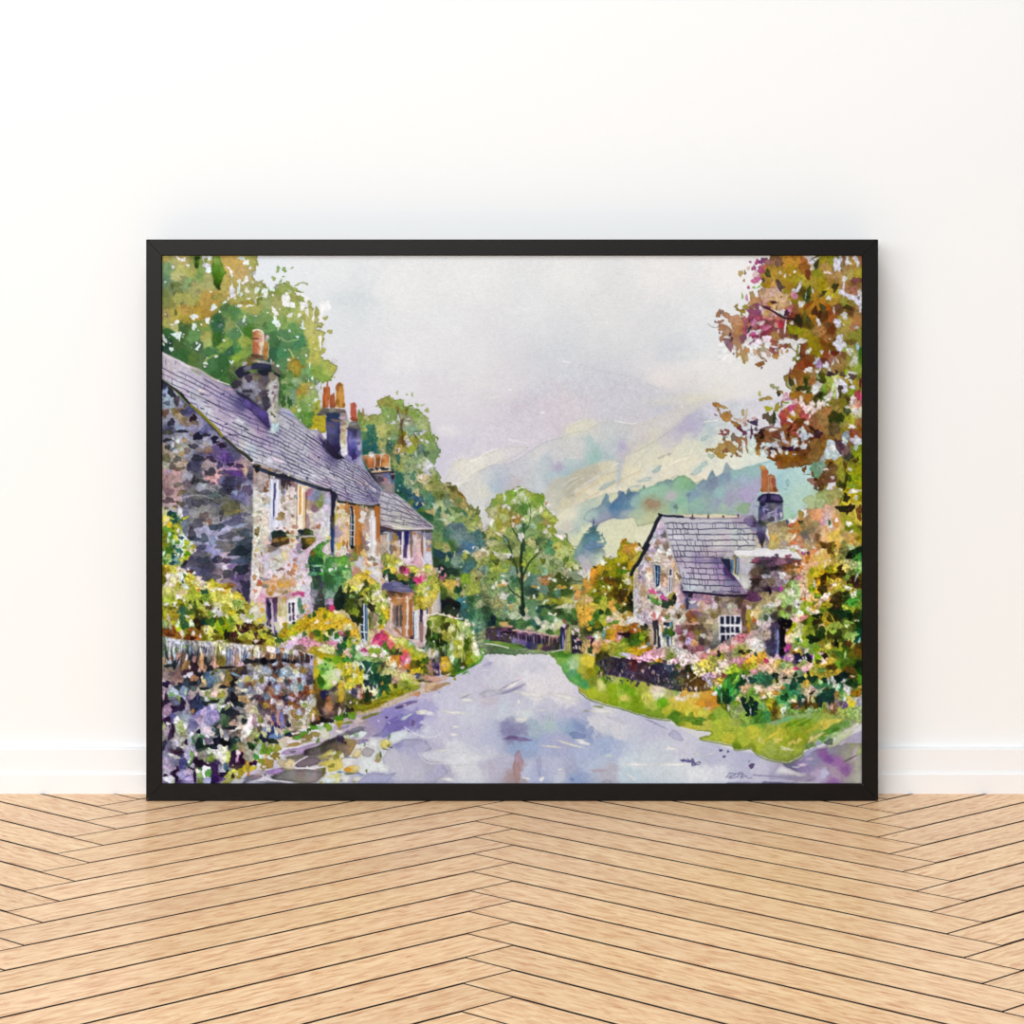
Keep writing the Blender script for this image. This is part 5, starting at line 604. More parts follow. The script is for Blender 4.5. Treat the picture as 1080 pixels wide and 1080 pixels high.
P("6c6898", "50.5 7 52 2 56 0 60 -1 69 0 69 -4 80 0 86 7 87 10.5 82 11 70 9.5 60 9.5 54 9", .5, 1, 1, .3)
T(355, 545); P("6c6898", "51 80 54 75 60 74 68 73 69 72 73 76 79 79 83 81", .5, 1, 1, .3); B("65 77 60 20 0 1914 57 78 30 20 0 1624", .7)
T(355, 615); B("60 4 60 30 0 1368 75 6 70 24 10 1913 64 10 60 10 4 1075 86 13 24 30 0 3207", .8)
P("3c5c84", "26.8 28 29 25 33 24 35 27 35.2 56 34.5 68 30 70 28 62 27.2 44", .4); L("1c2448", 24, "29 26 29.2 38 29 47", .9); L("1c3454", 20, "29.5 50 29.8 63", .9); L("e0e4ee", 12, "31.2 24 31.2 40 31.5 56 32.5 69", .9); L("5c84a4", 20, "33.8 28 34.5 42 34 56", .9); L("4c7c8c", 20, "34.5 48 34 66", .8); L("dce4ec", 10, "27.5 38 31 38.5", .9); L("dce4ec", 10, "27.8 47 31.5 47.5", .9); L("dce4ec", 12, "28 55.5 35 56", .9); L("d8e0e4", 18, "30 64 32 70", .9); L("9cb0dc", 9, "27 27 27.5 33", .8); B("33 68 24 30 0 3549", .8)
P("dce4ea", "87 32 93 31 93 65 89 65 87.5 56", .4, 1, .95, .1); L("2c4c74", 12, "88 33 87.8 48", .9); L("24385c", 16, "87.5 50 88 60", .8); L("8c9cb8", 8, "90.5 35 90.5 60", .8); L("e8ecee", 10, "88 36 92 36", .8); L("24244c", 36, "96.5 24 96.5 33 96.2 45", .95); L("5c5470", 16, "96.5 35 95.5 46", .7); L("8c6c70", 56, "96.2 47 97 56 97.5 65", .9); L("dcd4d8", 34, "100.5 20 100.8 40 100.5 68", .9); L("c4a4a0", 24, "100 50 100.5 65", .7); L("1c3450", 14, "103.2 24 103.2 34", .9); L("b48c54", 22, "105.5 22 105.5 34", .9); B("86 62 24 24 0 1076 90 64 20 10 0 3004", .9)
P("d8d0d0", "105 10 118 8 119 34 114 34 109 34 108 20", .5, 1, .8); T(440, 615); P("d4c4bc", "13 14 21 11 22.5 35 12 35", .5, 1, .9); L("b08c5c", 24, "15 21 15 35", .9); L("24345c", 12, "11.5 24 11.5 35", .9); L("c4ac9c", 20, "20.5 23 20.5 35", .8); B("16 19 24 30 0 3532 18 28 20 40 0 3275 14 13 34 24 0 3532", .8)
# ---- climbers and garden in front of the left houses
T(260, 545)                                            # rose/ivy by the first house
IV = tp("87 30 90 28 96 24 94 29 88 34 86 40 92 44 96 42 100 48 108 46 116 44 119 56 120 70 123 82 120 94 108 106 96 108 90 106 83 110 76 108 74 96 72 80 74 70 70 62 69 56 72 48 71 42 76 37 80 34")
F(IV, C("82 36 1155 78 40 1427 76 45 883 82 50 611 88 42 1700 90 39 2230 74 41 2146 76 59 596 86 56 1156 90 56 1685 90 72 900 98 74 595 90 48 2231 94 50 2745 106 56 2231 96 60 2488 100 62 2488 104 70 1666 100 66 2504 96 70 1700 76 74 1124 73 78 1671 82 70 836 84 76 836 87 78 1093 78 78 852 106 76 2215 95 79 611 110 60 1428 113 70 1156 118 64 1701 110 48 1427 114 54 1957 118 78 1124 85 90 1092 80 95 1109 88 86 1108 92 86 851 98 83 1155 94 94 1155 100 90 1428 105 86 2488 88 102 835 82 102 1092 108 94 579 106 100 306 99 96 3211 76 88 2185 74 96 2731"), .8, 1, 1, .2, 3, 1.2, 1.2, leaf=1.6)
dabs(IV, 150, .5, 1.5, .14, 2.5, 61, .7, alpha=.8, edge=.2, hue=.02)
B("94 24 30 16 0 3270 87 30 20 20 0 1155 82 34 24 24 0 1155 90 29 16 12 0 2215 76 42 30 30 0 1890 72 47 14 34 10 612 69 56 22 30 0 1942 76 65 50 30 -15 1431 82 60 40 40 0 596 80 56 50 14 0 2506 86 62 10 40 -30 3293 87 65 44 24 0 1187 92 56 20 30 30 3018 96 50 40 40 0 3275 90 60 12 50 -20 3292 94 64 20 20 0 3549 100 59 24 20 0 3018 104 50 24 34 0 1442 105 58 20 20 0 3548 97 62 24 24 0 2760 95 69 30 24 0 2504 105 72 24 30 0 1378 101 74 12 30 0 3292 90 69 24 30 0 1172 93 75 34 30 0 1172 85 50 30 40 0 595 79 38 24 24 0 1427 84 44 30 24 0 1171 89 46 20 40 0 2230 104 66 16 16 0 3548", .9, .22)
T(345, 540, 5.4)
F(tp("-1 26 4 25 9 26 11 30 13 34 14.5 36 15 43 11 45 9.5 50 4.5 56 0 58 -2 50"), C("6 29 1700 7 34 1156 4 34 1429 2 30 1156 2 38 867 6 39 1157 10 40 1957 13 38 2231 4 43 1414 2 47 1944 6 46 1397 0 53 2186 3 42 868"), .8, 1, 1, .2, 3, 1.5, 1.5, leaf=1.5)
B("9 27.5 16 18 0 1699 7 30 12 14 0 2230 10 35 14 20 0 2503 4 30 16 16 0 2215 6 35 14 14 0 1140 9 39 18 14 0 1140 12 37 10 16 0 2488 3 40 18 20 0 867 5 44 18 16 0 1686 2 33 12 12 0 3292 5 32 8 10 0 3549 11 31 8 10 0 3291 7.5 42 10 10 0 2232 2 52 30 20 0 2954 3 54.5 14 20 0 3143 4.5 55 10 8 0 2631 2 50 14 10 0 3227 6.5 48 20 60 20 562 8 50 20 40 0 579 5 53 16 30 0 563 2 56 20 14 0 2615", .9)
T(345, 540, 5.4)                                       # golden climber beside the door
GC = tp("9.5 43 12 39 15 37 18 34.5 23 35 26 38 30 41 31 47 35 48 36 56 35 62 32 66 30 66 29 60 25 56 22 52 20 53 20 64 15 62 10 56 9 50 8 47")
F(GC, C("17 38 3525 21 37 3507 24 40 3508 15 41 3527 19 43 3542 12 43 2724 14 45 1090 18 46 1394 22 41 1106 21 45 1106 25 44 2195 28 44 2740 26 48 2467 30 50 2996 31 54 3268 33 56 3507 34 59 3506 32 62 2467 30 60 1938 29 56 2740 25 52 1090 23 50 1395 19 50 833 15 49 1122 12 50 834 10 50 562 12 56 1106 16 56 833 18 60 833 14 60 1105 11 54 834 29 46 3273 27 46 3548 31 47 3548 34 52 2742 24 56 1091 26 58 1636"), .8, 1, 1, .2, 3, 1.3, 1.3, leaf=1.6)
dabs(GC, 110, .5, 1.5, .13, 2.5, 62, .7, alpha=.8, edge=.2, hue=.02)
T(355, 615)
B("18 6 60 40 -20 3541 10 8 20 30 0 3544 26 6 30 40 -20 3545 29 3 30 24 0 3804 31 10 50 34 -20 2451 31 13 30 14 0 3250 35 7 30 20 0 2995 14 7 20 40 0 1106 23 10 12 20 0 3821 30 6 14 40 40 1105 40 8 20 30 0 1923 39 13 20 40 -20 1378 35 18 20 50 -30 3544 33 20 20 50 -30 1938 42 16 30 30 0 3544 46 13 40 20 -30 3548 48 10 24 20 0 3805 51 15 30 40 0 3545 48 20 26 20 0 3821 53 18 20 30 20 3805 54 13 24 40 0 2467 57 15 20 20 0 1394 45 26 40 40 0 3013 42 23 24 30 0 3544 50 24 24 30 0 2467 53 27 14 30 -30 3803 56 33 30 30 0 3522 60 33 16 20 0 3490 59 20 20 40 0 3548 60 18 20 20 0 3805 50 33 24 30 0 2739 49 35 10 20 0 3545 52 40 30 40 0 2211 54 43 20 20 0 2997 49 44 20 30 0 1410 52 50 30 30 0 3506 48 50 20 20 0 2723 55 48 14 20 0 3548 51 43 10 20 0 1121 27 22 30 40 0 2181 29 18 40 14 -20 2983 23 19 24 50 0 1106 20 17 40 40 0 1106 17 15 30 30 0 1941 15 24 60 60 0 1105 7 25 40 50 0 835 6 18 30 60 10 290 3 26 40 40 0 291 20 33 40 60 0 2194 19 40 30 50 0 562 24 44 20 60 0 561 24 34 20 40 0 2467 15 32 30 30 0 1650 11 29 40 20 0 1105 21 26 30 30 0 1651 40 28 40 50 0 818 39 38 30 60 0 1636 43 44 30 50 0 2166 45 38 24 40 0 2439 40 48 24 60 0 2180 44 54 24 30 0 2951 38 44 16 60 0 1378 55 9 20 20 0 2724", .88, .22)
# flowering shrub above the porch
T(355, 545)
FS = tp("52 43 56 42 60 43 65 44 70 46 74 49 77 52 80 56 85 56 90 56 94 60 98 56 103 53 108 56 113 59 115 70 118 82 114 92 108 104 100 108 93 104 90 98 88 90 87 85 83 80 78 76 70 73 60 74 56 74 53 68 52 60")
F(FS, C("65 54 2723 70 56 3001 75 54 3272 74 59 1844 64 60 3523 70 60 3258 78 60 2887 82 56 2724 90 63 3269 70 66 2195 80 69 2179 60 72 579 70 72 835 86 69 1364 92 70 3127 100 60 3526 105 64 3513 82 77 1108 96 70 3176 94 66 3514 110 70 2724 112 78 2996 106 82 2468 100 85 2740 96 86 2996 104 88 2996 110 88 3252 93 90 2179 98 92 3251 94 100 2706 102 96 3253"), .8, 1, 1, .2, 3, 1.2, 1.2, leaf=1.6)
dabs(FS, 130, .45, 1.3, .13, 2.5, 63, .7, alpha=.8, edge=.2, hue=.02)
B("54 46 24 40 0 1924 59 47 24 30 0 3268 64 46 30 30 0 3270 68 50 34 34 0 3269 60 55 20 30 0 3288 65 51 20 40 20 2723 56 54 24 34 0 1924 74 53 24 30 20 3547 70 56 14 40 10 3547 66 60 30 20 30 3523 60 61 24 20 0 3515 76 59 26 34 -20 1844 80 63 22 44 10 3400 82 60 14 14 0 3127 68 64 14 24 0 2917 86 59 30 30 0 3269 89 62 20 20 0 3267 58 64 50 40 10 595 62 68 60 30 10 579 57 70 20 40 0 3532 73 69 40 30 0 2178 82 69 20 14 0 2675 80 66 20 14 0 3515 87 66 20 34 30 1092 86 74 50 30 20 579 77 75 40 24 20 307 91 72 40 24 0 3383 95 71 20 34 0 3110 96 74 24 20 0 3127 89 70 14 14 0 2886 97 64 30 30 0 3498 100 60 40 20 0 3546 104 57 30 30 0 3268 105 62 34 24 0 3014 101 65 24 24 0 3496 106 69 24 24 0 1954 100 76 34 30 0 2757 102 72 20 14 0 3546 95 78 20 20 0 3250 87 79 30 24 0 884 56 72 20 10 -20 3549", .9, .22)
T(355, 615); B("90 6 20 40 20 2211 96 5 30 40 0 3013 93 11 30 40 0 3269 100 8 30 40 0 3271 96 13 20 24 0 2212 92 19 24 40 0 2978 96 18 40 24 0 3251 98 19 30 14 -30 3524 89 23 20 30 0 2178 91 28 30 30 0 2995 87 18 20 30 0 2163 102 13 20 30 0 3547 104 6 20 30 0 3548 90 12 14 20 0 1651", .9)
# rounded green hedge at the bend
HD = G("449 660 452 651 458 648 468 647 476 649 484 653 490 656 498 658 500 668 502 676 504 682 509 688 509 696 502 702 494 706 486 710 478 714 470 714 464 700 458 690 448 684")
T(440, 615); c = C("12 45 1394 15 40 2740 20 40 2468 25 39 2195 30 40 1377 35 43 2468 13 56 833 18 50 2195 23 48 2195 28 52 1105 25 54 2727 35 50 833 38 52 3272 42 44 2467 44 50 1649 47 48 3015 43 58 1922 46 60 3016 35 60 2724 30 62 2451 25 60 833 20 60 1138 15 70 1123 25 66 561 30 70 305 23 70 1123 22 78 1140 28 78 834 34 74 1940 39 74 3291 43 70 2739 45 78 2451 48 66 2723 51 62 3548 52 50 3016 56 46 3547 53 42 2212 60 48 3274 62 50 1412 56 56 2487 60 60 2742 54 64 1393 59 66 1393 56 76 1393 60 74 2195 62 60 2212 65 64 3547 66 74 3547 70 64 3273 70 70 3549 74 76 3548 69 56 2744 74 60 2745 74 78 1957 63 48 2743 66 58 3292")
T(450, 680); c += C("19 6 1140 23 4 850 16 3 2196 32 6 2469 38 4 3271 35 12 2724 40 8 2740 45 4 1105 48 12 1921 44 18 1377 49 20 2193 54 3 3547 58 10 3548 62 4 3291 55 14 2484 60 16 2485 38 20 850 34 18 1412 30 16 3292 20 11 834 26 10 1941 42 22 1089 36 27 866 30 30 1122")
F(HD, c, .8, 1, 1, .2, 3, 1.2, 1.2, leaf=1.2)
for i in range(44):
    r_ = np.random.RandomState(900+i); x = 454+r_.rand()*48; y = 655+r_.rand()*38; T(0, 0, 1)
    L(["c8cc80", "6c7c1c", "dcdcb8", "8c9c34", "4a5c14", "a8b048"][i % 6], .8+r_.rand()*.8, [x, y, x+r_.normal()*.8, y+4+r_.rand()*7], .6, .4)
dabs(G("450 655 470 650 500 662 500 690 470 705 452 690"), 60, .4, 1.2, .12, 2, 64, .6, alpha=.6, ang=80)
T(440, 615)
L("e4e0d8", 16, "10.5 37 18 35.5 24 35 30 36.5 38 38.5 46 40 50 41", .85, 0, .8); B("23 34 20 10 0 3805 30 35 10 16 0 3805 36 37 14 16 0 3805 41 39 20 10 10 3466 46 37 8 24 10 3805 51 40 14 10 0 3548 56 43 24 24 20 3547 59 47 20 20 0 3548 64 47 14 20 0 3548 39 50 24 30 0 3546 18 48 12 40 0 3274 15 41 40 10 -10 3272 42 51 10 40 0 3547 46 57 8 50 0 3548 19 66 14 14 0 3292 25 70 40 30 20 305 18 64 30 30 0 577 33 48 30 40 0 1089 40 72 16 40 0 3548 52 65 10 60 0 3546 56 69 30 70 0 1121 64 56 10 30 0 3821 56 62 10 20 0 3547 30 56 20 30 0 3252", .85, .25)
T(450, 680)
L("4c9c2c", 22, "33 34 40 31 47 27 54 22 59 19 64 14", .95, .1, .7); L("6cac3c", 16, "60 20 63 16 65 11 66 9", .9); B("63 6 20 20 0 1972 65 10 14 16 0 1444 48 32 14 20 20 2506 32 39 18 18 0 2451 64 9 14 14 0 3565 41 26 24 16 0 3549 44 32 40 8 -28 1138 53 24 40 6 -30 866", .92)
F(tp("15 14.5 20 13 26 14 27 19 29 23 33 30 33 35 27 34 22 35 16 35"), C("18 17 3234 22 16 3218 20 21 3508 25 18 2706 24 24 3235 18 24 3492 19 32 1089 26 28 2450 30 32 1393 30 25 2195 17 29 3475 23 33 1634 21 28 3234"), .7, 1, 1, .2, leaf=1)
F(tp("-2 6 4 4 9 5 14 7 15 15 15 35 6 37 2 33 -2 34"), C("6 8 2708 3 10 3532 10 10 3549 8 16 1077 11 15 1910 13 20 1623 13 27 533 6 25 1078 6 22 2167 3 28 2711 7 30 1896 10 32 3242 6 35 803 13 33 805 4 18 2437 1 30 1666 2 15 2196"), .7, 1, 1, .2)
B("7 27 14 24 0 549 10 23 12 30 0 1078 8 18 16 24 0 820 12 31 12 10 0 3531 20 24 14 14 0 3802 5 36 20 10 0 803 14 13 10 50 0 1638 0 18 20 60 0 1121", .9)
# the broad flower bank
BK = G("330 686 336 670 346 662 352 655 355 650 366 650 372 656 378 664 382 676 386 684 392 676 396 668 404 664 410 668 416 672 424 672 432 676 438 682 446 684 452 690 456 700 458 712 452 716 440 722 432 728 414 742 396 748 384 754 374 754 366 750 360 760 350 760 344 750 338 740 334 720")
T(355, 615); c = C("4 37 3524 10 38 3506 6 43 3507 15 40 3491 3 43 3507 20 48 3490 23 59 3508 18 56 3491 16 50 3546 9 52 3529 5 58 3142 8 59 2117 3 54 3529 1 60 1155 12 57 1122 10 64 579 6 66 883 4 70 627 8 72 611 15 66 2211 20 65 3548 18 64 2724 2 49 3548 23 68 2996 15 72 2740 19 73 1156 24 72 3549 28 70 3549 32 77 3143 39 64 3549 42 65 3127 50 58 3143 54 60 3142 46 58 2870 50 69 3143 44 68 3192 60 71 3431 62 70 3447 59 56 3491 68 60 3511 64 60 3529 72 64 3270 76 66 3271 68 66 3272 80 69 2468 54 72 1683 60 77 1106 68 77 1107 73 74 3510 70 70 3253 78 79 3444 86 77 2996 90 78 2723 85 68 2490 90 69 2217 96 69 3548 100 69 3548 102 74 2200 96 74 3548 43 74 3548 46 73 3549 40 77 2484 47 78 2212 34 74 3548 54 77 3549 1 74 3465 3 78 3498")
T(355, 680); c += C("17 15 1156 32 9 3532 27 12 2488 54 17 2743 60 20 3528 67 26 3548 69 17 3220 65 17 3203 70 4 3238 72 11 1379 80 20 3482 74 17 3448 87 13 2723 93 17 2994 88 22 1633 92 25 1089 90 29 3251 98 20 1394 100 11 2724 86 5 2467 102 5 3276 106 23 2422 96 40 1636 2 20 2226 3 13 3235 10 26 3251 15 25 3526 6 30 3267 24 28 3524 26 33 2994 15 33 3267 23 38 2995 12 37 2450 16 43 3269 6 44 3252 28 40 3268 13 49 3268 33 22 596 40 35 595 34 37 3293 55 45 595 50 22 1124 60 29 3272 64 33 2999 62 35 3000 70 31 3256 69 35 3256 66 39 2968 74 34 3272 74 29 3241 80 35 3272 26 56 3258 20 54 1623 15 53 2184 11 58 1635 16 62 1363 6 60 2453 3 65 2440 26 66 1634 42 57 3547 70 49 2194 76 44 2725 82 43 2740 88 47 2467 60 60 2178 50 64 2178 40 69 2433 30 72 2178 25 72 1905 90 44 2997 88 40 3528")
F(BK, c, .9, 1, 1, .15, 3, 1.0, 1.0, leaf=1.6)
dabs(BK, 600, .35, 1.1, .14, 2.2, 65, .65, alpha=.75, edge=.18, hue=.025)
T(355, 680)
B("32 6 30 22 0 3144 30 9 24 20 0 3533 34 10 20 20 0 3806 6 1 40 30 10 626 12 9 40 40 0 3514 16 13 20 24 0 3514 5 8 40 24 10 3805 14 5 30 14 20 3549 23 4 20 24 0 3565 19 3 24 16 0 1413 43 2 50 16 0 3821 40 6 40 24 0 2483 43 12 34 26 10 3805 52 12 40 30 0 3805 56 8 30 30 30 3565 60 15 20 24 0 3821 48 6 30 20 0 2210 24 15 50 34 0 2504 35 16 70 34 0 2487 45 18 50 20 0 2486 6 19 34 50 20 610 10 18 24 30 0 1171 11 25 24 24 0 3546 20 24 24 50 0 3820 25 22 30 24 0 3565 15 30 40 40 0 3524 9 32 34 30 0 3267 10 30 14 34 0 2979 25 31 20 30 0 3235 20 35 30 40 0 3546 27 37 20 30 0 3524 15 40 30 40 0 3524 23 42 24 24 0 2978 7 43 30 60 0 3528 2 34 34 44 0 3805 4 37 20 36 10 1075 1 46 14 40 0 1076 10 39 14 20 0 2450 16 49 40 24 0 3525 28 26 28 34 0 853 34 31 30 34 0 853 30 24 12 50 -30 3565 38 27 10 60 30 3293 40 31 10 30 -30 3565 33 35 30 8 10 3565 35 42 40 24 0 581 34 44 44 34 0 564 38 42 10 44 -20 3565 34 39 24 8 0 3565 31 48 8 30 0 3565 43 26 34 44 0 611 40 39 44 50 0 596 46 38 34 50 0 324 54 38 60 40 0 595 49 44 40 30 0 579 56 42 40 40 0 595 60 38 34 40 0 579 46 44 14 30 0 597 41 48 34 40 0 564 42 50 12 30 -10 3821 50 55 24 40 0 596 59 54 40 34 0 1122 54 54 14 20 0 3507 47 58 20 30 0 1412 43 59 20 24 0 3547 42 60 24 20 0 868 52 44 16 24 0 2964 46 47 8 20 0 3549 49 28 24 50 10 2180 52 27 14 30 0 1106 54 22 20 30 30 1620 58 25 20 14 0 1620 65 23 30 50 0 3548 68 27 14 24 0 1909 69 14 40 30 0 3203 71 19 20 30 0 2931 70 24 14 30 0 3187 76 14 30 50 20 3415 80 11 30 30 0 3431 83 16 30 30 0 3466 80 19 10 40 20 3806 76 18 20 24 0 3432 80 25 44 30 0 3187 75 27 30 20 0 3478 72 6 34 24 0 3239 69 8 20 40 10 1091 73 10 20 14 0 1105 65 3 20 30 0 3476 61 2 30 30 0 3431 56 3 30 50 -20 1410 65 6 20 40 0 1666 92 8 60 40 0 2740 90 15 50 40 0 2995 93 20 24 30 0 1089 88 25 40 30 0 2162 93 29 40 34 0 3250 86 32 24 20 0 3492 82 30 20 24 0 1347 102 18 34 44 0 1121 100 28 40 40 0 1377 97 30 24 20 0 3251 98 23 20 14 0 2962 92 35 40 30 0 1094 89 36 14 14 0 3549 96 38 30 20 0 2183 94 41 40 10 0 1090 104 37 60 24 0 3480 106 40 40 20 0 3496 104 42 60 14 0 1090 95 6 60 20 20 3548 102 4 24 40 0 1944 106 10 14 60 0 3277", .9, .2)
B("35 60 44 90 0 305 31 58 14 50 0 1859 39 57 14 40 -20 1586 42 60 20 20 0 579 19 53 24 44 -20 1094 22 57 16 40 0 1094 15 53 14 20 0 3276 16 59 34 30 0 1363 12 60 24 30 0 1907 26 59 20 40 0 3242 28 56 12 40 0 2916 26 47 30 30 0 1604 6 52 30 50 0 1634 5 64 24 24 0 1348 2 68 24 24 0 2439 10 70 20 20 0 563 15 75 44 40 0 802 12 78 14 40 0 1091 4 76 14 34 0 3821 8 76 14 40 0 2729 19 79 30 40 0 1938 7 80 40 20 0 1682 16 66 12 14 0 3805 23 66 10 20 0 3530 20 64 20 30 0 2178 28 65 20 24 0 1089 66 47 34 30 20 1089 62 48 24 40 0 2996 60 56 24 14 0 1121", .92, .2)
# grassy edge and strip along the road
P("8f9020", "17 70 26 68 33 70 43 63 52 59 62 56 70 51 78 47 86 44 92 44 95 47 98 46 96 50 88 54 80 56 72 60 60 65 50 70 40 73 30 76 22 75", .8, 1, .9, .25)
B("78 43 40 20 0 1939 86 45 50 24 0 2467 90 49 40 14 -10 2467 82 50 60 20 -10 2195 70 55 80 24 -20 2177 60 62 100 20 -22 2450 44 69 100 20 -20 2161 30 74 70 14 0 1906 55 60 40 14 -20 1649 35 67 50 16 0 1345 64 53 40 14 -20 2723 74 48 40 30 0 2468", .85)
P("d4bfae", "22 75 30 77 40 73.5 50 70 58 65 62 63 70 60 76 57 83 54 92 53 98 49 108 47 108 52 96 56 86 60 74 65 64 69 56 72 48 76 38 79 30 80 23 81", .8, 1, .9, .2)
B("92 56 40 24 -20 3205 86 57 60 14 -16 3223 78 60 60 10 -20 3256 70 64 60 14 -20 3258 60 66 60 10 -24 3532 56 70 60 14 -20 3258 100 44 80 14 4 3530 100 48 60 10 0 3241 106 51 30 12 0 2440 40 76 60 10 -10 3257 43 79 70 14 -10 1923 48 78 20 8 -20 2452 95 60 30 8 -20 3806 88 44 40 8 20 3531", .85)
P("7a6698", "66 71 72 68 80 65 88 64 93 63 90 66 83 68 77 71 72 73 67 73", .7, 1, .9, .2); B("72 71 40 14 -15 1095 82 66 50 14 -14 1898 88 65 30 14 0 2170 69 72 24 10 0 1094 78 69 20 20 0 2988", .85)
T(450, 680); P("d4a594", "-2 34 6 36 15 37 24 34 26 35 22 40 12 43 0 41 -2 42", .6, 1, 1, .2); P("c8a880", "-2 43 12 44 26 42.5 28 44 20 47 14 51 8 53 -2 54.5", .6, 1, 1, .2); B("20 38 60 10 -10 3531 5 38 50 24 0 3497 6 45 60 20 -10 3513 15 47 60 20 -14 2694 23 44 40 10 0 2710 8 51 50 14 -10 2695 2 52 30 10 0 3531 25 34 24 10 -30 3531 2 42 40 8 0 1619", .9)
for q in (IV, GC, FS, HD, BK): mottle(q, .17, .5, 2)
# ---- yellow-green garden behind the dry-stone wall
GD = G("160 545 171 548 180 540 190 541 196 546 190 552 194 562 200 570 206 574 204 580 198 590 188 598 196 600 206 608 214 614 222 610 228 614 238 618 246 618 254 624 260 632 264 640 262 650 272 658 284 662 290 672 290 684 270 686 240 685 220 684 200 684 168 676 160 676")
T(165, 475); c = C("9 64 3547 17 75 3268 24 72 1398 19 80 853")
T(165, 545); c += C("8 4 3528 12 3 3529 18 6 1412 20 12 2723 13 14 1683 17 13 1938 29 27 3293 11 36 1667 10 42 1155 33 46 3011 27 44 3549 13 44 2469 21 49 1416 12 50 2760 9 60 2162 13 58 3252 20 59 3269 16 68 3548 18 75 3529 12 76 3548 30 64 3549 35 70 3524 28 72 3549 50 76 3531 66 78 3267 56 78 3270 9 72 1633 34 77 2996 24 78 2997")
T(165, 615); c += C("10 10 3271 40 4 2723 45 2 3526 30 12 3529 43 9 2467 56 3 3547 62 4 3525 58 17 1939 86 22 3544 70 22 3546 74 4 3235 100 4 821 96 3 1094 95 23 2742 104 20 2997 105 31 2724 13 18 2740 34 16 3012 50 24 2740 62 22 1907 55 30 2997 18 35 2707 9 40 2724 32 49 867 38 33 1122 39 40 2723 50 33 1633 50 43 817 70 33 3549 74 40 1921 80 30 2723 84 44 1939 88 44 2195 80 47 2449 79 52 1937 95 40 3269 90 38 3013 96 56 3289 92 57 3269 105 58 2739 20 54 2114 24 59 2402 33 56 2194 25 52 3010 48 56 2146 47 62 2658 54 62 1905 58 54 3546 64 60 3287 72 58 2178 68 65 1889 76 62 2194 84 60 1346 96 69 1345 100 64 2178 104 66 2162 74 54 2465 64 50 3270 70 50 2482")
T(260, 615); c += C("3 20 3269 9 20 3546 5 18 2467 13 25 3511 15 31 3525 4 30 3270 10 42 3270 20 45 3253 4 48 1074 2 53 1058 8 53 1890 16 56 2996 6 60 3269 4 56 2724 10 64 2164 2 68 2435 13 67 1057 23 60 2723 21 62 2995 29 54 3270 18 52 3253")
F(GD, c, .9, 1, 1, .15, 3, 1.0, 1.1, leaf=1.4)
dabs(GD, 800, .35, 1.2, .14, 2.4, 71, .65, alpha=.75, edge=.22, hue=.025)
T(165, 615)
B("50 18 26 50 -20 1105 48 14 40 40 0 3012 56 10 40 30 0 596 52 9 24 14 20 580 69 15 110 60 8 3269 80 18 60 50 20 3542 76 21 50 30 0 3543 72 7 70 20 14 3821 85 13 20 60 -10 3817 64 8 30 24 0 3804 33 4 50 28 20 3566 23 3 30 30 0 2996 16 2 50 30 0 3804 25 16 44 30 20 3822 22 25 40 34 0 3822 27 23 52 44 30 2177 29 25 34 20 20 1377 14 28 60 26 -8 1906 11 24 44 16 0 3549 29 32 60 46 20 869 30 42 40 84 -8 868 22 38 50 44 0 2434 35 38 34 16 10 3821 40 46 34 40 10 3565 24 46 26 46 0 3565 29 58 26 50 -15 3805 48 38 44 60 0 1090 47 46 44 66 0 801 54 45 30 34 0 68 62 44 56 60 20 866 62 35 40 30 0 1939 70 39 30 30 0 1089 66 31 50 24 10 3549 72 35 36 44 10 3549 74 44 34 44 0 1138 80 59 34 60 10 545 89 59 34 50 0 1042 85 64 40 30 0 1074 92 67 40 30 -30 1073 99 53 50 44 0 1042 93 50 24 30 0 1314 104 49 24 20 0 1058 96 33 50 30 -10 1362 104 26 40 20 0 1891 91 23 40 44 0 1940 99 39 34 50 -20 3549 104 42 40 40 0 3549 106 39 20 20 0 2212 92 41 50 34 20 3270 85 42 20 40 0 1410 86 34 44 30 10 3523 80 37 24 30 0 3546 15 59 80 20 10 1585 10 54 40 40 0 1858 25 62 40 30 0 2402 36 62 50 34 10 1841 42 64 34 40 30 1041 38 54 40 30 0 2386 42 57 20 34 0 3805 50 60 16 24 10 3805 59 56 16 24 0 3821 62 58 40 40 0 3269 65 61 16 20 0 3820 67 55 26 24 0 1346 69 62 60 30 0 1889 47 64 30 20 0 2659 57 24 40 24 20 3549 60 28 40 24 0 1347 44 26 24 50 0 1106 38 22 14 30 20 834 38 27 30 30 -30 3272 48 8 16 14 0 3412 98 18 18 14 0 3475 92 14 60 40 10 3524 88 6 40 40 0 2167 102 11 50 70 0 821 82 4 50 24 0 1873 10 34 40 60 0 2723 14 40 14 50 -10 3532 9 47 34 50 0 2488 16 49 20 40 0 2745 20 45 34 30 0 2995 73 66 40 14 0 3533 32 19 20 34 0 3548 34 25 12 50 0 2467 10 19 40 34 0 3013 18 18 30 30 0 2467 13 9 44 50 0 3271", .88, .2)
T(165, 545)
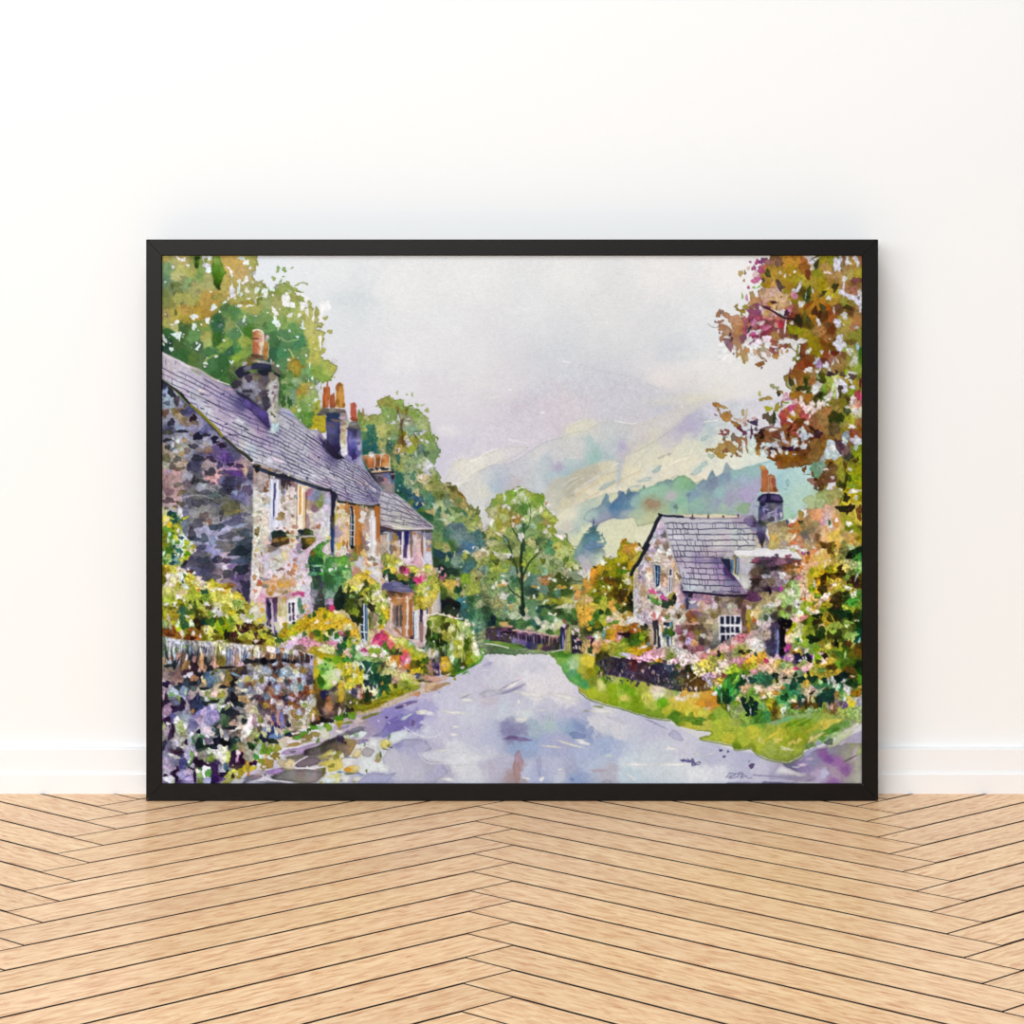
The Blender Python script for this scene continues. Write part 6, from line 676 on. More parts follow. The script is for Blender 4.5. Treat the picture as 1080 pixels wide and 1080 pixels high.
B("20 4 34 40 0 597 18 22 26 44 0 1154 24 29 30 30 -20 1154 28 24 34 20 20 581 34 30 34 40 20 2738 32 35 24 20 0 2481 43 34 26 22 0 2706 35 42 34 30 0 1425 26 40 44 40 20 886 20 34 24 20 0 597 20 44 34 30 0 324 18 53 34 24 0 581 10 51 30 34 0 1411 15 38 44 40 0 1138 11 17 30 60 0 1683 15 9 40 34 0 3507 22 24 24 40 -10 3540 15 20 20 24 0 3293 25 16 16 30 -20 3822 29 29 30 20 0 3566 38 38 24 24 0 3805 24 43 30 20 0 3565 27 49 20 24 0 3268 44 38 16 20 0 3805 41 41 14 14 0 3549 13 27 16 30 0 3020 22 49 24 14 0 2491 8 42 20 30 0 3565 12 61 24 44 0 2434 13 69 20 60 -20 3805 19 72 44 40 0 3546 24 70 20 24 0 3256 27 60 60 20 30 3805 32 67 20 24 0 1155 30 74 14 20 0 612 29 70 20 30 0 3566 37 62 30 20 0 1858 41 62 24 14 0 1330 36 60 14 14 0 3822 43 64 18 20 0 3822 48 70 40 24 0 3804 52 75 40 24 30 3532 41 69 30 30 0 3268 45 75 60 24 0 3545 63 73 30 20 0 3250 64 71 10 10 0 3267 85 77 40 20 0 2402 78 78 40 20 0 2707 10 25 30 60 0 1906 9 32 30 40 0 2178", .9, .2)
T(165, 475); B("11 66 24 20 0 1650 15 72 40 36 10 324 20 74 30 34 -20 340 20 66 14 14 0 3523 9 76 24 50 0 3541 27 72 30 60 -20 3549 33 77 40 16 -20 3267 11 71 14 40 0 3545 6 70 30 60 0 3546 22 64 30 20 0 1894", .9)
T(260, 615); B("15 50 50 30 -15 1074 20 55 20 24 10 1107 26 56 34 24 -30 818 30 59 20 20 -30 1092 34 60 20 20 0 836 3 50 30 30 0 1330 11 59 30 30 0 1315 3 42 40 40 30 3549 6 38 30 30 0 2484 9 30 50 40 0 3548 16 42 50 30 0 3523 10 45 30 20 0 3268 7 24 40 30 30 3271 2 27 40 24 10 2707 18 31 24 30 0 3491 15 24 30 30 0 3512 20 40 30 40 0 3270 24 64 60 20 20 3268 15 65 40 24 0 1057 8 68 20 24 0 561 20 66 24 20 0 1330 3 60 40 40 0 3269 11 66 34 20 0 3805 17 58 20 30 0 3012 14 62 20 30 0 2707", .9, .2)
# garden between the windows and the wall top (second part), pink blossom
GE = G("290 684 294 668 300 656 306 658 312 656 320 652 328 646 336 640 345 640 358 648 362 660 362 690 350 700 330 690 310 686")
T(260, 615); c = C("37 60 2450 50 53 3251 49 48 2757 56 53 3250 68 49 3234 83 46 3234 85 38 3235 87 30 2978 105 42 3508 88 49 3507 78 56 2210 76 50 3236 44 64 2467 60 62 3533 70 70 3499 47 69 3261 88 72 3547 106 70 867 105 65 3277 78 76 2706 80 74 2979 62 74 2166")
F(GE, c, .9, 1, 1, .15, 3, 1.0, 1.0, leaf=1.4)
dabs(GE, 170, .4, 1.3, .14, 2.2, 72, .65, alpha=.75, edge=.2, hue=.025)
B("77 36 26 30 20 595 72 38 20 24 0 901 74 42 30 26 0 3506 93 45 40 14 -20 3803 91 58 50 20 40 3546 96 55 40 40 30 595 104 60 40 44 20 882 90 64 40 44 -30 866 80 57 60 30 20 1122 85 65 40 40 20 2451 66 58 30 30 0 1139 56 58 30 20 -20 2210 50 56 30 24 0 3266 43 57 44 50 0 2962 44 48 20 44 0 2962 61 50 60 24 -15 3234 70 49 24 20 0 2689 74 60 30 50 -30 2403 69 56 20 34 -30 3527 62 60 20 24 20 3549 64 66 60 40 0 3210 74 68 60 40 0 3483 82 70 34 30 0 3499 66 64 40 20 0 3483 53 68 50 34 0 3517 52 63 30 24 30 3821 38 66 40 30 0 595 35 65 24 30 0 867 40 69 14 20 30 3549 93 68 50 24 0 3211 100 70 40 60 -30 3483 93 76 90 50 0 3546 107 64 20 40 0 3549 106 73 30 40 0 852 107 57 20 30 0 3448 89 37 24 40 0 1921 86 32 24 30 0 3234 96 36 44 40 0 3523 105 38 60 40 0 3525 102 33 40 20 0 3803 93 27 30 30 0 1350 97 29 30 40 -20 3126 96 22 24 30 0 2972 105 24 50 60 0 306 80 44 24 24 0 3804 36 50 20 60 0 3274", .9, .2)
# dry-stone wall
WL = G("160 674 172 671 186 674 200 676 224 676 240 678 260 680 280 681 300 684 320 688 334 694 334 706 338 724 344 742 350 752 344 760 334 763 322 766 314 770 300 777 290 786 284 796 270 806 258 812 244 818 232 826 228 834 160 834")
T(165, 680); c = C("8 4 1654 16 4 3004 20 9 2748 43 14 820 40 27 1059 46 12 1365 49 6 2457 59 6 2731 57 20 819 66 24 3497 70 18 2163 70 6 3273 97 12 3277 96 18 3243 104 12 2202 65 32 1378 15 37 2166 48 38 547 56 45 2166 60 35 1128 70 35 1928 86 42 546 95 32 1347 100 30 1076 100 36 2731 11 42 2987 24 57 2460 23 64 1656 27 48 837 47 64 549 54 55 3275 74 52 3257 63 62 1940 70 62 2472 62 74 2171 86 64 547 93 66 564 89 76 820 76 77 564 100 52 563 96 50 2985 104 54 1657 9 66 804 22 72 804 20 78 1369 26 74 821 25 79 2202 48 78 1915 45 74 821")
T(260, 680); c += C("2 10 2731 5 8 2147 3 4 3549 9 9 3274 13 10 3549 6 16 2695 18 11 3241 24 13 1876 20 6 2436 26 6 3532 31 6 3532 35 7 2203 29 13 3239 37 13 1603 41 6 2676 47 8 3276 45 13 1656 51 8 2181 52 15 2148 56 9 3277 61 9 1859 66 7 2968 70 13 1075 64 14 1347 10 20 547 30 19 275 45 19 275 20 18 274 60 19 1076 70 18 1076 6 27 2730 13 27 3002 10 23 1619 4 32 1912 10 36 3004 3 38 2726 2 47 1877 8 44 2147 17 40 1907 13 46 2731 21 29 2476 25 30 2202 25 34 2184 28 24 1620 32 22 2748 39 24 1330 33 26 1059 33 35 1858 36 30 1110 39 33 1947 44 23 2731 48 27 2474 43 30 2748 52 25 2403 54 20 546 58 23 2731 49 34 2202 56 30 3273 51 38 3276 56 35 2475 60 35 3277 64 30 2419 65 36 2476 56 41 2475 48 41 1860 46 42 837 60 41 1859 65 43 2748 39 40 3530 29 39 2749 30 42 2749 27 44 1076 22 41 3004 34 48 2477 22 50 1604 27 52 2950 18 48 2715 32 45 1349 41 46 2168 43 52 1893 40 56 1859 36 54 2748 50 50 2475 56 50 3020 57 56 3004 53 57 2387 62 49 1690 61 56 1842 68 49 2114 69 54 1841 74 52 2947 73 48 3532 72 43 820 70 36 1350 70 23 2458 76 20 2716 74 30 1912 14 54 3276 9 56 1912 4 59 3275 2 62 2421 6 63 837 11 60 1059 9 66 2986 16 62 1349 17 66 1603 23 61 1947 26 64 1859 30 65 2987 31 62 3021 32 59 2115 38 59 1843 37 65 2712 41 66 3258 44 61 565 45 66 1333 50 67 2402 52 61 2988 57 64 1586 62 66 3293 58 70 2131 65 61 1604 69 64 3004 72 61 2458 66 69 2469 22 69 2691 15 71 1093 9 74 3000 4 73 3257 28 72 2132 24 76 1622 32 72 1603 37 72 2732 40 75 2423 45 74 3004 53 77 2420 50 73 3004 60 76 2476 64 75 2149 69 74 3276 78 65 2729 79 74 2163 76 77 2708 85 62 802 83 70 1074 90 73 2694 88 66 1075 98 57 2183 96 54 1621 101 62 1893 102 70 1075 79 52 2146 80 58 1890 84 56 1618 78 46 1617")
T(165, 753); c += C("10 2 2715 12 6 788 20 2 1369 33 1 2475 27 11 2745 9 22 2184 28 35 3003 25 43 1060 44 10 1641 47 8 2988 48 2 2170 53 18 3004 60 7 2187 66 2 2716 70 17 836 83 4 820 54 34 852 56 36 579 62 35 2987 78 30 275 83 34 564 89 20 2167 96 16 2985 100 3 1638 90 37 1395 96 40 2438 106 34 1123 60 43 2485 64 42 3549 61 49 2197 36 45 2732 37 59 1124 35 60 805 29 50 1095 9 64 2715 9 52 2186 23 67 788 30 66 1641 42 74 2443 48 52 788 51 76 1924 57 66 1412 66 57 1078 70 72 1335 68 40 3277 74 44 3549 78 50 3273 83 54 3015 70 35 3549 93 58 1060 96 59 1076 82 62 2201 80 64 307 90 66 2997 95 65 2722 106 61 3219 94 72 2707 99 72 2694 100 76 3532")
T(260, 753); c += C("3 5 3549 2 16 3276 6 20 2456 10 24 2196 13 23 2470 15 46 3003 28 47 2690 33 54 2178 17 58 2194 13 60 3531 37 23 2203 22 16 1931 10 15 2728 36 11 3224 40 18 3241 42 15 1640 45 18 2472 51 10 3259 62 5 3275 56 16 2438 52 19 2167 46 21 1411 38 33 3258 48 30 3274 60 25 1698 70 28 2693 48 37 2419 74 30 2692 100 6 1682 82 9 802")
F(WL, c, .5, 1, 1, .05, 3, 1.0, .9, gran=.1)
stones(G("168 712 236 706 250 715 250 780 235 826 168 828"), 5.6, 5.0, "2a1e40", .10, .1, 1.2, 81, 0, alpha=.35)
stones(G("236 704 300 700 332 702 336 750 300 774 260 790 246 760 240 730"), 2.6, 2.5, "3c3244", .06, .22, 1.6, 82, 0, alpha=.6)
dabs(G("244 712 300 702 328 704 334 745 300 770 255 760"), 260, .35, 1.0, .12, 1.5, 83, .75, pal="a8b4cc 6c4034 b8b8c8 8c5c38 3c3450 c8c0b8 9c8c94 d0ccc8 5c4038 7c98b8 b09478", alpha=.75, edge=.15)
F(WL, c, .5, 1, .42, .05, 3.2, .8, .7, gran=.1)
T(165, 680)
B("9 18 26 60 10 2967 16 14 16 40 0 2951 25 13 28 60 20 2951 34 16 18 60 12 3549 30 15 24 90 10 1876 34 23 50 50 -40 2420 29 27 26 30 0 2420 43 17 20 50 10 2952 51 19 38 90 5 3222 54 26 34 44 0 3223 49 29 16 30 0 3242 60 13 26 70 0 1911 66 18 18 80 -3 3497 70 9 28 70 0 2180 74 20 46 50 0 2162 82 13 42 100 0 1930 90 8 34 60 0 2441 92 17 30 60 5 2694 100 14 24 60 5 1384 96 14 14 60 0 3549 76 9 30 30 -40 3550 41 6 16 50 -20 2186 38 6 16 60 0 1673 23 6 24 44 20 1926 19 4 14 60 -14 3293 14 3 16 50 -14 3277 11 6 14 50 -20 1396 17 6 12 40 0 1396 32 2 20 26 0 2214 46 3 14 40 10 2457 50 4 14 70 -10 3549 55 6 20 50 -10 1094 64 4 14 60 0 2987 20 23 26 50 0 291 13 24 50 20 0 563 24 20 12 60 20 820 12 13 14 60 -14 836 18 15 12 60 -10 1092 43 24 40 40 0 803 38 26 12 24 0 3532 61 27 34 40 20 547 79 26 140 14 -3 546 95 27 34 24 0 1618 100 32 40 24 0 820 104 19 50 34 0 547 47 11 10 90 10 1092", .9, .16)
B("11 35 50 60 0 2167 24 37 70 76 0 2150 25 43 50 30 -20 2695 17 33 40 20 10 1622 38 34 44 30 -10 3277 43 38 44 42 0 2677 33 36 24 20 0 3004 54 42 20 56 -22 3256 52 37 12 20 0 3531 62 40 50 90 10 1401 65 33 40 34 0 2185 61 47 30 34 0 1111 75 36 26 50 0 3531 82 37 44 70 5 2163 79 44 50 40 20 2420 71 36 10 50 0 2457 90 34 60 16 20 2220 95 42 60 24 -20 3274 96 46 40 40 0 1929 103 39 20 40 10 2980 106 47 34 30 -20 1603 100 52 50 24 10 3275 106 50 20 40 0 1930 64 33 20 20 0 1105 19 54 60 60 30 2748 17 57 34 34 0 1958 21 62 70 30 0 1912 26 61 24 40 -20 2212 20 66 60 40 0 1640 8 57 16 70 0 3243 31 52 50 50 -20 1930 33 54 20 44 20 2490 41 56 54 50 0 2713 42 50 40 30 0 1382 37 60 20 30 0 2152 47 59 16 60 0 1095 58 57 44 40 0 2197 66 56 44 50 20 3515 74 57 40 50 20 2451 72 52 30 20 30 3273 57 62 34 24 30 3277 52 56 20 40 -30 3532 52 62 30 30 0 1125 85 53 40 60 0 1110 96 61 60 40 10 2966 103 64 40 30 0 2966 105 59 30 20 -20 3532 65 70 50 40 0 3277 72 72 24 50 0 2761 76 70 40 20 -20 3549 81 71 40 20 -40 2470 82 67 16 20 40 3532 86 68 8 44 -30 3549 54 77 44 50 0 2989 60 76 30 60 0 2187 66 78 50 40 0 2444 35 70 26 60 0 2714 41 76 24 24 0 2948 32 61 12 12 0 3005 44 68 40 40 0 838 50 69 34 50 0 839 12 74 60 70 0 2698 32 77 60 24 0 2186 23 78 34 24 0 2186 104 73 40 50 0 3258 94 73 60 30 10 1912 98 76 40 20 0 2457 11 45 50 34 0 532 18 44 30 20 0 1350 27 45 30 24 20 565 42 44 40 24 0 564 54 50 50 20 0 290 76 48 60 20 0 547 88 60 40 60 0 547 64 65 60 20 0 563 56 67 34 30 0 564 94 68 60 24 10 563 48 42 14 40 0 1383 29 70 30 60 0 805 20 72 24 40 -40 788 11 64 40 16 0 804 30 64 20 50 -30 804 23 74 60 20 -30 805 59 72 14 30 0 1914 69 64 40 12 -30 563 83 77 60 30 0 564 90 79 40 30 0 820", .92, .18)
T(165, 753)
B("24 8 54 40 30 3550 29 16 50 70 -20 2470 25 11 24 30 0 3549 33 13 24 40 0 3550 31 24 40 30 10 2182 26 11 14 30 0 2758 11 19 30 80 0 2714 8 14 20 50 0 2744 13 11 24 20 0 3276 19 18 24 70 0 788 16 24 30 60 20 1061 9 35 24 60 20 821 15 35 40 40 -40 1640 24 33 60 34 20 3004 24 40 60 24 -10 1093 30 38 34 12 0 3549 30 34 14 24 0 1908 20 36 30 40 0 2458 27 44 60 14 -10 1060 34 32 20 40 0 788 13 59 80 80 0 2715 22 54 60 60 0 1913 18 47 50 20 10 3276 24 50 50 14 0 3003 24 52 24 8 0 1640 11 66 40 30 0 2731 14 74 60 50 0 3550 19 77 20 24 0 3291 10 70 30 16 -20 788 21 66 24 20 40 532 23 72 16 60 0 788 34 70 90 70 0 2716 37 65 60 40 30 2988 28 70 24 60 10 2460 35 71 40 8 -20 1353 44 70 20 90 0 788 40 62 50 12 20 788 30 56 44 60 0 1096 32 60 24 30 20 1369 40 48 30 60 0 1957 45 45 24 50 -30 3533 37 54 14 34 20 3566 35 48 30 50 -30 2732 41 59 30 24 0 2988 36 59 12 30 0 900 49 69 34 80 -14 2214 47 65 24 30 -30 3549 57 61 50 50 -20 3550 54 68 20 60 -10 3550 59 68 34 60 10 1428 58 76 40 50 0 2733 53 48 60 70 -10 2183 57 45 40 60 -20 2184 61 42 40 34 30 3292 62 50 44 44 0 1939 60 47 40 8 0 1895 49 56 60 40 0 531 56 57 60 20 20 787 64 60 20 50 0 1078 68 65 50 90 -10 1062 66 74 40 50 0 790 64 79 24 20 0 276 80 46 44 90 -10 3287 78 40 34 50 0 3548 83 49 20 60 0 3014 70 43 50 16 40 3549 74 53 14 60 -14 3277 71 35 10 40 20 3549 77 50 24 50 0 3548 75 65 44 50 -20 3004 79 60 30 40 0 1128 72 61 20 40 0 2459 76 69 60 24 0 532 88 50 40 100 0 788 97 50 34 70 0 771 93 44 34 24 20 3533 92 51 18 44 10 3228 90 61 44 30 0 1348 84 57 20 40 0 1317", .92, .18)
B("85 70 70 50 -30 2997 88 65 30 24 0 3269 87 71 26 26 0 802 99 64 60 44 -30 3250 96 68 40 40 -40 2706 104 60 30 24 0 2706 82 76 60 24 -14 2724 106 64 24 30 0 3507 94 73 30 14 0 2436 93 77 50 14 -10 3275 103 73 50 12 -10 2185 106 72 30 24 0 1912 104 68 40 20 0 3533 78 79 60 14 0 2452 60 19 60 60 0 3533 64 23 24 30 40 3549 58 25 24 24 0 3277 62 29 20 30 0 1640 56 31 60 40 0 1896 68 29 40 30 0 3004 65 30 30 20 20 1945 65 18 24 24 0 1400 53 11 14 100 5 3261 52 31 24 30 0 2763 54 34 20 14 0 3291 49 34 50 60 30 307 51 25 24 20 0 1172 43 27 40 60 0 1927 40 23 24 30 0 3550 38 30 24 40 10 2748 42 30 14 50 -20 1141 48 18 14 12 0 3276 48 20 30 24 0 291 43 40 10 40 0 2732 70 30 60 50 -30 275 64 37 60 34 0 291 78 33 60 40 0 274 80 28 24 30 30 3276 78 23 50 50 0 2185 74 21 20 50 0 3275 72 14 24 30 20 2713 76 6 44 60 0 1397 80 9 40 70 0 1124 87 10 34 40 20 2968 90 17 60 20 -20 3549 95 20 70 24 -15 1893 88 22 50 14 -20 1638 92 3 30 24 0 1604 97 5 50 40 30 2729 100 8 40 30 0 563 85 16 60 24 0 547 90 30 60 40 0 580 92 29 20 14 0 1672 94 36 30 50 0 2182 98 41 24 20 0 2694 89 38 14 30 0 1140 105 15 50 90 40 3549 101 27 40 60 20 3549 105 37 50 90 -30 2713 104 48 60 50 0 2712 106 27 24 34 0 2181", .92, .18)
T(260, 753)
B("4 10 30 80 10 3806 2 20 40 40 -30 3549 1 2 24 24 0 2729 5 29 60 44 30 2438 3 44 50 110 -14 2456 8 23 30 50 20 2470 6 35 50 30 10 594 11 30 24 24 0 594 9 33 24 20 -20 2729 6 38 34 34 0 578 11 37 14 40 -30 1155 14 39 34 50 10 2473 16 47 20 40 -14 3549 11 49 34 34 0 915 11 45 20 14 0 2762 20 40 44 70 0 1682 24 33 34 30 20 1682 29 39 34 34 0 2212 26 43 40 30 0 1682 35 39 40 50 0 2450 33 48 60 40 0 2162 25 56 60 60 0 2691 20 60 40 40 0 2434 17 54 30 40 -20 2194 8 56 44 30 -14 772 6 62 60 30 -20 3250 20 60 24 16 0 3532 35 51 14 14 0 3546 2 64 20 60 0 2691 2 69 14 30 0 3202 15 65 24 40 0 3532 23 33 14 40 0 3244 19 27 44 50 0 292 24 25 24 44 0 548 30 31 60 34 0 562 30 18 34 60 20 567 34 25 70 44 0 1402 35 14 24 44 0 550 31 5 30 50 0 1096 40 4 40 50 0 1642 38 20 16 60 -30 3258 34 20 20 60 -10 3275 35 6 8 60 0 3480 30 10 8 40 -20 3207 26 11 24 30 0 1604 23 16 40 40 30 3003 20 15 24 40 -20 1930 19 12 34 30 20 3532 26 17 20 40 0 3274 20 23 24 50 -30 3273 18 8 30 24 20 1667 13 12 20 50 0 3277 15 6 20 50 0 2452 9 8 30 70 0 2697 11 20 30 50 0 2454 15 17 24 44 0 1620 23 5 40 50 0 2986 48 12 30 34 0 548 45 6 24 60 0 1348 40 13 24 40 0 2170 50 6 24 50 0 3275 51 17 60 24 10 2985 59 4 44 30 0 2435 54 9 30 50 0 2711 60 12 50 24 0 2454 66 9 20 60 0 3275 70 9 24 60 10 2712 64 15 60 14 5 3531 57 20 50 14 0 1893 48 24 40 34 0 292 55 25 44 20 -20 1858 59 21 30 10 0 3532 42 31 60 44 0 3258 48 28 60 24 0 3531 40 35 30 40 0 3274 60 29 60 14 0 3258 64 23 60 30 -20 1426 58 27 60 24 -10 1427 70 26 60 40 -20 2163 79 23 50 34 0 2436 54 35 100 20 -8 2692 68 31 60 20 -10 2437 76 15 60 34 10 1169 71 18 24 24 0 865 71 15 14 14 0 3805 85 16 40 30 0 2232 93 15 50 44 0 1954 89 15 20 44 0 1681 89 23 70 60 20 3275 82 31 30 30 0 1410 85 30 24 30 0 3260 98 11 30 40 0 3276 104 4 50 50 0 1426 106 11 34 34 0 2978 86 6 80 40 -10 546 93 7 70 40 -10 546 80 5 34 40 0 2131 76 5 20 50 10 3532 96 2 40 40 0 2167 78 11 50 24 0 1074", .92, .18)
mottle(GD, .17, .5, 2); mottle(GE, .15, .5, 2); mottle(WL, .16, .5, 2); crisp(WL, 1.04, .42)
T(0, 0, 1); r_ = np.random.RandomState(12)
for i in range(40):                                    # upright coping stones: pale tops, dark joints
    x = 171.5+i*4.05; y0 = np.interp(x, [170, 200, 260, 330], [672, 675, 680, 689]); y1 = np.interp(x, [170, 230, 260, 330], [706, 705, 699, 694]); t = r_.normal()*1.2
    L("2c2c38", 1.1, [x+2, y0+6, x+2.5+t, (y0+y1)/2, x+1.5+t, y1], .4, 0, .5)
    if i % 3: L("dfe2ea", 1.3, [x-.5, y0+1, x+1+t*.5, y0+4, x+.6+t, y0+8+r_.rand()*6], .55, .6, .5)
# cobbles at the road's edge
T(260, 753)
F(tp("25 65 42 60 56 62 80 63 86 54 70 56 54 60 40 59 48 48 70 43 90 30 108 24 108 40 100 42 90 60 90 72 80 79 40 80 20 76 0 79 -6 80 0 72 10 66 18 64"), C("35 69 2153 45 70 1910 55 70 2167 65 72 2183 75 69 2168 80 74 2440 85 69 1910 90 68 1634 35 71 1621 5 73 1912 15 68 2713 60 58 1622 70 54 2168 78 54 1910 64 60 1878 82 58 2440 45 48 2183 55 49 2167 62 48 1895 50 57 3529 52 42 2699 45 43 2971 60 41 2715 70 40 1365 66 44 1077 78 41 1638 88 35 1364 96 32 1091 105 28 1093 90 38 1347 100 38 1909 106 40 2165 96 31 803 74 44 1638 30 74 3004 20 76 3550 24 79 2714"), .6, 1, 1, .3, 2.6, 1.2, 1.2)
P("b096c6", "38.5 46 42 42 48 40 60 38 70 35 80 33 86 30 84 33 76 37 68 40 66 45 56 46 46 47", .6); P("85808c", "48 42 52 41.5 57 42.5 54 45 50 44.5", .4); P("807c6c", "42 49 56 48 66 47 64 51 54 52 46 51", .5, 1, .9)
P("4c4048", "65 43 69 40 86 35 90 32 108 25 108 38 96 40 88 43 80 46 70 47 65 48", .7, 1, .85, .3); F(tp("65 43 69 40 86 35 90 32 108 25 108 40 96 41 88 43 80 46 70 47"), C("67 44 1060 72 41 1092 80 41 1638 86 38 1091 90 34 1075 98 31 819 106 28 1077 102 36 1620 106 39 2165 94 40 1364 76 44 1894"), .6, 1, .9)
P("7c6c78", "54 58 58 54 65 51 74 48 82 50 85 54 82 58 74 60 66 61.5 57 61", .6, 1, 1, .4)
F(tp("27 71 36 69 43 64 52 63.5 64 64 80 65 92 66 90 69 86 72 82 76 79 78.5 64 79 52 77.5 38 76 30 74.5"), C("32 71 1365 42 67 1911 50 66 2184 60 70 2167 70 68 2184 78 69 2441 85 68 1911 90 67 1892 75 74 2440 60 76 2183 40 74 1911"), .6, 1, 1, .35)
L("dcdae4", 16, "18 70 24 74 30 75.5 42 77 52 78", .9); L("e0dee6", 20, "53 60 56 56 62 52 69 48.5", .85, .3); L("dcdce4", 18, "56 62 68 62 78 61.5 90 60", .85); L("e4e2e8", 14, "69 60 70 62 76 62.5", .9); B("20 70 14 40 0 3550 13 76 100 14 -10 3550 50 79 100 8 0 3533 25 78 110 12 2 1912 21 69 14 24 0 1913 11 72 80 20 -8 2168 35 65 60 30 -20 2700 27 66 50 20 -20 2427 30 62 14 14 0 3244 9 67 60 20 -5 3261 18 66 20 14 0 2731 47 58 44 30 0 3529 40 56 50 40 -20 2984 48 60 60 14 0 3530", .9)
P("d8cc6c", "80 49 86 47 92 44 98 41 98.5 45 94 48 86 51", .6, 1, .9); P("d8c858", "82 57 90 53 96 52 106 52 108 56 108 63 100 65 94 66 92 62 90 59 84 59", .8, 1, .95); B("97 59 36 24 -10 2179 95 60 20 10 0 2451 88 50 50 14 -10 2453 104 48 60 34 0 2707 102 50 40 24 0 2179 106 52 40 20 0 3253 96 45 40 14 -20 3544 94 50 60 14 0 2982 102 54 50 14 0 3526", .9)
P("e0e4e4", "90 69 96 67 108 67 108 80 80 79.5 84 75 88 72", 1, 1, .95); B("100 71 80 24 0 3545 100 78 14 14 0 3268 85 78 20 10 0 2979 106 66 30 12 0 1947 104 70 40 20 0 3544 94 76 60 24 0 3566", .9)
L("5c7c9c", 8, "104 66.5 108 66", .8)
T(355, 753)
F(tp("0 25 6 23 13 20 22 19 30 15 32 19 26 20 18 24 14 25 13 28 20 29 23.5 33 20 40 17 46 13 49 6 50 0 44 -2 42"), C("3 27 1093 2 32 1365 10 33 1347 15 32 2437 20 32 2693 18 40 2693 12 42 2166 5 40 1893 1 40 1620 10 47 2167 12 29 2453 15 21 1639 6 25 2185 20 19 1912"), .7, 1, 1, .3)
P("c8b8cc", "0 16 6 15 16 11 24 11 32 12 30 15 20 16 10 20 4 22 0 23", .7, 1, .9); B("10 15 60 14 -20 2186 6 17 30 16 -30 2443 3 20 40 24 0 3549 24 17 80 24 -12 1912 13 20 40 12 -14 1896 27 30 60 14 -12 2442 32 31 50 20 -10 2170 26 33 20 20 -30 2186 12 26 34 20 0 3549 18 25 40 14 -20 3566 22 24 24 24 0 2232 29 23 50 34 0 3566 13 26 20 12 0 3016 32 35 14 24 0 1943 25 8 50 60 20 3259 13 7 44 30 0 2986 7 8 40 20 -10 3259 3 4 50 40 0 1153 15 2 40 40 0 1682 10 2 30 30 0 850 3 10 60 24 -10 2722 13 10 50 16 -10 1922 20 3 20 40 0 1682 3 14 20 40 0 2706 36 3 100 16 -14 1907 30 10 60 14 -8 2713", .9)
B("5 29 40 40 0 804 10 33 14 20 0 1059", .9)
F(tp("21 40 28 38 29 43 27 49 20 51 17 48"), C("23 40 3548 26 41 3530 20 47 3529 25 48 3528 22 44 3529"), .7); P("aaa6ac", "27.5 43 30 40 34 37 40 39 44 42 40 47 37 50 32 49 28.5 47", .6, 1, 1, .2)
P("dce0e6", "38 26 44 27 50 29 47 38 42 40 34 35 36 32", 1, 1, .9); P("d8e0d8", "48 30 54 29 50 38 49 48 43 54 40 52 44 43", 1, 1, .9); P("d8cc70", "50 37 51 32 56 28 60 30 62.5 32 62 37 57 39 54 40 51 38", .8, 1, 1, .2); P("dce4e4", "30 50 38 50 48 54 60 60 58 68 42 66 34 69 26 68 24 62", 1.2, 2, .9, .1); P("d4dfe4", "60 24 70 19 76 19 79 16 83 22 78 26 70 32 63 34 60 30", .8, 1, .9, .15)
B("60 26 14 30 10 1670 48 50 34 50 20 2454 50 46 12 34 0 1379 46 53 24 24 0 2694 55 40 30 8 20 1907 57 31 20 14 0 3817 59 36 20 12 -20 1907 62 38 20 12 0 1385 17 63 70 50 0 3509 13 64 34 40 0 3474 22 62 40 40 0 3528 15 68 60 12 0 1652 34 65 12 18 0 1633 3 58 40 60 0 3526 3 74 50 40 0 3545 10 74 60 40 0 3549 20 77 24 10 0 2707 5 76 10 14 0 2697 24 74 60 24 0 3548 13 56 60 40 0 3549 3 46 40 44 0 2179 6 48 30 30 0 3548", .9)
P("a6a8cc", "24 77 30 72 34 67 44 66.5 56 69 64 67 70 66 64 72 56 79 40 80 26 80", .8, 1, .9, .2); L("6c94b4", 10, "0 66 8 66.5 15 67", .8); L("4c6c9c", 16, "23 67 28 69 32 70", .8, .4); L("5c6c8c", 12, "6 51 14 49.5 24 50.5", .7); L("c8d4e0", 10, "26 73 33 69", .7)
P("7a6fb4", "58 10 66 9 75 7 83 9 87 11 86 15 90 16 96 11 100 13 90 18 78 13 74 17 60 22 58 18", .8, 2, .6, .2); B("87 10 24 34 0 1624 57 4 16 16 0 1333 48 8 14 12 0 3277 60 10 14 8 0 3550 98 16 40 8 -30 3004", .9)
T(260, 680)                                            # lime bush at the end of the wall
F(tp("76 18 80 13 84 9 96 11 109 13 110 30 106 42 100 47 94 51 87 52.5 80 48 76.5 30"), C("78 20 3235 83 19 3547 80 32 3250 85 24 2229 90 23 2246 95 20 2758 99 25 2758 95 32 3033 90 35 3032 100 32 3290 104 30 3547 88 46 882 82 43 2194 90 48 2501 95 44 3030 96 38 3290 88 33 1699 103 19 1954 106 25 2995 79 48 2178 85 13 2978 96 13 2723"), .8, 1, 1, .25, 3, 1.2, 1.2)
F(tp("77 48 84 52 94 51.5 100 47 106 43 110 44 113 56 112 70 108 80 90 85 82 76 79 62"), C("80 54 2146 83 60 1346 90 59 550 85 66 1074 95 69 2949 90 73 2695 97 57 2183 101 60 1893 103 54 3510 96 53 1365 100 52 820 106 54 3252 106 64 1891 102 70 1075 106 72 1620 88 68 1075 98 74 2150 85 76 803 96 78 1348 106 78 1091"), .7, 1, 1, .2)
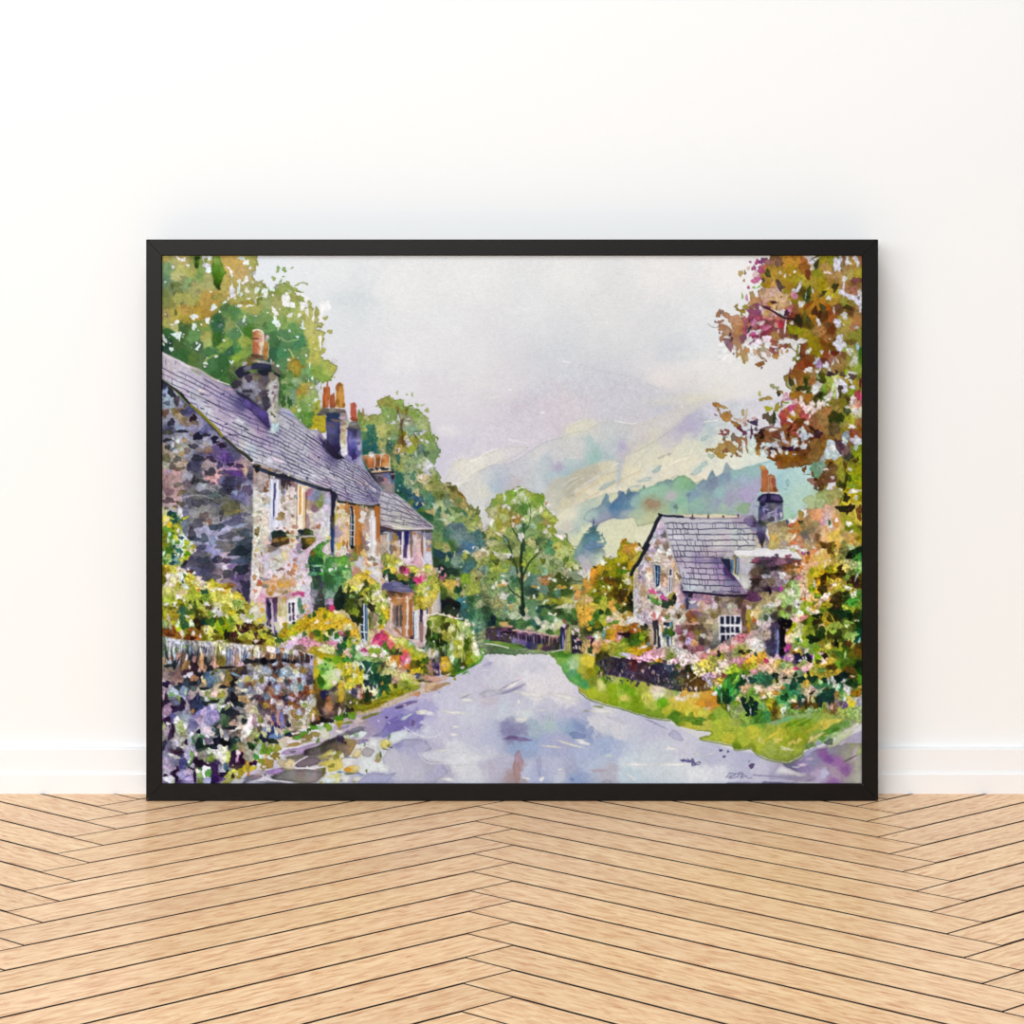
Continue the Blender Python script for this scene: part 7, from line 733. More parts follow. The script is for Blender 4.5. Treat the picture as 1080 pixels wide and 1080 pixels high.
B("87 28 22 24 0 1412 92 28 22 20 0 1685 93 17 50 24 20 1426 100 43 26 34 0 3805 84 40 34 60 -20 865 94 42 20 60 10 3289 104 33 40 40 0 3548 87 57 30 50 0 549 93 62 24 40 20 2915 94 72 50 34 0 2950 107 46 30 40 0 3507 108 60 30 60 0 3235 78 33 20 60 0 3251 85 20 20 16 0 3548 97 26 30 30 0 2775 106 76 20 44 0 3805 104 68 24 30 0 1075", .88)
# ---- far fir and the autumn bushes
T(620, 575)
F(tp("-5.5 -9 -3 -13 2 -6 5 -1 6 -6 11 1 13 -2 16 1 20 10 22 16 19 20 12 20 6 25 2 30 -2 33 -6 25 -11 20 -15 15 -15 6 -11 0"), C("0 -4 1416 4 -6 1143 6 0 1400 2 6 1674 8 4 1672 15 6 2201 0 12 2202 -6 6 1673 -10 4 1945 6 13 2474 -4 18 2731 2 20 2730 -2 28 2987 15 13 2746 18 18 3019"), 1, 2, .92, .15)
T(530, 505); B("104 52 14 50 0 1385 104 56 40 30 0 1128 103 60 60 30 0 1400 101 64 60 30 0 1416 100 70 80 60 0 1673 102 76 90 40 0 1674 96 64 14 20 0 1416 97 69 20 30 0 1673", .8, .3, 1.4)
T(620, 505); B("6 53 12 40 0 1400 6 59 40 26 0 1143 6 64 70 34 0 1144 9 61 40 16 0 1399 6 70 90 50 0 1417 16 64 14 20 30 1416 18 68 14 14 0 1416 19 73 20 30 0 1689 7 76 110 40 0 1674", .8, .3, 1.4)
AB = G("606 640 612 628 616 612 624 601 630 596 640 594 642 586 650 588 652 580 655 571 659 567 664 573 671 571 677 576 681 580 676 590 668 604 668 640 668 655 678 660 690 662 692 690 690 700 640 700 630 720 616 700 612 670")
T(620, 505); c = C("41 68 2929 44 72 2450 47 70 1394 50 75 3219 56 73 3459 58 76 3236 42 76 3219 60 74 1107 36 78 2466 64 74 1411")
T(620, 575); c += C("26 18 2449 20 20 2177 37 4 2706 42 4 3220 48 2 3220 52 6 2963 58 4 3530 60 8 2724 42 14 2978 34 14 2722 50 13 2435 56 15 2980 30 22 2177 23 27 2706 15 28 2962 10 23 3218 7 30 3475 12 24 3219 44 23 1633 48 24 2962 35 32 1649 28 32 2177 20 33 1633 14 37 2162 22 41 1601 28 43 1873 16 44 1649 10 44 2161 35 40 1361 45 32 3269 47 41 3274 50 40 2706 50 33 2433 31 52 1344 25 49 2451 43 48 1633 48 50 2434 44 54 2434 33 56 1344 51 55 1345 20 53 2435 18 49 2178 10 54 1905 6 56 1922 5 52 2451 2 49 3220 3 62 3512 9 64 1377 14 63 1121 18 62 2467 24 62 2740 33 69 1394 40 67 2708 38 63 1601 44 62 2418 48 67 817 50 65 545 50 74 1090 40 76 3237 6 72 3509 2 75 3492 13 70 2996 23 76 1122 10 77 1411 27 72 3493 34 78 3530 48 78 2964 6 68 3252")
T(620, 640); c += C("2 12 3492 8 10 1138 13 24 850 6 28 834 21 19 2723 18 13 2468 24 15 3531 42 6 3273 47 15 3549 56 14 3257 40 19 3530 30 23 3494 34 25 3203 40 23 2946 52 19 2658 55 26 2931 60 25 2690 25 30 2962 23 34 2690 10 32 3273 30 33 3475 36 33 2697 50 33 801 66 32 1905 53 39 1138 48 38 850 44 39 1665 34 37 2950 23 39 3514 12 42 3496 10 48 3222 20 43 3236 18 47 2707 25 45 2724 30 48 2451 37 47 2195 40 52 2467 47 51 2978 54 51 3218 60 50 3218 66 51 2945 73 46 2129 48 55 2705 33 54 2211 26 54 2452 17 52 1361 21 55 1089 13 57 818 10 56 2435 5 56 3529 2 68 3266 8 70 1122 6 74 2723 2 78 2211 25 62 2161 27 68 1617 25 76 1889")
F(AB, c, .9, 1, 1, .15, 3, 1.0, 1.0, leaf=1.6)
dabs(AB, 700, .35, 1.2, .14, 2.4, 91, .7, alpha=.7, edge=.2, hue=.025)
T(620, 575)
B("26 38 18 18 0 3821 24 48 14 22 0 3821 44 51 20 14 0 3550 8 52 16 16 0 3821 18 47 12 12 0 3821 47 41 24 20 30 3549 41 26 20 14 0 3822 16 38 12 12 0 3548 48 60 10 14 0 3822 42 67 14 12 0 3821 35 22 14 14 0 3788 40 40 10 10 0 3545 37 49 24 36 20 3269 46 33 20 24 0 3531 20 56 10 20 0 3547 58 4 30 30 0 3805 21 16 30 40 -30 2450 8 25 24 14 0 1089 5 40 30 40 0 3203 30 40 60 20 20 1345 40 56 60 60 0 1073 48 61 34 60 0 545 25 58 44 50 20 1617 43 73 80 34 -10 833 16 76 30 30 0 577 41 30 60 24 -10 1137 12 64 44 24 20 1394 18 69 50 60 0 2996 28 66 40 40 0 3220 17 20 34 30 -30 3821 25 12 60 30 0 3548 1 33 20 60 0 3549", .85, .24)
T(620, 640)
B("18 32 24 44 0 1706 19 28 8 24 0 2236 21 24 34 20 -10 3821 4 18 34 34 0 1156 2 25 30 24 0 3507 11 21 40 40 0 1905 15 6 26 30 30 578 34 10 30 40 0 3529 42 12 26 34 0 2691 25 16 50 12 -30 3788 30 18 60 24 -10 1683 50 16 60 34 -20 3549 54 13 30 20 0 3549 38 31 60 14 10 1570 44 32 60 34 0 786 50 28 30 20 0 2370 54 26 20 14 0 3805 59 30 16 24 0 3476 65 29 40 30 0 1922 54 34 60 50 0 1121 62 35 40 50 0 2210 68 39 24 60 0 1345 70 43 40 30 0 1928 36 35 24 24 0 3243 58 22 16 12 0 3294 63 46 60 14 -10 3822 45 24 60 14 0 2673 30 42 60 24 0 2724 40 43 60 24 -20 2740 56 53 100 30 -6 3234 70 49 44 34 -30 2673 33 58 60 14 10 3549 11 38 40 10 -10 3548 9 34 24 20 0 3294 2 35 30 24 0 2120 5 39 20 40 20 788 3 49 30 44 0 578 6 61 10 70 0 3548 4 61 40 20 0 3524 3 62 20 40 0 3523", .88, .2)
L("7c6414", 10, "22 41 26 43 30 44 34 45", .5)
mottle(AB, .17, .5, 2)
# ---- cottage on the right
CW = G("696 546 702 548 708 570 712 590 715 600 720 618 722 622 760 624 790 626 800 600 845 590 850 640 842 700 800 706 760 700 730 700 700 692 690 690 684 660 670 650 668 640 669 606 676 592 686 572")
T(620, 505); c = C("80 48 3260 78 56 3260 83 60 2988 76 64 2731 74 70 3277 79 73 2695 88 76 2166 85 68 3260 70 76 3260 86 64 1638 82 78 3276")
T(620, 575); c += C("83 5 3276 93 6 3276 70 6 2987 65 12 2712 72 14 3259 78 16 3275 85 13 2985 62 20 3004 66 24 3260 70 28 3240 57 33 2985 61 36 2715 68 35 3275 56 42 2712 56 58 3004 60 56 2984 64 56 2984 69 44 3259 66 62 3258 60 66 2713 56 70 3003 64 70 2985 69 70 2986 66 78 2987 85 30 2984 87 44 3241 84 33 2694 89 28 3258 90 22 3259 100 24 3240 99 33 3257 100 56 3532 104 59 2970 93 52 3276 86 48 3276 82 49 3276 102 64 3259 98 70 3240 106 66 2970 90 72 2984 84 78 2677 100 76 2422 74 78 3191 80 74 3532 96 77 3532")
T(620, 640); c += C("56 8 3004 64 6 2987 68 12 3260 60 16 2987 66 18 2714 100 13 3276 104 10 2165 100 23 3259 104 26 2407 106 37 2439 104 44 3243 96 42 3275 90 38 2472 83 28 3532 86 42 3276 70 26 3275 73 32 3241 74 40 2968 85 50 3275 92 49 3258 101 48 3532 98 56 1651")
T(710, 600); c += C("15 26 1351 25 33 2425 40 37 2680 47 34 2714 52 35 2166 60 35 2439 68 34 2166 74 35 1620 79 34 1347 33 42 2968 40 43 2986 48 43 3260 54 40 2166 60 43 2167 66 43 2729 72 46 2696 78 42 1877 83 38 2149 15 38 1640 20 57 2131 13 68 1876 6 50 2712 4 55 2165 9 56 3275 5 46 2456 3 35 2715 8 33 2697 3 64 2986 19 70 1859 29 68 1620 34 56 2165 40 54 2439 46 52 2164 40 62 2984 45 62 2984 50 60 2985 43 68 2439 42 74 1893 48 73 2456 50 77 1911 54 46 2165 58 48 2712 82 60 1892 80 68 2150 85 56 2707 90 53 3530 94 52 3510 93 64 2165 90 70 2165 90 77 1636 83 76 1619 96 45 2983 93 42 2165 98 62 3259 103 70 3003 101 56 2199")
T(710, 660); c += C("14 6 2731 4 10 3242 10 15 1602 6 5 2407 19 10 2390 18 17 2716 24 19 3222 18 26 2407 13 26 1587 30 26 2390 25 13 2165 32 18 1348 38 20 1893 42 13 2712 40 26 2168 48 18 1911 46 24 1638 51 12 2183 28 8 2163 56 26 1637")
F(CW, c, .4, 1, 1, .05, 3, 1.1, 1.0, gran=.09)
stones(G("672 606 700 560 712 600 720 640 730 690 690 688 670 650"), 3.0, 2.4, "c8c0c8", .1, .12, 1.2, 95, 0, alpha=.3)
dabs(G("672 608 696 556 712 600 716 640 700 690 684 660 670 648"), 150, .35, 1.15, .12, 1.8, 93, .7, pal="8c8498 b09c84 d8d0d8 a08c7c 706c80 c8b8a8 9c7c68 dcd8dc", alpha=.6)
dabs(G("722 628 788 628 800 606 840 600 840 650 790 660 785 690 724 692"), 190, .4, 1.3, .13, 2.2, 94, .65, alpha=.7, edge=.2, hue=.03)
T(725, 540, 5.684)
F(tp("31 28 38 26.2 52 27 64 27.8 70 28.5 66 34 60 41 54 47 46 48 38 49 33 46 31 40"), C("34 29 3003 50 30 1606 62 30 1605 66 30 1911 47 35 1092 54 33 1348 60 33 2131 64 36 2147 42 39 1604 54 37 2168 40 43 1075 45 43 1894 51 43 1893 56 42 2168 36 42 3003 48 47 1076 60 40 2969 42 47 1621 52 46 2168 62 33 2676"), .6, 1, 1, .1, 2.8, 1.5, 1.2)
dabs(tp("38 29 66 29 64 36 56 43 47 47 37 47"), 110, .4, 1.3, .15, 2, 97, .6, alpha=.75, hue=.03)
B("45 30 60 14 -5 1076 52 26.5 14 14 0 1333 60 26.8 18 12 0 1605 56 30 34 20 0 2408 41 29 24 14 0 2374 42 35.5 40 24 -10 1620 50 34 44 12 -5 1076 41 41 40 14 0 1075 47 38.5 30 12 0 2731 57 38 24 20 30 3549 60 42 20 14 0 2731 49 46 16 14 0 1059 56 46 14 12 30 3130 64 40 14 14 0 2884 35 34 30 30 0 3004 34 43 24 40 0 3276 39 50.8 50 30 0 1590 43 51.5 10 24 0 1863 65 32 24 30 0 2659", .88)
mottle(CW, .13, .6, 1); crisp(CW, 1.15, .55)
mottle(tp("37 28.5 66 28.5 65 36 56 44 47 48 37 49"), .1, .5, 1)
# slate roof
RF = G("696 546 701 543 720 544 740 545 770 544.5 794 543 806 560 812 572 810 578 800 578 778 580 764 586 762 592 772 606 780 614 788 626 760 626.5 740 625 722 623 715 600 708 580 702 560 699 552")
T(710, 530); c = C("5 20 3277 30 20 3277 60 22 3277 75 20 2988 92 26 1351 86 30 3277 5 29 3277 30 29 3277 55 30 3277 70 36 3293 88 35 3276 5 38 3550 30 39 3277 60 39 3533 85 40 3549 5 47 3277 25 47 3277 50 48 3549 80 48 3549 10 56 3277 40 56 3260 50 60 3260 5 64 2988 30 64 2716 50 65 1898 15 74 3261 40 74 2988 53 74 2700 60 78 1608 94 33 2715 100 35 2169")
T(710, 600); c += C("10 4 3277 25 3 3261 40 4 3261 55 4 2716 62 6 1881 68 10 1352 12 13 3278 25 14 3277 40 14 3261 54 12 2972 64 15 2187 74 16 2170 13 20 3021 20 22 3294 33 23 3277 50 23 3004 60 23 2988 76 23 2699 56 27 2443 70 26 2170 62 20 2716 70 6 1061")
F(RF, c, .35, 1, 1, .15, 2.4, 2, 1.4)
tone(RF, .8, .9, 1)
courses("700 546 740 546 800 545", "722 624 750 626 792 627", 13, G("699 549 720 546 794 545 806 562 810 574 778 579 764 586 762 594 772 606 788 625 722 621 715 600 708 580"), 77, .9, 1.4, "34344f 4a4868 34345a 5a5478", .34, 30, .05)
T(710, 530); L("dcc8a8", 26, "10 15 24 14.8 40 15.5 56 15.8 75 15.5", .85, 0, .5); L("b0a8b8", 20, "0 14.5 10 15", .8); L("4c4058", 8, "0 15.5 10 16.5 22 18 40 18.5 56 18.5 75 17.8", .6); B("22 15 10 14 0 1076 40 16 12 24 0 1092 57 16 12 18 0 1604 74 15 12 16 0 1077 22 18 34 14 0 1349 6 15 14 12 0 1639 86 22 60 40 20 1897 92 30 60 20 0 2186", .85)
L("284474", 8, "76 31 80 32 81.5 37 80 36.5", .8); L("284474", 8, "78 40 82 43 86 47", .8)
B("96 43 30 20 0 3530 100 49 60 20 0 3529 104 46 20 14 0 3255", .8)
for s in ("38 62 55 60", "20 67 50 65", "42 74 58 73"): L("6c4c90", 10, s, .4)
T(710, 600); P("4c2c78", "57 -6 64 2 70 9 74 16 70 13 64 9 58 6", .6, 1, .7); L("241c44", 26, "12 26.5 25 27 40 28.5 55 30 70 30.5 83 30", .95, 0, .5); L("2c2450", 14, "45 26.5 60 25.5 76 27", .7); L("e0e0ec", 10, "11 24 21 24.5", .8); L("dcd8e4", 8, "48 25.5 62 26", .6)
# dormer-like end of the side roof
T(710, 530)
P("e0e0e6", "72 56 74 53 83 53 93 54 108 55.5 109 60 100 60.5 85 60 74 59.5", .4, 1, 1, .1); L("7c7468", 8, "74 60 86 60.5 98 60 108 60.5", .8); L("3c3c58", 8, "73 54 75 51 74 50", .8); L("3c3c5c", 7, "74 53.5 90 54 92 52", .7)
P("b8b4c0", "56 60 59 56 64 54.5 70 56 73 58 70 62 66 64 59 63.5", .4, 1, 1, .3); P("8c744c", "69 60 73.5 57 72 62 69 64 67 63", .4, 1, .9); P("282c50", "54.5 63.5 60 64 65 64 66 70 66.5 81 64 79 59 72 55.5 67", .4); P("5c80a8", "65 65 69.5 64 69.5 78 69 82 66.5 80", .4, 1, .9); L("2c4474", 10, "66 66 66.5 78", .8); L("8c6430", 20, "70.8 64 71 73 70.8 81", .9); P("4c6494", "72.2 62 75 61.5 75.2 78 74 83 72.2 83", .4, 1, .95); L("9cb4dc", 10, "73.5 64 73.5 79", .8); L("282834", 8, "71.8 62 71.4 82", .8)
B("79 65 34 34 0 3260 86 72 30 30 0 3004 80 79 24 24 0 3004", .85)
T(725, 540, 5.684); L("dcdce2", 34, "30 24.5 42 24.8 52 25 62 25.6 69 25.8", .95, 0, .5); L("e8e6e6", 14, "60 22.5 68 23.5", .8)
# verge board of the gable
T(620, 505); L("20243c", 44, "83 42 79 48 76 56 73 62 69 70 64 79", .95, 0, .5); L("20243c", 26, "81 40 90 42.5 100 42.5 108 43.5", .9, 0, .5); L("b0b4a8", 10, "82 39 92 40 100 40.5 108 41.5", .8)
T(620, 575); L("1c2438", 44, "69 0 63 10 58 19 53 26 49.5 33.5", .95, 0, .5)
B("79 3 16 24 0 1912 74 6 50 20 -20 2715 89 3 30 30 0 2166 68 16 30 34 0 2166 70 16 22 20 0 3218 78 20 60 10 0 2439 60 26 24 40 20 2185 64 31 30 20 20 2185 59 36 20 24 0 1896 64 42 20 30 0 2696 56 52 24 30 0 3004 57 60 34 20 0 3260 63 52 30 60 0 2967 56 78 30 20 0 3003 59 75 30 30 0 2438 86 34 30 20 20 2148 85 39 24 30 0 2677 94 14 24 30 0 2422 103 34 30 20 20 2149 105 37 16 20 0 1876 98 43 40 40 0 3240 100 51 30 40 0 3514", .8, .25)
P("7c8cb0", "73.8 23 76 21.5 83 23.5 82.5 33 81.5 46 77.5 48 76.2 44 74.5 30", .3); P("18305c", "76.5 23 82 24 81.5 33 81.2 46 77.2 47.5 76.8 36", .3); L("8cc0e4", 9, "79.5 25 79.5 36 79 44", .9); L("7cb0dc", 7, "77 30 81.5 32", .9); L("7cb0dc", 7, "77 38 81.2 39.5", .85); L("c8ccd8", 10, "75.5 24 76.5 34 77 46", .85); L("98806c", 10, "73.5 23 74 30 75 42", .7); L("a88468", 24, "86 30 85 40 84.5 47", .6)
P("d4ccd4", "92 29 94 26 97.5 27 97.5 35 96.8 52 91.5 53 91.8 40", .3, 1, 1, .1); L("20284c", 24, "94.2 28.5 94 33.5", .9); L("e8e8ec", 9, "92 35 97 35", .9); L("4c5068", 14, "93.5 37 93 52", .85); L("5c546c", 10, "95.8 37 95.5 52", .85); L("e4e0e4", 7, "94.6 36 94.2 52", .9); L("a8846c", 14, "98.5 24 97.8 40 97.5 52", .6); L("7c6c60", 8, "90 28 90.5 53", .4)
B("70 52 20 14 0 3433 74 53 40 30 20 3400 80 54 24 20 0 2921 79 57 14 14 0 3805 83 54 34 20 20 2169 86 60 34 44 -30 3145 89 63 24 20 0 3418 78 61 30 20 0 2131 77 59 30 24 0 3529 74 58 30 24 0 2759 71 60 30 24 0 2488 75 63 40 30 0 1427 80 66 40 30 20 1155 82 64 24 24 0 2760 84 69 24 14 0 3529 69 59 14 24 0 1125 70 63 20 14 0 3549 73 71 20 14 0 1669 90 68 60 40 -10 579 95 64 40 44 0 834 93 59 30 24 0 2708 96 56 30 24 0 2707 98 60 20 30 0 1090 87 64 30 24 0 851 85 50 40 20 0 3532", .9, .22)
T(620, 640)
B("72 9 24 44 0 3822 75 10 30 24 20 3191 80 8 30 50 0 3822 83 13 30 40 0 3208 86 14 24 30 0 3822 78 4 30 20 0 3548 92 10 24 30 0 2180 90 12 30 24 0 1924 104 11 24 24 0 1603 97 6 40 20 -20 3549 106 28 40 44 0 2117 106 36 24 24 20 2116 100 33 24 30 0 3276 92 31 60 60 0 593 94 29 30 60 0 1137 96 23 14 60 0 1138 86 31 24 40 0 1124 90 34 14 34 40 1964 89 27 24 40 0 868 84 25 24 50 0 2964 91 20 40 24 0 565 94 20 10 30 0 1709 88 19 24 14 0 564", .92)
P("d0bca4", "68 21 73 20 75 43 72 44 69 30", .4, 1, .9); P("34303c", "73.5 15.5 80 15 81.5 26 79 33 77.5 44 75 43 75.5 30 73 20", .4, 1, .95); L("e0dcdc", 30, "82.5 22 83 33 84 44", .8); L("342c38", 18, "80 22 80 33 81 47", .9); L("c4c8ac", 9, "78.5 26 78.5 40", .8); P("2c3c5c", "80 32 82 34 83 50 83 53 77 51 76.5 48 79 46", .4, 1, .95); L("3c4468", 26, "90.5 34 92 46", .85); L("c0c8e8", 18, "94 35 94.5 46", .9); L("2c3450", 10, "95.5 35 95.7 46", .8); B("76 48 14 24 0 3805 64 24 40 34 0 1091 66 21 24 20 0 546", .9)
T(710, 600)
P("e4e4ec", "51.5 53.5 64 52.8 78 53 78.5 64 78.5 76 80 81 52.5 81 52 66", .3, 1, 1, .08)
for a, b, y0, y1 in ((538, 580, 540, 632), (600, 642, 538, 632), (660, 692, 540, 630), (712, 762, 540, 630), (535, 590, 655, 735), (604, 646, 655, 730), (660, 692, 655, 725), (712, 758, 658, 730), (542, 592, 752, 850), (606, 646, 752, 860), (660, 702, 752, 840), (716, 766, 750, 800)):
    P("1c2244", [a, y0, b, y0, b, y1, a, y1], .25); P("343c68", [a+8, y0+50, b-12, y0+40, b-14, y1-6, a+10, y1-8], .3, 1, .4)
B("22 38 34 22 0 3549 29 40 18 24 0 3549 35 34 30 20 0 2698 23 43 50 40 0 2186 26 47 60 20 0 3225 18 52 44 34 0 2387 25 50 34 24 0 2135 31 53 20 24 0 2426 23 59 40 24 0 2947 25 62 50 20 0 3497 16 62 40 20 0 3224 39 49 30 14 20 3274 43 47 60 14 -10 2711 39 61 16 24 0 3530 44 57 50 14 30 2985 50 34 40 24 0 1347 57 42 30 24 0 2167 64 37 60 14 -10 1893 70 43 40 14 -20 2729 76 38 30 60 0 1347 86 44 34 24 0 3532 80 53 30 90 0 1604 86 50 30 40 0 2706 86 64 24 40 0 3217 86 72 20 34 0 2945 92 58 24 34 0 3154 94 52 24 30 0 3529 90 56 24 14 0 3508 13 71 24 20 0 3004 6 69 50 40 20 2407 21 75 44 44 0 2663 27 73 40 30 0 2163 54 41 10 60 -15 2712 60 50 60 14 0 2712 69 50 50 14 0 3258 16 40 20 60 0 821 20 30 30 30 0 547 2 34 20 60 0 545 5 42 40 40 30 3277 6 54 20 24 0 1363 11 43 30 30 0 2676 48 66 40 50 0 2728 39 66 60 30 0 2438 35 70 30 40 0 1620 42 74 24 34 -20 2712 34 76 30 30 0 3276 97 70 20 60 0 596 105 64 40 60 0 2729 106 56 30 40 0 1108", .85, .22)
T(810, 545); c2 = C("6 13 2711 14 6 2165 13 20 2983 6 25 3237 18 15 2710 20 31 2712 6 32 2982 35 13 2948 33 7 3187 30 4 3549 40 10 2164 45 8 2693 55 8 2710 50 15 2165 42 19 1637 44 24 1894 50 22 2694 56 22 1875 57 17 2694 35 25 3205 28 30 3188 33 31 3206 24 26 3256 48 34 2966 62 6 3482 56 2 3478 66 6 3259 72 11 3549 77 9 3204 75 13 3223 67 14 3495 62 19 3512 64 25 3495 70 23 3509 78 18 3508 83 13 3510 85 17 2708 88 20 2966 92 25 2964 96 26 3221 80 25 3509 79 31 3492 82 27 3510 76 40 3510 86 30 2180 90 6 2450 90 13 1921 95 6 2722 100 6 2450 105 10 1633 100 16 2193 98 20 2964 104 3 1073 104 26 2433 102 30 2964 84 43 2180 92 42 321 105 37 322 100 48 1155 95 37 2471 62 33 1601 72 43 2434 58 35 2948 53 40 3461 56 43 3512 62 40 3510 59 47 3509 68 44 3493 52 47 3493 48 53 3495 56 54 3496 64 52 3510 70 49 3510 42 59 3496 37 57 3460 40 62 3513 50 62 2449 56 59 2978 47 68 2978 47 74 2979 54 64 3250 60 56 3251 62 64 3233 70 62 2177 66 66 1856 72 67 1344 75 64 2705 78 61 3251 80 67 1345 86 66 1072 76 69 1873 62 77 1328 72 75 3252 80 74 3236 76 79 2979 86 78 2980 88 55 3254 86 61 3254 93 52 2727 100 54 3016 104 57 2487 95 64 1651 90 68 1940 100 75 1058 102 62 1684 105 68 1617 104 76 1601 24 64 1348 30 56 3548 33 60 3477 31 74 2744 30 78 2760 23 74 1940 33 69 3209 17 72 3277 18 68 3276 10 70 2987 25 69 1347 42 72 3513 38 76 3513 10 78 1348")
GU = G("811 580 810 553 828 549 838 546 852 536 866 524 880 514 915 500 915 650 848 640 844 606 836 600 846 592 846 586 832 579")
F(GU, c2, .9, 1, 1, .12, 3, 1.2, 1.2, leaf=1.2)
dabs(GU, 160, .4, 1.3, .1, 2.4, 98, .66, alpha=.6, edge=.18, hue=.02)
# chimney of the cottage
T(810, 480)
F(tp("-11 64 -10 54 -1 53 16.5 54.5 17 64 18 72 10 76 0 80 -3 90 -6 106 -10 100 -13 90"), C("-6 58 822 -9 64 1368 -2 60 1913 6 57 1638 12 56 1367 2 62 1094 13 62 1913 8 64 2716 4 67 2186 11 66 1095 6 70 3276 -4 70 2170 -6 68 1094 -8 76 820 -4 78 835 0 76 1638 -2 86 1913 -6 90 1078 -10 82 1641 -4 96 820"), .6, 1, 1, .2)
B("-2 62 40 10 0 2460 -5 62 10 30 0 2460 -2 65 14 24 0 1078 6 59 34 24 0 1638 13 64 24 34 -20 1368 4 65 34 8 -20 3277 15 68 20 30 0 3276 4 73 40 30 0 1093 -6 56 34 20 0 548 3 79 44 24 0 2984", .85)
P("201c48", "-12.5 52 -11 48 -6 44 0 43 12 44 16 48 18 53.5 15 55 6 54.5 -6 54.5", .4); P("5c4c8c", "-6 47 -2 45 -1 49 -4 53 -10 52", .4, 1, .9); P("64548c", "3 46 12 45 16 50 15 52 4 51", .4, 1, .85); L("14143c", 12, "-1 44 -.5 53", .9); L("dcd0d8", 18, "-6 43.5 0 42.5 6 43 12 43.5", .8)
P("c06c38", "-8 24 -7 13 -4 14 0 17 .5 40 -2 42.5 -7 42 -7.8 35", .4); P("b86c44", "0 23 3 21.5 7 23 8.8 27 9 36 11.8 41 8 42.5 1 42", .4); B("-6 14 34 24 0 3476 -5 16 40 14 0 3204 -2 20 20 30 0 3172 -5 30 20 80 0 3188 4 25 30 14 0 3205 3 32 14 70 0 3205 8 39 24 24 0 2114 6 30 20 50 0 2644 -7 40 20 24 0 2659 0 40 14 40 0 2694", .88)
# ---- grass verge on the right
VG = G("578 688 590 700 597 714 600 719 609 723 611 729 622 737 637 742 655 747 674 753 692 757.5 707 759.5 716 766 735 769.5 750 771 749 775 737 779 755 783 772 786 775 791 784 790 792 789 799 796 810 801 823 803.5 830 804 841 800 847 796 849 792 860 787 874 782 890 772 912 758 912 700 700 690 650 700 620 690")
T(535, 685, 5.4); c = C("26 3 1683 31 2 1154 30 7 1956 33 11 1701 37 10 2761 37 13 1430 40 17 1172 44 20 1173 39 18 1701 42 24 2723 48 25 2738 54 28 2466 60 22 2209 60 29 2209 66 30 1953 70 24 1953 68 22 1681 64 25 2483 56 18 1409 60 17 2741 48 18 1922 44 15 2451 43 12 2723 47 8 3524 46 13 2177 54 20 3271 66 29 3526 74 30 1937 74 34 1937 82 32 2740 88 31 1697 80 28 3269 90 34 2995 96 30 3252 100 33 3251 106 30 3508 106 36 3251 96 39 1137 86 37 1938 100 40 2194 104 43 2995 80 37 1938 70 20 2466 76 22 2467 78 20 2724 90 23 3273 86 23 3531 86 26 3547 93 24 2726 100 26 3530 96 23 2213")
T(725, 685, 5.684); c += C("4 29 3508 10 31 3219 14 33 3202 6 34 3508 2 38 3268 10 37 3268 10 44 2996 18 40 2211 20 44 2739 30 44 2468 36 41 1683 44 42 1155 42 44 1955 50 42 2215 56 40 1959 60 40 1703 66 39 2214 72 37 2214 78 38 2212 86 38 2468 50 47 2467 40 48 2995 30 48 2739 20 49 2739 16 53 2739 24 54 2995 34 56 2739 30 59 1665 36 59 2194 44 56 2739 60 48 2466 56 50 2995 64 46 2210 70 48 2194 72 45 2210 84 46 3252 90 42 2740 68 53 2193 58 56 2466 50 60 2468 60 62 2468 66 60 2467 56 65 2195 62 65 2195 68 64 2196 64 56 2194 76 54 2468 80 53 1683 74 58 1668 88 48 1138 94 44 1684 90 52 2760 96 50 2471 100 44 2471 96 40 2485 102 40 2744 102 36 2470 104 48 2744 90 40 2213 94 56 2728 100 52 2711 86 56 1941 78 56 2475 84 55 2216")
F(VG, c, .9, 1, 1, .2, 2.8, 1.4, 1.4)
r_ = np.random.RandomState(55)
T(0, 0, 1)
for i in range(330):
    x = 640+r_.rand()*265; lo = np.interp(x, [640, 735, 800, 850, 905], [738, 764, 788, 786, 758]); y = lo-3-r_.rand()*np.interp(x, [640, 735, 800, 905], [18, 26, 42, 16])
    j, k = int((y-PY0)*SS), int((x-PX0)*SS); cc = IMG[j, k]*(1+r_.normal()*.16); cc = np.clip(cc, 0, 1)
    L("".join("%02x" % int(v*255) for v in cc), .6+r_.rand()*.8, [x, y, x+(2.2 if x > 800 else .5)*r_.rand()+.3, y-2-r_.rand()*3.5], .55, .5)
L("4c641c", 1.0, "611 727 612 731 622 738 637 743.5 655 748 674 754 692 758.5 707 760.5", .8, 0, .6); L("5c7418", 1.0, "735 770 750 771.5 750 775 738 779 755 784 772 787 775 791.5 784 791 792 790 799 797 810 802 823 804.5 832 805 842 801 847 797", .75, 0, .5)
T(725, 685, 5.684)
B("4 42 60 20 0 1410 2 40 20 20 0 1666 6 44 40 14 0 1137 44 54.5 20 24 0 3270 54 54.5 24 20 0 3526 59 59.5 34 14 10 3546 62 56 10 24 30 3526 67 54.5 14 20 20 3526 64 55.5 10 14 0 3525 78 52 50 10 -35 3528 74 54 14 20 30 3528 84 50 34 10 -35 3269 87 44 40 30 -30 3525 50 52 70 8 -38 3524 40 52.5 30 8 -20 3524 86 48 60 14 -30 1154 90 45 60 12 -30 1683 95 42 50 10 -30 1940 92 53 80 20 -35 3017 98 48 60 10 -30 3275 102 45 50 10 -30 3548 96 52 40 8 -40 3274 85 55.5 24 20 -30 1108 100 40 60 10 -25 3016 103 42 40 8 -20 3017 76 47 50 14 -35 2995 70 44 40 10 -30 1409 64 44 60 10 -25 1681 93 37 40 30 0 2469", .8, .22)
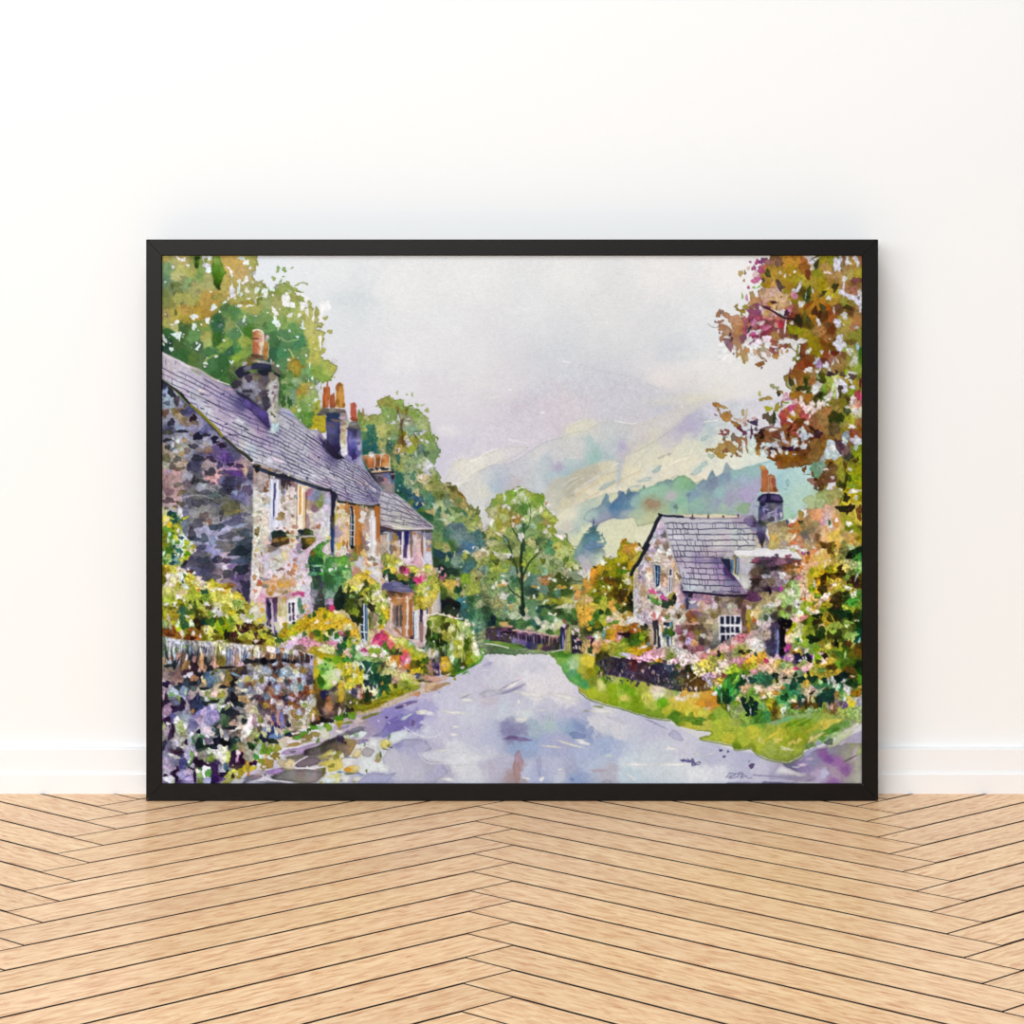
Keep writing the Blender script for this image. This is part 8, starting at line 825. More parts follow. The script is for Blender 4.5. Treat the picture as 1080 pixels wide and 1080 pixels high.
T(710, 725); L("487018", 8, "57 49 64 50 70 49", .5); B("32 37 14 30 0 1154 24 35 10 24 0 1665 44 34 40 40 0 1665 82 42 40 30 -20 1427 4 35 60 50 20 1410 66 48 30 20 0 2211", .7)
# ---- low dark wall, right-hand garden
LW = G("628 690 634 688 640 690 650 694 668 694 684 690 696 692 712 696 728 700 748 706 764 712 764 722 750 728 736 730 720 730 706 727 694 723 680 719 668 717 656 714 640 712 630 712 626 704")
F(LW, CG("632 692 3c3c14 636 700 34343c 642 700 3c3838 646 710 3c3044 630 708 6c7c1c 652 698 302838 656 706 242840 662 700 3c2840 668 700 5c1c24 674 700 3c2834 680 700 443038 686 696 6c7c34 690 706 28203c 676 712 3c2c3c 664 714 4c4064 700 710 2c2840 684 716 34283c 696 718 2c2c34 706 704 3c4860 712 712 203034 720 702 b09878 716 716 5c5c34 724 708 403018 728 716 4c3814 736 720 5c3c14 742 728 5c4424 710 724 343c3c 720 730 2c3024 702 728 3c3844 750 722 8c6c34 756 716 807438 690 724 34303c"), .8, 1, 1, .15, 2.8, 1, 1)
r_ = np.random.RandomState(66)
for i in range(150):
    x = 630+r_.rand()*100; y = 696+r_.rand()*22+(x-630)*.12; T(0, 0, 1)
    blob(x, y, .5+r_.rand()*.7, .9+r_.rand()*1.6, r_.normal()*14, hx(["1c1830", "4a4464", "c8a8a4", "2c243c", "8c7c90", "5c3434", "24243c", "b09494", "3c4c64"][i % 9]), .85)
GR = G("650 690 660 688 672 692 690 684 700 682 712 680 722 684 735 690 745 688 755 682 768 674 782 668 800 664 812 650 800 640 812 636 822 628 830 616 838 606 848 600 850 620 870 600 880 580 915 560 915 765 890 758 870 752 850 752 830 756 810 762 790 764 770 756 760 744 752 728 738 714 724 706 706 700 690 698 672 698 660 694")
T(620, 640); c = C("30 59 3549 42 61 3277 55 60 3499 64 62 3500 72 58 3499 78 56 3499 85 56 3242 81 62 3219 90 59 2197 96 56 1923 100 62 3516 106 58 3276 90 66 2167 95 68 3548 85 70 1938 82 76 886 100 68 1109 88 63 1622 94 64 3532")
T(710, 660); c += C("4 30 3002 6 26 3276 10 37 3532 13 43 3243 6 52 3242 12 46 2970 3 50 836 16 47 817 18 53 1089 10 54 818 3 56 819 13 60 836 6 62 563 20 62 1362 20 37 3532 24 34 3532 35 34 3208 60 25 3515 64 20 2167 70 21 3242 78 15 3192 74 26 2725 82 23 2726 86 20 3259 95 24 3549 74 31 2197 80 33 3237 62 33 2439 56 35 2451 44 37 2725 40 44 3526 46 42 2724 26 48 3272 30 52 3529 24 56 3530 34 50 3254 40 50 2179 50 45 2180 56 40 2983 54 44 3259 74 41 3209 86 41 3491 92 38 3508 98 37 3492 100 35 3491 102 43 3221 106 47 3514 80 48 2450 82 54 1394 90 46 2723 76 54 2243 60 52 3273 52 56 2968 58 56 1859 38 59 2987 32 66 1345 28 64 3496 35 69 1601 28 72 1601 38 74 1873 44 70 2194 42 78 2691 50 64 3238 54 62 3252 62 64 1172 66 59 882 68 69 1171 74 62 1443 76 66 323 86 60 2713 105 65 1125 80 72 3240 88 74 1683 100 72 3530 94 77 1940 76 72 884 70 75 899 58 77 594 60 72 1187 64 78 578 104 56 1141")
T(710, 725); c += C("4 3 2724 10 6 3491 15 12 3803 30 14 3508 34 8 1345 40 6 1345 38 12 3203 44 14 3492 26 21 3491 15 18 3525 20 26 3508 6 23 3267 4 29 3268 12 30 3268 46 20 1649 50 17 833 54 3 660 64 11 323 60 15 306 64 3 1172 68 12 884 72 2 323 78 2 3240 83 3 3240 76 10 2213 74 13 3530 72 18 1938 85 10 1940 96 13 2212 88 6 1683 100 2 3240 95 7 1156 100 7 2692 106 13 1922 56 23 1649 50 25 1921 56 27 1393 52 31 2470 62 30 1667 68 23 2213 74 26 2471 76 22 2471 70 29 2470 80 32 2212 100 28 1411 102 22 1958 98 30 1138 105 29 1173")
T(810, 610); c2 += C("6 10 1622 22 4 2196 21 9 1907 20 14 2744 30 6 2760 33 15 2760 27 15 3548 15 21 3016 6 24 3272 4 30 3276 11 27 3532 23 24 2760 18 30 2486 8 34 2471 3 37 2471 13 34 1619 24 35 1620 15 40 2212 20 43 2486 9 40 1348 6 44 1092 30 35 2213 33 31 3549 39 5 3513 42 15 3514 45 20 3514 47 6 3235 50 11 2209 50 23 3511 44 28 2467 50 30 2194 39 33 2468 43 37 2210 55 33 3239 38 46 3497 36 43 3546 48 42 1921 46 48 1665 41 49 1361 38 55 3000 33 58 3273 42 56 2466 48 56 1922 54 54 1105 60 50 1089 64 4 2129 67 6 2689 64 17 2161 68 22 3221 70 18 2707 72 9 3222 78 11 2707 82 6 2980 86 12 2723 80 14 2179 93 5 1922 96 3 1057 104 6 1345 96 16 3251 99 18 3565 92 18 850 88 16 833 86 21 833 76 32 1073 72 35 577 76 40 1089 78 44 817 96 26 1171 101 24 1427 104 18 1411 105 30 1939 100 38 1089 96 36 2739 100 43 833 103 52 321 106 43 594 64 31 2449 70 30 2979 62 36 1393 65 40 2434 64 45 2706 68 48 2690 66 52 2434 70 54 2468 62 54 3513 76 56 2212 70 57 2468 94 56 1378 98 54 1105 74 60 2484 76 67 1089 86 61 1650 82 70 1377 90 65 2485 104 62 83 96 72 2742 86 76 1105 104 77 1345 54 66 2467 58 68 833 62 72 2178 60 76 2435 68 72 1906 70 78 3253 75 75 1345 82 75 2451 77 71 2195 40 68 2193 42 75 2211 50 77 1940 56 78 1683 34 69 1172 32 72 2211 26 64 3530 22 70 3514 38 69 3548 29 54 2737 25 62 3249 34 64 3547 31 47 3515 37 39 3566 28 70 3273 24 79 3145 30 78 1941 20 80 838 2 52 3259 2 64 2985 1 46 3550 6 56 1077 6 65 1350 10 62 1930 11 56 1350 11 72 1402 6 74 1077 15 52 530 18 48 274 24 51 274 16 60 529 16 70 530 17 77 803")
T(810, 680); c2 += C("4 6 1094 10 6 1386 7 11 820 11 2 1402 15 6 274 27 14 3516 10 13 3243 4 18 3514 13 20 2981 6 24 3512 2 28 3513 18 24 1942 24 23 2470 20 30 3513 26 29 3513 32 5 3548 34 7 3235 27 5 2709 30 10 1857 40 6 1910 43 6 3275 46 10 1668 48 6 1940 35 19 820 33 17 1350 40 21 2470 37 24 2726 42 28 3499 48 23 3514 54 4 1937 57 13 2225 60 6 2723 65 17 3512 62 23 3235 70 21 3235 74 19 3252 57 24 2723 53 28 2452 62 29 1412 65 34 2707 72 32 2707 80 32 2963 75 26 1345 70 26 1345 76 13 1906 72 8 1922 80 10 1138 87 9 1121 82 6 2194 80 23 1682 86 23 1121 90 18 1394 96 10 1633 102 7 1873 96 20 1121 102 24 305 105 30 321 96 29 1345 90 28 1601 93 34 1073 100 35 1361 104 37 1426 15 37 2712 3 40 869 3 44 868 9 42 2725 36 33 1943 40 39 323 34 37 2199 34 48 1141 44 36 3253 43 44 3236 40 47 3254 50 34 2979 60 37 2707 61 42 2760 54 43 1139 56 47 1141 64 45 884 76 44 3548 72 44 1141 78 37 34 88 33 306 80 41 322 86 42 3549 90 44 305 96 43 305 84 46 595 4 50 3514 3 55 3546 10 47 3530 24 50 885 21 55 1156 27 56 918 33 56 1158 30 60 2230 37 60 323 38 52 1926 43 54 3530 52 51 3242 54 54 3274 59 56 1141 68 52 579 64 59 595 77 56 2675 76 66 2677 74 54 323 83 54 1156 86 58 2486 90 52 3276 84 61 1941 93 62 2981 95 66 3250 97 57 1922 105 66 2731 80 66 2168 90 66 3272 50 64 1601 36 68 836 32 70 2659 20 64 1173 24 69 1703 14 64 1173 15 70 2486 7 69 1361 8 75 1345 11 74 2434 2 70 2978 3 65 2450 17 74 3292 22 76 1941 40 72 1906 43 70 1073 56 70 1345 55 75 2214 47 74 2488 62 74 2212 66 72 2180 76 71 1875 64 78 2724 84 74 2469 96 74 2486 104 72 2744 38 78 1667 30 77 1956 32 79 2214")
F(GR, c+c2, .9, 1, 1, .12, 3, 1.0, 1.0, leaf=1.4)
dabs(GR, 1500, .35, 1.1, .14, 2.4, 99, .66, alpha=.72, edge=.18, hue=.025)
dabs(G("690 684 740 692 800 668 840 690 820 712 770 712 720 704"), 44, .45, 1.2, .06, 2, 101, .8, pal="ece0e4 e0b4c8 e8d8d4 d898b8 ece8e8 dcb0a8", alpha=.6)
T(710, 660)
B("52 32 24 36 0 804 106 40 24 34 0 3127 46 31 40 34 -10 3481 40 29 20 30 0 3805 30 31 40 24 0 3788 76 18 40 20 20 3209 66 25 24 40 20 3463 56 25 34 44 0 3498 85 35 60 24 -30 3497 94 32 20 34 0 1109 93 24 50 12 50 3822 96 25 14 44 20 3822 90 28 40 30 0 3547 78 30 44 24 10 833 86 29 34 20 0 833 70 40 60 24 -10 3499 78 40 30 30 0 3209 60 42 40 30 30 3805 92 52 50 24 0 3210 35 59 20 30 0 2715 43 57 60 34 0 2971 42 65 30 60 0 3277 51 51 24 40 -30 3821 52 69 40 20 40 3565 26 72 16 30 0 3822 36 69 8 24 0 3822 17 58 10 24 0 3549 24 60 60 8 -40 3272 34 43 50 50 0 3525 42 47 40 40 0 3526 68 50 70 60 0 2755 72 60 24 80 25 2501 69 57 40 40 0 882 79 62 44 60 10 322 100 61 80 60 20 885 90 62 60 30 20 323 80 58 20 30 -20 3549 64 74 50 60 0 916 59 70 20 40 0 1442 56 77 24 60 0 594 47 77 30 24 0 3565 96 70 50 24 0 3804 83 70 60 34 0 3240 100 48 50 40 20 3514 3 40 30 34 0 3499 13 40 50 44 0 3532 6 46 24 40 0 1922 18 49 24 50 0 833 22 48 20 34 0 3276", .88, .22)
T(710, 725)
B("80 16 30 60 -20 34 85 24 40 60 -20 34 86 30 34 34 0 34 89 16 30 60 -14 306 93 22 40 60 10 34 92 30 30 30 0 307 88 27 10 30 0 3276 63 23 16 34 0 3805 60 10 40 70 0 322 52 15 24 50 0 577 48 7 24 30 0 3805 55 11 8 60 0 2505 103 11 34 24 0 3804 96 3 30 34 0 3804 70 6 20 60 30 1701 25 9 60 24 -10 3803 6 13 50 24 0 3804 13 6 40 50 20 3492 40 19 60 30 -20 3203 32 18 50 50 0 3474 40 24 50 12 -16 3786", .9, .22)
T(810, 545)
B("70 33 90 30 -10 1601 71 39 34 40 0 1601 74 34 14 60 0 2449 82 58 34 30 0 801 82 64 60 34 0 1072 64 69 60 40 -20 1072 56 71 40 20 0 2129 68 72 14 44 0 3249 95 44 44 50 30 305 100 39 60 30 -20 321 87 39 60 44 -40 1908 105 45 20 40 0 1172 92 8 28 36 40 3822 95 17 24 14 -40 3822 104 4 14 24 0 3822 78 4 24 24 0 3822 102 30 10 16 0 3821 94 36 12 14 0 3821 70 50 14 10 0 3821 65 55 10 40 0 3804 51 31 8 50 -10 3822 52 35 24 8 10 3822 30 22 14 44 40 3821 34 26 14 10 0 3822 70 7 14 40 0 867 37 6 24 24 0 1090 26 10 40 26 0 2643 22 6 20 24 0 1095 29 17 60 24 0 3187 30 35 70 34 0 3549 28 38 30 24 0 3016 40 39 40 34 -10 3549 40 42 24 24 0 2375 46 42 20 30 0 1334 45 48 24 50 0 3186 10 44 24 20 0 1333 23 45 40 20 0 2374 33 52 44 30 20 2115 32 56 24 30 0 3805 28 57 60 30 0 2130 40 54 24 14 0 3805 95 72 40 50 40 1057 101 68 10 60 20 3293 57 40 30 10 -30 3804 62 37 20 10 0 3804 46 29 60 30 20 2711", .88, .22)
T(810, 610)
B("14 12 24 20 0 3131 2 14 30 34 0 531 9 12 50 34 0 1606 40 24 40 20 0 3460 41 44 44 30 -20 3464 35 27 50 16 -20 3822 35 30 16 10 0 1108 53 38 50 34 0 3805 47 35 34 30 0 3805 52 34 40 30 0 3235 64 22 50 40 -20 3805 60 27 30 40 30 3514 69 18 24 20 0 3822 74 22 24 20 0 3566 53 7 20 40 0 3548 57 10 34 80 10 3490 56 20 34 34 0 1938 62 13 50 50 0 1073 76 7 24 24 0 3805 91 11 50 24 10 3548 97 17 44 14 -30 3822 88 34 34 44 30 2740 85 40 80 60 0 322 93 43 40 40 0 65 78 24 80 70 0 1073 70 46 24 50 -20 1089 74 46 8 60 -30 2979 57 43 50 34 0 305 54 50 40 34 0 1073 60 62 70 60 0 577 52 70 60 40 10 305 48 67 34 40 0 321 80 64 50 60 0 833 70 65 40 40 0 1089 90 54 24 24 0 3562 91 50 50 24 0 2485 101 48 24 12 0 3548 102 69 40 40 20 84 104 71 14 30 20 2508 92 74 40 40 0 1585 78 74 24 50 0 289 80 54 60 40 0 2468 68 76 40 24 -40 3271 98 64 60 24 -20 2486 12 58 0.4 0.4 0 1350", .88, .22)
P("50466a", "3.5 50 12 51.5 13.5 60 12.5 81 4 81 3 64", .4, 1, .95, .15); L("7484b8", 24, "11.2 59 11.2 70 11.2 80.5", .9); L("2c2848", 8, "6 52 6 80", .6); L("6c6488", 10, "8.5 52 8.5 80", .7)
P("180f20", "12 60 14 54 17 49 20 46 22 48 27 48 27.5 54 24 57 19 59 19.5 68 20.5 76 21 81 13.5 81 14 68", .7, 1, .95, .1); B("22 59 24 14 0 2697", .8)
T(810, 680)
P("46406a", "3.5 -1 12.5 -1 12.5 11 10 9 8 14 6 15 4 10", .4, 1, .95, .15); L("7484b8", 22, "11 0 11 10", .9); P("1c1428", "13 -1 20 -1 19 12 15 14 13 12", .5, 1, .95)
B("32 27 30 20 0 3384 20 5 24 30 0 3162 21 16 44 24 0 2939 16 14 20 20 0 1080 50 14 20 34 0 2892 52 14 8 44 0 3549 35 14 60 40 0 549 44 13 50 34 10 548 47 17 40 30 0 275 37 18 20 14 0 3277 43 15 14 20 0 3277 40 15 10 20 0 3277 64 12 34 44 -20 529 60 10 30 20 0 3788 63 19 40 34 -20 3804 57 19 30 30 0 1090 8 34 40 24 10 306 10 39 20 40 0 306 20 38 30 26 0 306 24 42 60 34 0 3531 15 42 30 34 0 3531 29 46 50 60 20 323 19 60 44 44 0 322 37 40 44 34 0 306 31 34 20 34 20 578 50 39 70 34 10 306 46 33 20 34 -20 306 54 37 30 20 0 323 64 40 34 30 0 306 84 37 90 44 -20 34 74 40 24 44 -20 3549 69 41 14 40 0 3549 80 48 24 40 20 3036 86 41 24 10 -50 3549 88 47 20 24 0 3549 92 54 20 34 -20 3549 87 62 20 30 0 3293 99 62 24 34 0 3549 96 36 24 14 0 3803 59 53 70 14 -35 3275 62 61 90 50 0 307 72 62 50 70 0 307 60 68 24 40 0 307 70 58 50 30 0 323 50 55 34 20 -20 785 46 60 14 50 0 3531 51 62 24 40 0 3289 77 64 14 90 0 2694 88 69 34 34 0 1608 83 67 24 24 0 1623 28 64 44 24 0 3803 29 69 50 34 0 1345 34 72 40 12 -20 1094 19 74 14 50 10 3292 72 71 30 24 0 3242 68 70 8 40 0 3276 64 75 20 14 0 2740 101 55 50 50 0 2401 105 48 24 20 0 3237 40 63 16 24 0 3549 88 12 14 44 0 2760 17 49 34 20 0 2675 9 55 60 24 0 2947", .88, .22)
# ---- autumn tree, upper right
AT = G("813 266 912 266 912 560 905 555 897 545 888 540 884 530 886 520 882 510 876 506 870 518 866 521 862 512 858 504 853 498 860 490 850 492 842 492 834 488 828 492 822 490 816 486 808 480 806 474 798 478 800 470 794 462 800 454 806 450 818 452 824 446 820 438 824 430 822 424 832 418 836 412 828 404 826 396 836 390 840 384 838 378 846 366 838 356 828 358 818 362 810 358 804 366 798 360 790 346 780 352 776 344 782 336 800 334 806 328 798 318 800 308 806 300 800 290 804 282 810 276")
T(812, 268); c = C("6 6 2148 6 20 2691 20 6 2947 30 8 2947 25 18 2690 40 10 2659 48 4 3549 60 8 2434 72 6 2178 56 3 2178 62 12 2693 56 22 2178 64 16 2692 72 25 2693 85 18 2693 83 10 2148 100 20 2707 95 13 2692 103 6 2404 90 22 2709 96 36 2147 90 42 2677 70 30 2419 56 28 2434 60 32 2433 50 30 2435 44 48 834 40 30 2707 35 42 1345 22 35 2418 26 30 2434 18 48 2434 8 46 3241 15 53 3240 10 60 3223 23 62 2661 30 53 2161 36 61 2418 28 64 2131 25 70 1842 42 75 1345 62 72 1329 54 56 2674 50 48 2418 70 44 2979 72 55 2691 66 64 2385 76 62 1602 86 56 2179 93 52 2163 93 65 1602 100 65 2420 70 68 2114 82 74 2708 90 78 2708 100 76 2676 98 48 3549 10 74 2661 3 70 3208 14 68 3549 68 74 2386 48 72 2674")
T(812, 338); c += C("6 6 2116 13 6 2356 10 15 1860 30 8 2177 25 5 1601 33 4 801 42 5 1345 40 12 2434 48 20 2161 52 13 2420 60 10 2676 64 20 2403 56 28 2161 60 26 1857 70 30 1601 70 10 1585 66 6 1602 80 11 2436 86 16 2436 93 18 2179 92 25 1618 100 13 2179 96 6 2677 86 32 2468 93 31 2453 96 45 3275 103 44 1393 90 42 2179 84 40 1875 80 45 2420 64 40 2114 70 45 2405 62 45 1586 54 37 2161 48 33 2161 45 42 1858 38 33 1858 35 39 1586 42 48 1841 36 50 2114 76 52 2420 60 57 2164 86 57 2163 98 56 2468 86 68 2435 74 68 3271 58 68 817 42 68 1617 47 70 2403 34 69 2403 32 62 2130 35 76 2145 30 75 2418 50 62 2420 56 74 3532 84 75 3549 90 76 2162 96 70 2707 100 64 2179 60 77 1939 66 76 2179 28 78 2163 24 76 2454 15 28 2404 22 29 2404 26 32 1908 6 33 2389 6 40 2932 3 28 3532 31 40 1393")
T(740, 408); c3 = C("85 11 2418 82 2 2725 92 5 2146 96 10 3483 90 18 2418 82 26 2434 72 30 1075 78 42 2422 100 6 2418 95 28 2900 93 34 2884 92 39 2628 98 34 2931 101 24 3159 96 45 2403 104 44 2628 100 50 2114 106 52 2901 96 56 2130 106 37 2419 88 52 1875 74 57 2148 88 65 2148 96 68 2678 68 57 785 62 71 2402 70 72 3276 106 67 3276 86 77 2130 96 77 2401 104 75 2129")
T(812, 408); c3 += C("4 2 3549 10 7 545 17 11 3227 6 13 2163 3 19 3549 11 20 2162 15 27 3276 3 34 1347 5 37 801 26 6 2401 34 2 545 39 3 3548 43 3 833 35 8 2402 45 9 2402 51 4 3549 56 11 817 60 15 1393 92 7 2194 94 15 3532 98 20 3496 35 31 2901 28 34 2963 18 38 2628 25 38 2131 22 50 2114 17 43 2386 30 44 2372 28 50 1585 24 56 2130 20 58 1858 35 62 1858 40 64 2131 48 35 2404 56 32 2420 64 28 2676 52 43 2404 46 44 2131 60 40 2420 57 50 2403 52 57 1330 60 58 2130 64 52 2420 65 64 2419 56 68 2130 60 72 2145 50 74 2130 44 76 2402 36 73 2130 42 72 1601 30 71 1058 21 65 2404 15 65 2405 8 64 3020 4 70 1059 10 56 1602 5 54 2132 6 47 3240 74 17 2163 76 24 2436 80 20 2162 84 17 1906 89 14 1345 72 33 1089 80 37 833 90 35 2450 94 39 2723 83 42 2180 70 50 1346 78 59 2420 74 61 2146 86 49 2162 85 44 2436 96 32 2999 101 31 3274 98 29 3549 101 40 2676 100 48 2402 96 52 2388 92 54 2114 101 72 2193 96 77 2193 90 77 1637 66 77 3277 68 65 1890 63 77 2434")
T(725, 400, 5.684); c3 += C("54 47 2385 58 50 2948 66 44 2130 70 45 1857 74 46 2147 78 48 2148 72 42 1603 85 50 1601 87 60 2708 90 50 2707 99 48 1906 103 46 2466 102 54 2449 96 56 2450 100 60 2193 94 60 1634 93 64 1089 96 62 2194 102 64 2449 96 66 2705 100 70 2705 97 68 2978 103 70 2449 90 66 2177 100 76 2980 94 74 3251 104 76 3252 88 76 2981 90 72 1922")
F(AT, c+c3, 1.0, 1, 1, .35, 3, 1.1, 1.2, leaf=2.0)
T(745, 338); cl = C("14 3 2677 24 3 2950 34 4 2949 26 12 2677 29 18 2404 38 13 2676 33 23 2677 25 26 1348 35 29 2421 42 20 1861 43 10 2646 38 6 2949 41 31 2949 43 40 2965 44 45 2435 47 14 2887 52 9 1588 59 8 2373 62 6 2903 70 11 2100 72 4 1860 76 8 1860 78 18 2420 82 5 2629 76 23 2388 80 28 2404 78 33 2372 82 34 2676 64 42 2421")
for q in ("46 6 47 15 45 21 43 25 40 29 43 31 48 34 46.5 40 46 47 43 48.5 40 42 35 39 34 34 29 30 27 34.5 22 29 21.5 25 26 23.5 20 23 16.5 20 18 15 22 13 16 11 13 6 15 4 24 5 29 10 31 13.5 28.5 6 28 2 30 -4 42 -4",
          "60 0 86 0 87 22 83 23 80 30 83 35 80 44 76 40 72 31 74 26 70 20 64 16 56 18 50 27 52 22 48 19 50 14 56 10",
          "47 -1 49 -14 56 -12 62 -10 64 -6 64 0 56 2 48 4", "80 30 90 25 94 28 95 31 86 30 83 34"):
    F(tp(q), cl, .9, 1, .95, .4, 3, 1, 1)
mottle(tp("13 -4 90 -4 90 44 13 48"), .08)
dabs(AT, 1100, .4, 1.4, .16, 2.4, 102, .6, alpha=.65, edge=.22, hue=.02)
T(745, 268)
B("39 22 24 40 10 2965 50 9 14 16 0 2375 44 21 14 24 0 2148 48 16 16 24 0 3513 43 30 10 20 20 2419 48 38 14 22 -20 2631 54 38 20 12 -10 2212 60 37 40 8 -35 2228 41 48 10 36 0 2211 46 50 14 44 -10 3210 58 9 30 30 20 2615 54 16 24 34 20 2375 62 18 50 34 40 2631 64 8 34 40 0 1846 68 6 20 20 0 1333 70 9 40 44 0 2406 66 14 24 34 0 2917 56 23 24 60 10 3515 53 31 24 24 0 3160 58 29 34 40 0 2904 60 25 20 20 0 3209 70 22 36 44 -30 1090 65 30 20 28 0 1347 69 35 60 40 0 2417 83 35 24 72 -25 1346 87 38 24 20 0 1347 66 43 40 34 10 2967 69 45 24 24 0 3240 52 48 30 60 -10 2693 54 54 60 50 0 2949 60 53 30 40 -20 2949 34 59 30 14 -30 2418 35 62 14 30 -30 2162 40 65 50 20 20 2418 45 60 30 30 0 2434 40 69 14 24 0 2434 43 63 40 10 0 2146 54 60 60 30 0 2132 58 59 30 34 0 2118 56 66 80 40 0 2118 51 72 40 24 20 2374 62 56 20 40 0 2679 69 61 44 24 20 1588 82 56 120 60 0 3239 78 55 24 20 0 801 80 60 10 40 0 1603 73 56 30 30 0 2947 87 50 60 70 0 3240 70 68 60 40 0 2965 76 69 40 34 0 3225 64 65 20 40 0 3259 88 67 30 30 0 3549 92 68 24 30 0 1059 80 65 30 10 30 3549 100 47 44 40 -20 3466 95 65 20 50 10 2937 106 36 20 50 30 3549 100 42 40 24 -20 3549 96 56 12 24 0 3805 107 57 24 34 0 3549 84 21 10 20 10 3549 90 24 12 20 0 3548 101 20 12 16 0 3805", .92, .2)
L("2c1c28", 14, "64 59 72 63 80 68 88 73 96 74", .9, 0, .4); L("341c24", 10, "82 70 90 74 101 75", .9); L("8c4434", 10, "60 71 65 74 72 75 80 74", .7)
B("14 68 30 44 20 2404 18 66 24 24 0 2149 23 70 50 34 10 2677 10 77 12 12 0 2116 16 77 44 20 -20 2405 33 75 80 60 0 2950 44 75 24 50 0 2919 54 78 40 24 0 3177 59 78 24 34 0 2630", .92)
T(812, 268)
B("48 8 50 24 -35 3550 52 6 60 12 -35 3549 48 16 18 30 0 3549 66 21 44 16 10 3805 76 11 44 70 20 3550 80 8 30 60 0 3550 79 17 20 30 -20 3550 88 7 24 50 0 3549 90 10 34 18 10 3549 98 6 50 30 50 3549 100 11 18 40 0 3549 85 28 30 30 0 3549 84 38 14 90 2 3549 83 44 60 30 20 3550 92 49 60 30 30 3550 100 54 60 40 45 3550 103 62 16 50 0 3550 67 50 34 24 -40 3549 42 46 14 50 10 3549 49 42 12 30 0 3549 36 57 30 44 20 3549 27 45 34 34 0 3209 27 49 40 24 0 3209 31 41 44 20 -40 3550 34 36 14 40 20 3549 69 39 24 14 50 3549 74 38 40 50 0 817 70 41 20 50 -30 2963 85 70 40 40 30 3549 73 64 12 44 0 3532 77 77 44 30 20 3550 55 77 20 44 -20 3549 60 62 30 60 0 1090 56 69 24 50 0 1057 51 65 34 50 0 1057 64 70 30 50 0 1329 44 43 24 60 10 833 43 49 20 20 0 561 37 42 24 40 0 1345 60 46 44 20 -50 1090 62 43 34 14 0 817 53 12 24 60 5 818 10 9 40 60 0 1876 10 35 34 60 -20 1348 4 34 34 50 0 3221 39 14 60 50 0 2130 43 23 40 50 0 1842 38 20 30 30 0 2402 98 30 60 40 0 1860 96 41 60 50 0 2405 82 15 20 50 0 2165 79 60 34 34 0 1603 89 61 50 34 10 1073 23 24 8 8 0 3805 28 20 14 14 0 3821 17 25 14 20 0 3804 12 21 10 20 0 3549 43 59 60 24 -40 2113 32 74 40 60 0 545 40 72 20 60 0 1634 44 76 24 50 0 1090 101 50 20 20 0 2168 8 53 30 60 0 3240 4 55 34 20 0 1058 14 66 34 24 0 3549 19 67 34 30 0 1059", .92, .2)
L("3c241c", 9, "45 8 50 4.5 56 2", .9); L("2c181c", 16, "0 63 8 67 17 72 28 74", .9, 0, .4)
T(812, 338)
B("78 26 60 70 20 3550 80 19 40 30 -30 3550 79 34 24 44 0 3550 84 28 30 40 0 3550 74 22 14 20 0 1347 25 25 40 44 30 3549 34 24 80 34 -10 3549 30 29 44 34 40 3549 18 23 80 30 0 3549 13 24 30 34 40 3549 17 9 14 70 10 3549 25 3 24 20 40 3549 56 3 20 30 -30 3549 77 3 50 40 30 3550 84 5 12 12 0 3549 99 8 30 14 0 3549 44 35 24 44 30 3549 59 36 18 26 0 3549 68 36 10 20 0 3549 68 21 12 8 0 3549 64 51 44 34 30 3550 54 44 24 34 -20 3550 52 48 24 24 0 3021 56 50 40 44 10 2699 45 56 36 38 0 3822 40 58 24 14 20 3805 54 58 30 20 40 3549 57 57 10 40 10 3549 68 56 20 30 0 3549 72 48 14 40 10 3276 77 46 10 50 -30 3532 74 37 60 24 10 1569 56 64 30 30 -30 2215 60 64 50 60 0 1089 68 69 50 60 -30 2468 69 61 40 34 20 803 76 59 24 24 0 1075 84 62 50 30 20 1347 87 59 24 30 20 2482 93 60 50 24 0 3549 88 64 30 24 -30 3549 92 69 18 34 -20 3549 94 64 44 34 10 1348 76 72 30 60 -20 3549 82 72 50 50 0 3550 85 78 20 50 0 3550 94 76 40 20 0 3550 80 77 34 34 0 1348 72 77 24 60 20 3290 103 71 18 50 0 1827 91 35 40 40 0 3549 92 35 14 20 0 3000 100 30 22 44 0 2765 98 45 40 14 -50 3549 103 36 20 60 0 866 39 77 24 34 0 3565 52 76 60 34 -20 3549 55 72 12 40 0 3549 41 70 24 50 0 561 37 77 60 34 0 817 24 70 24 60 -30 818 18 67 20 24 0 2163 23 58 12 44 5 2116 29 70 12 50 -20 3548 3 75 24 34 -20 2454 8 77 30 20 0 2454 32 30 14 24 0 1923 31 36 14 50 0 2179 28 44 30 20 0 1907 32 43 20 20 0 3549 27 18 50 40 20 1603 30 17 20 30 0 1074 30 12 80 40 -14 2177 25 10 60 44 0 2177", .92, .2)
L("7c5c38", 7, "23 31 27 34 31 37", .8); L("a08450", 7, "58 59 66 55 74 53", .7)
T(745, 338)
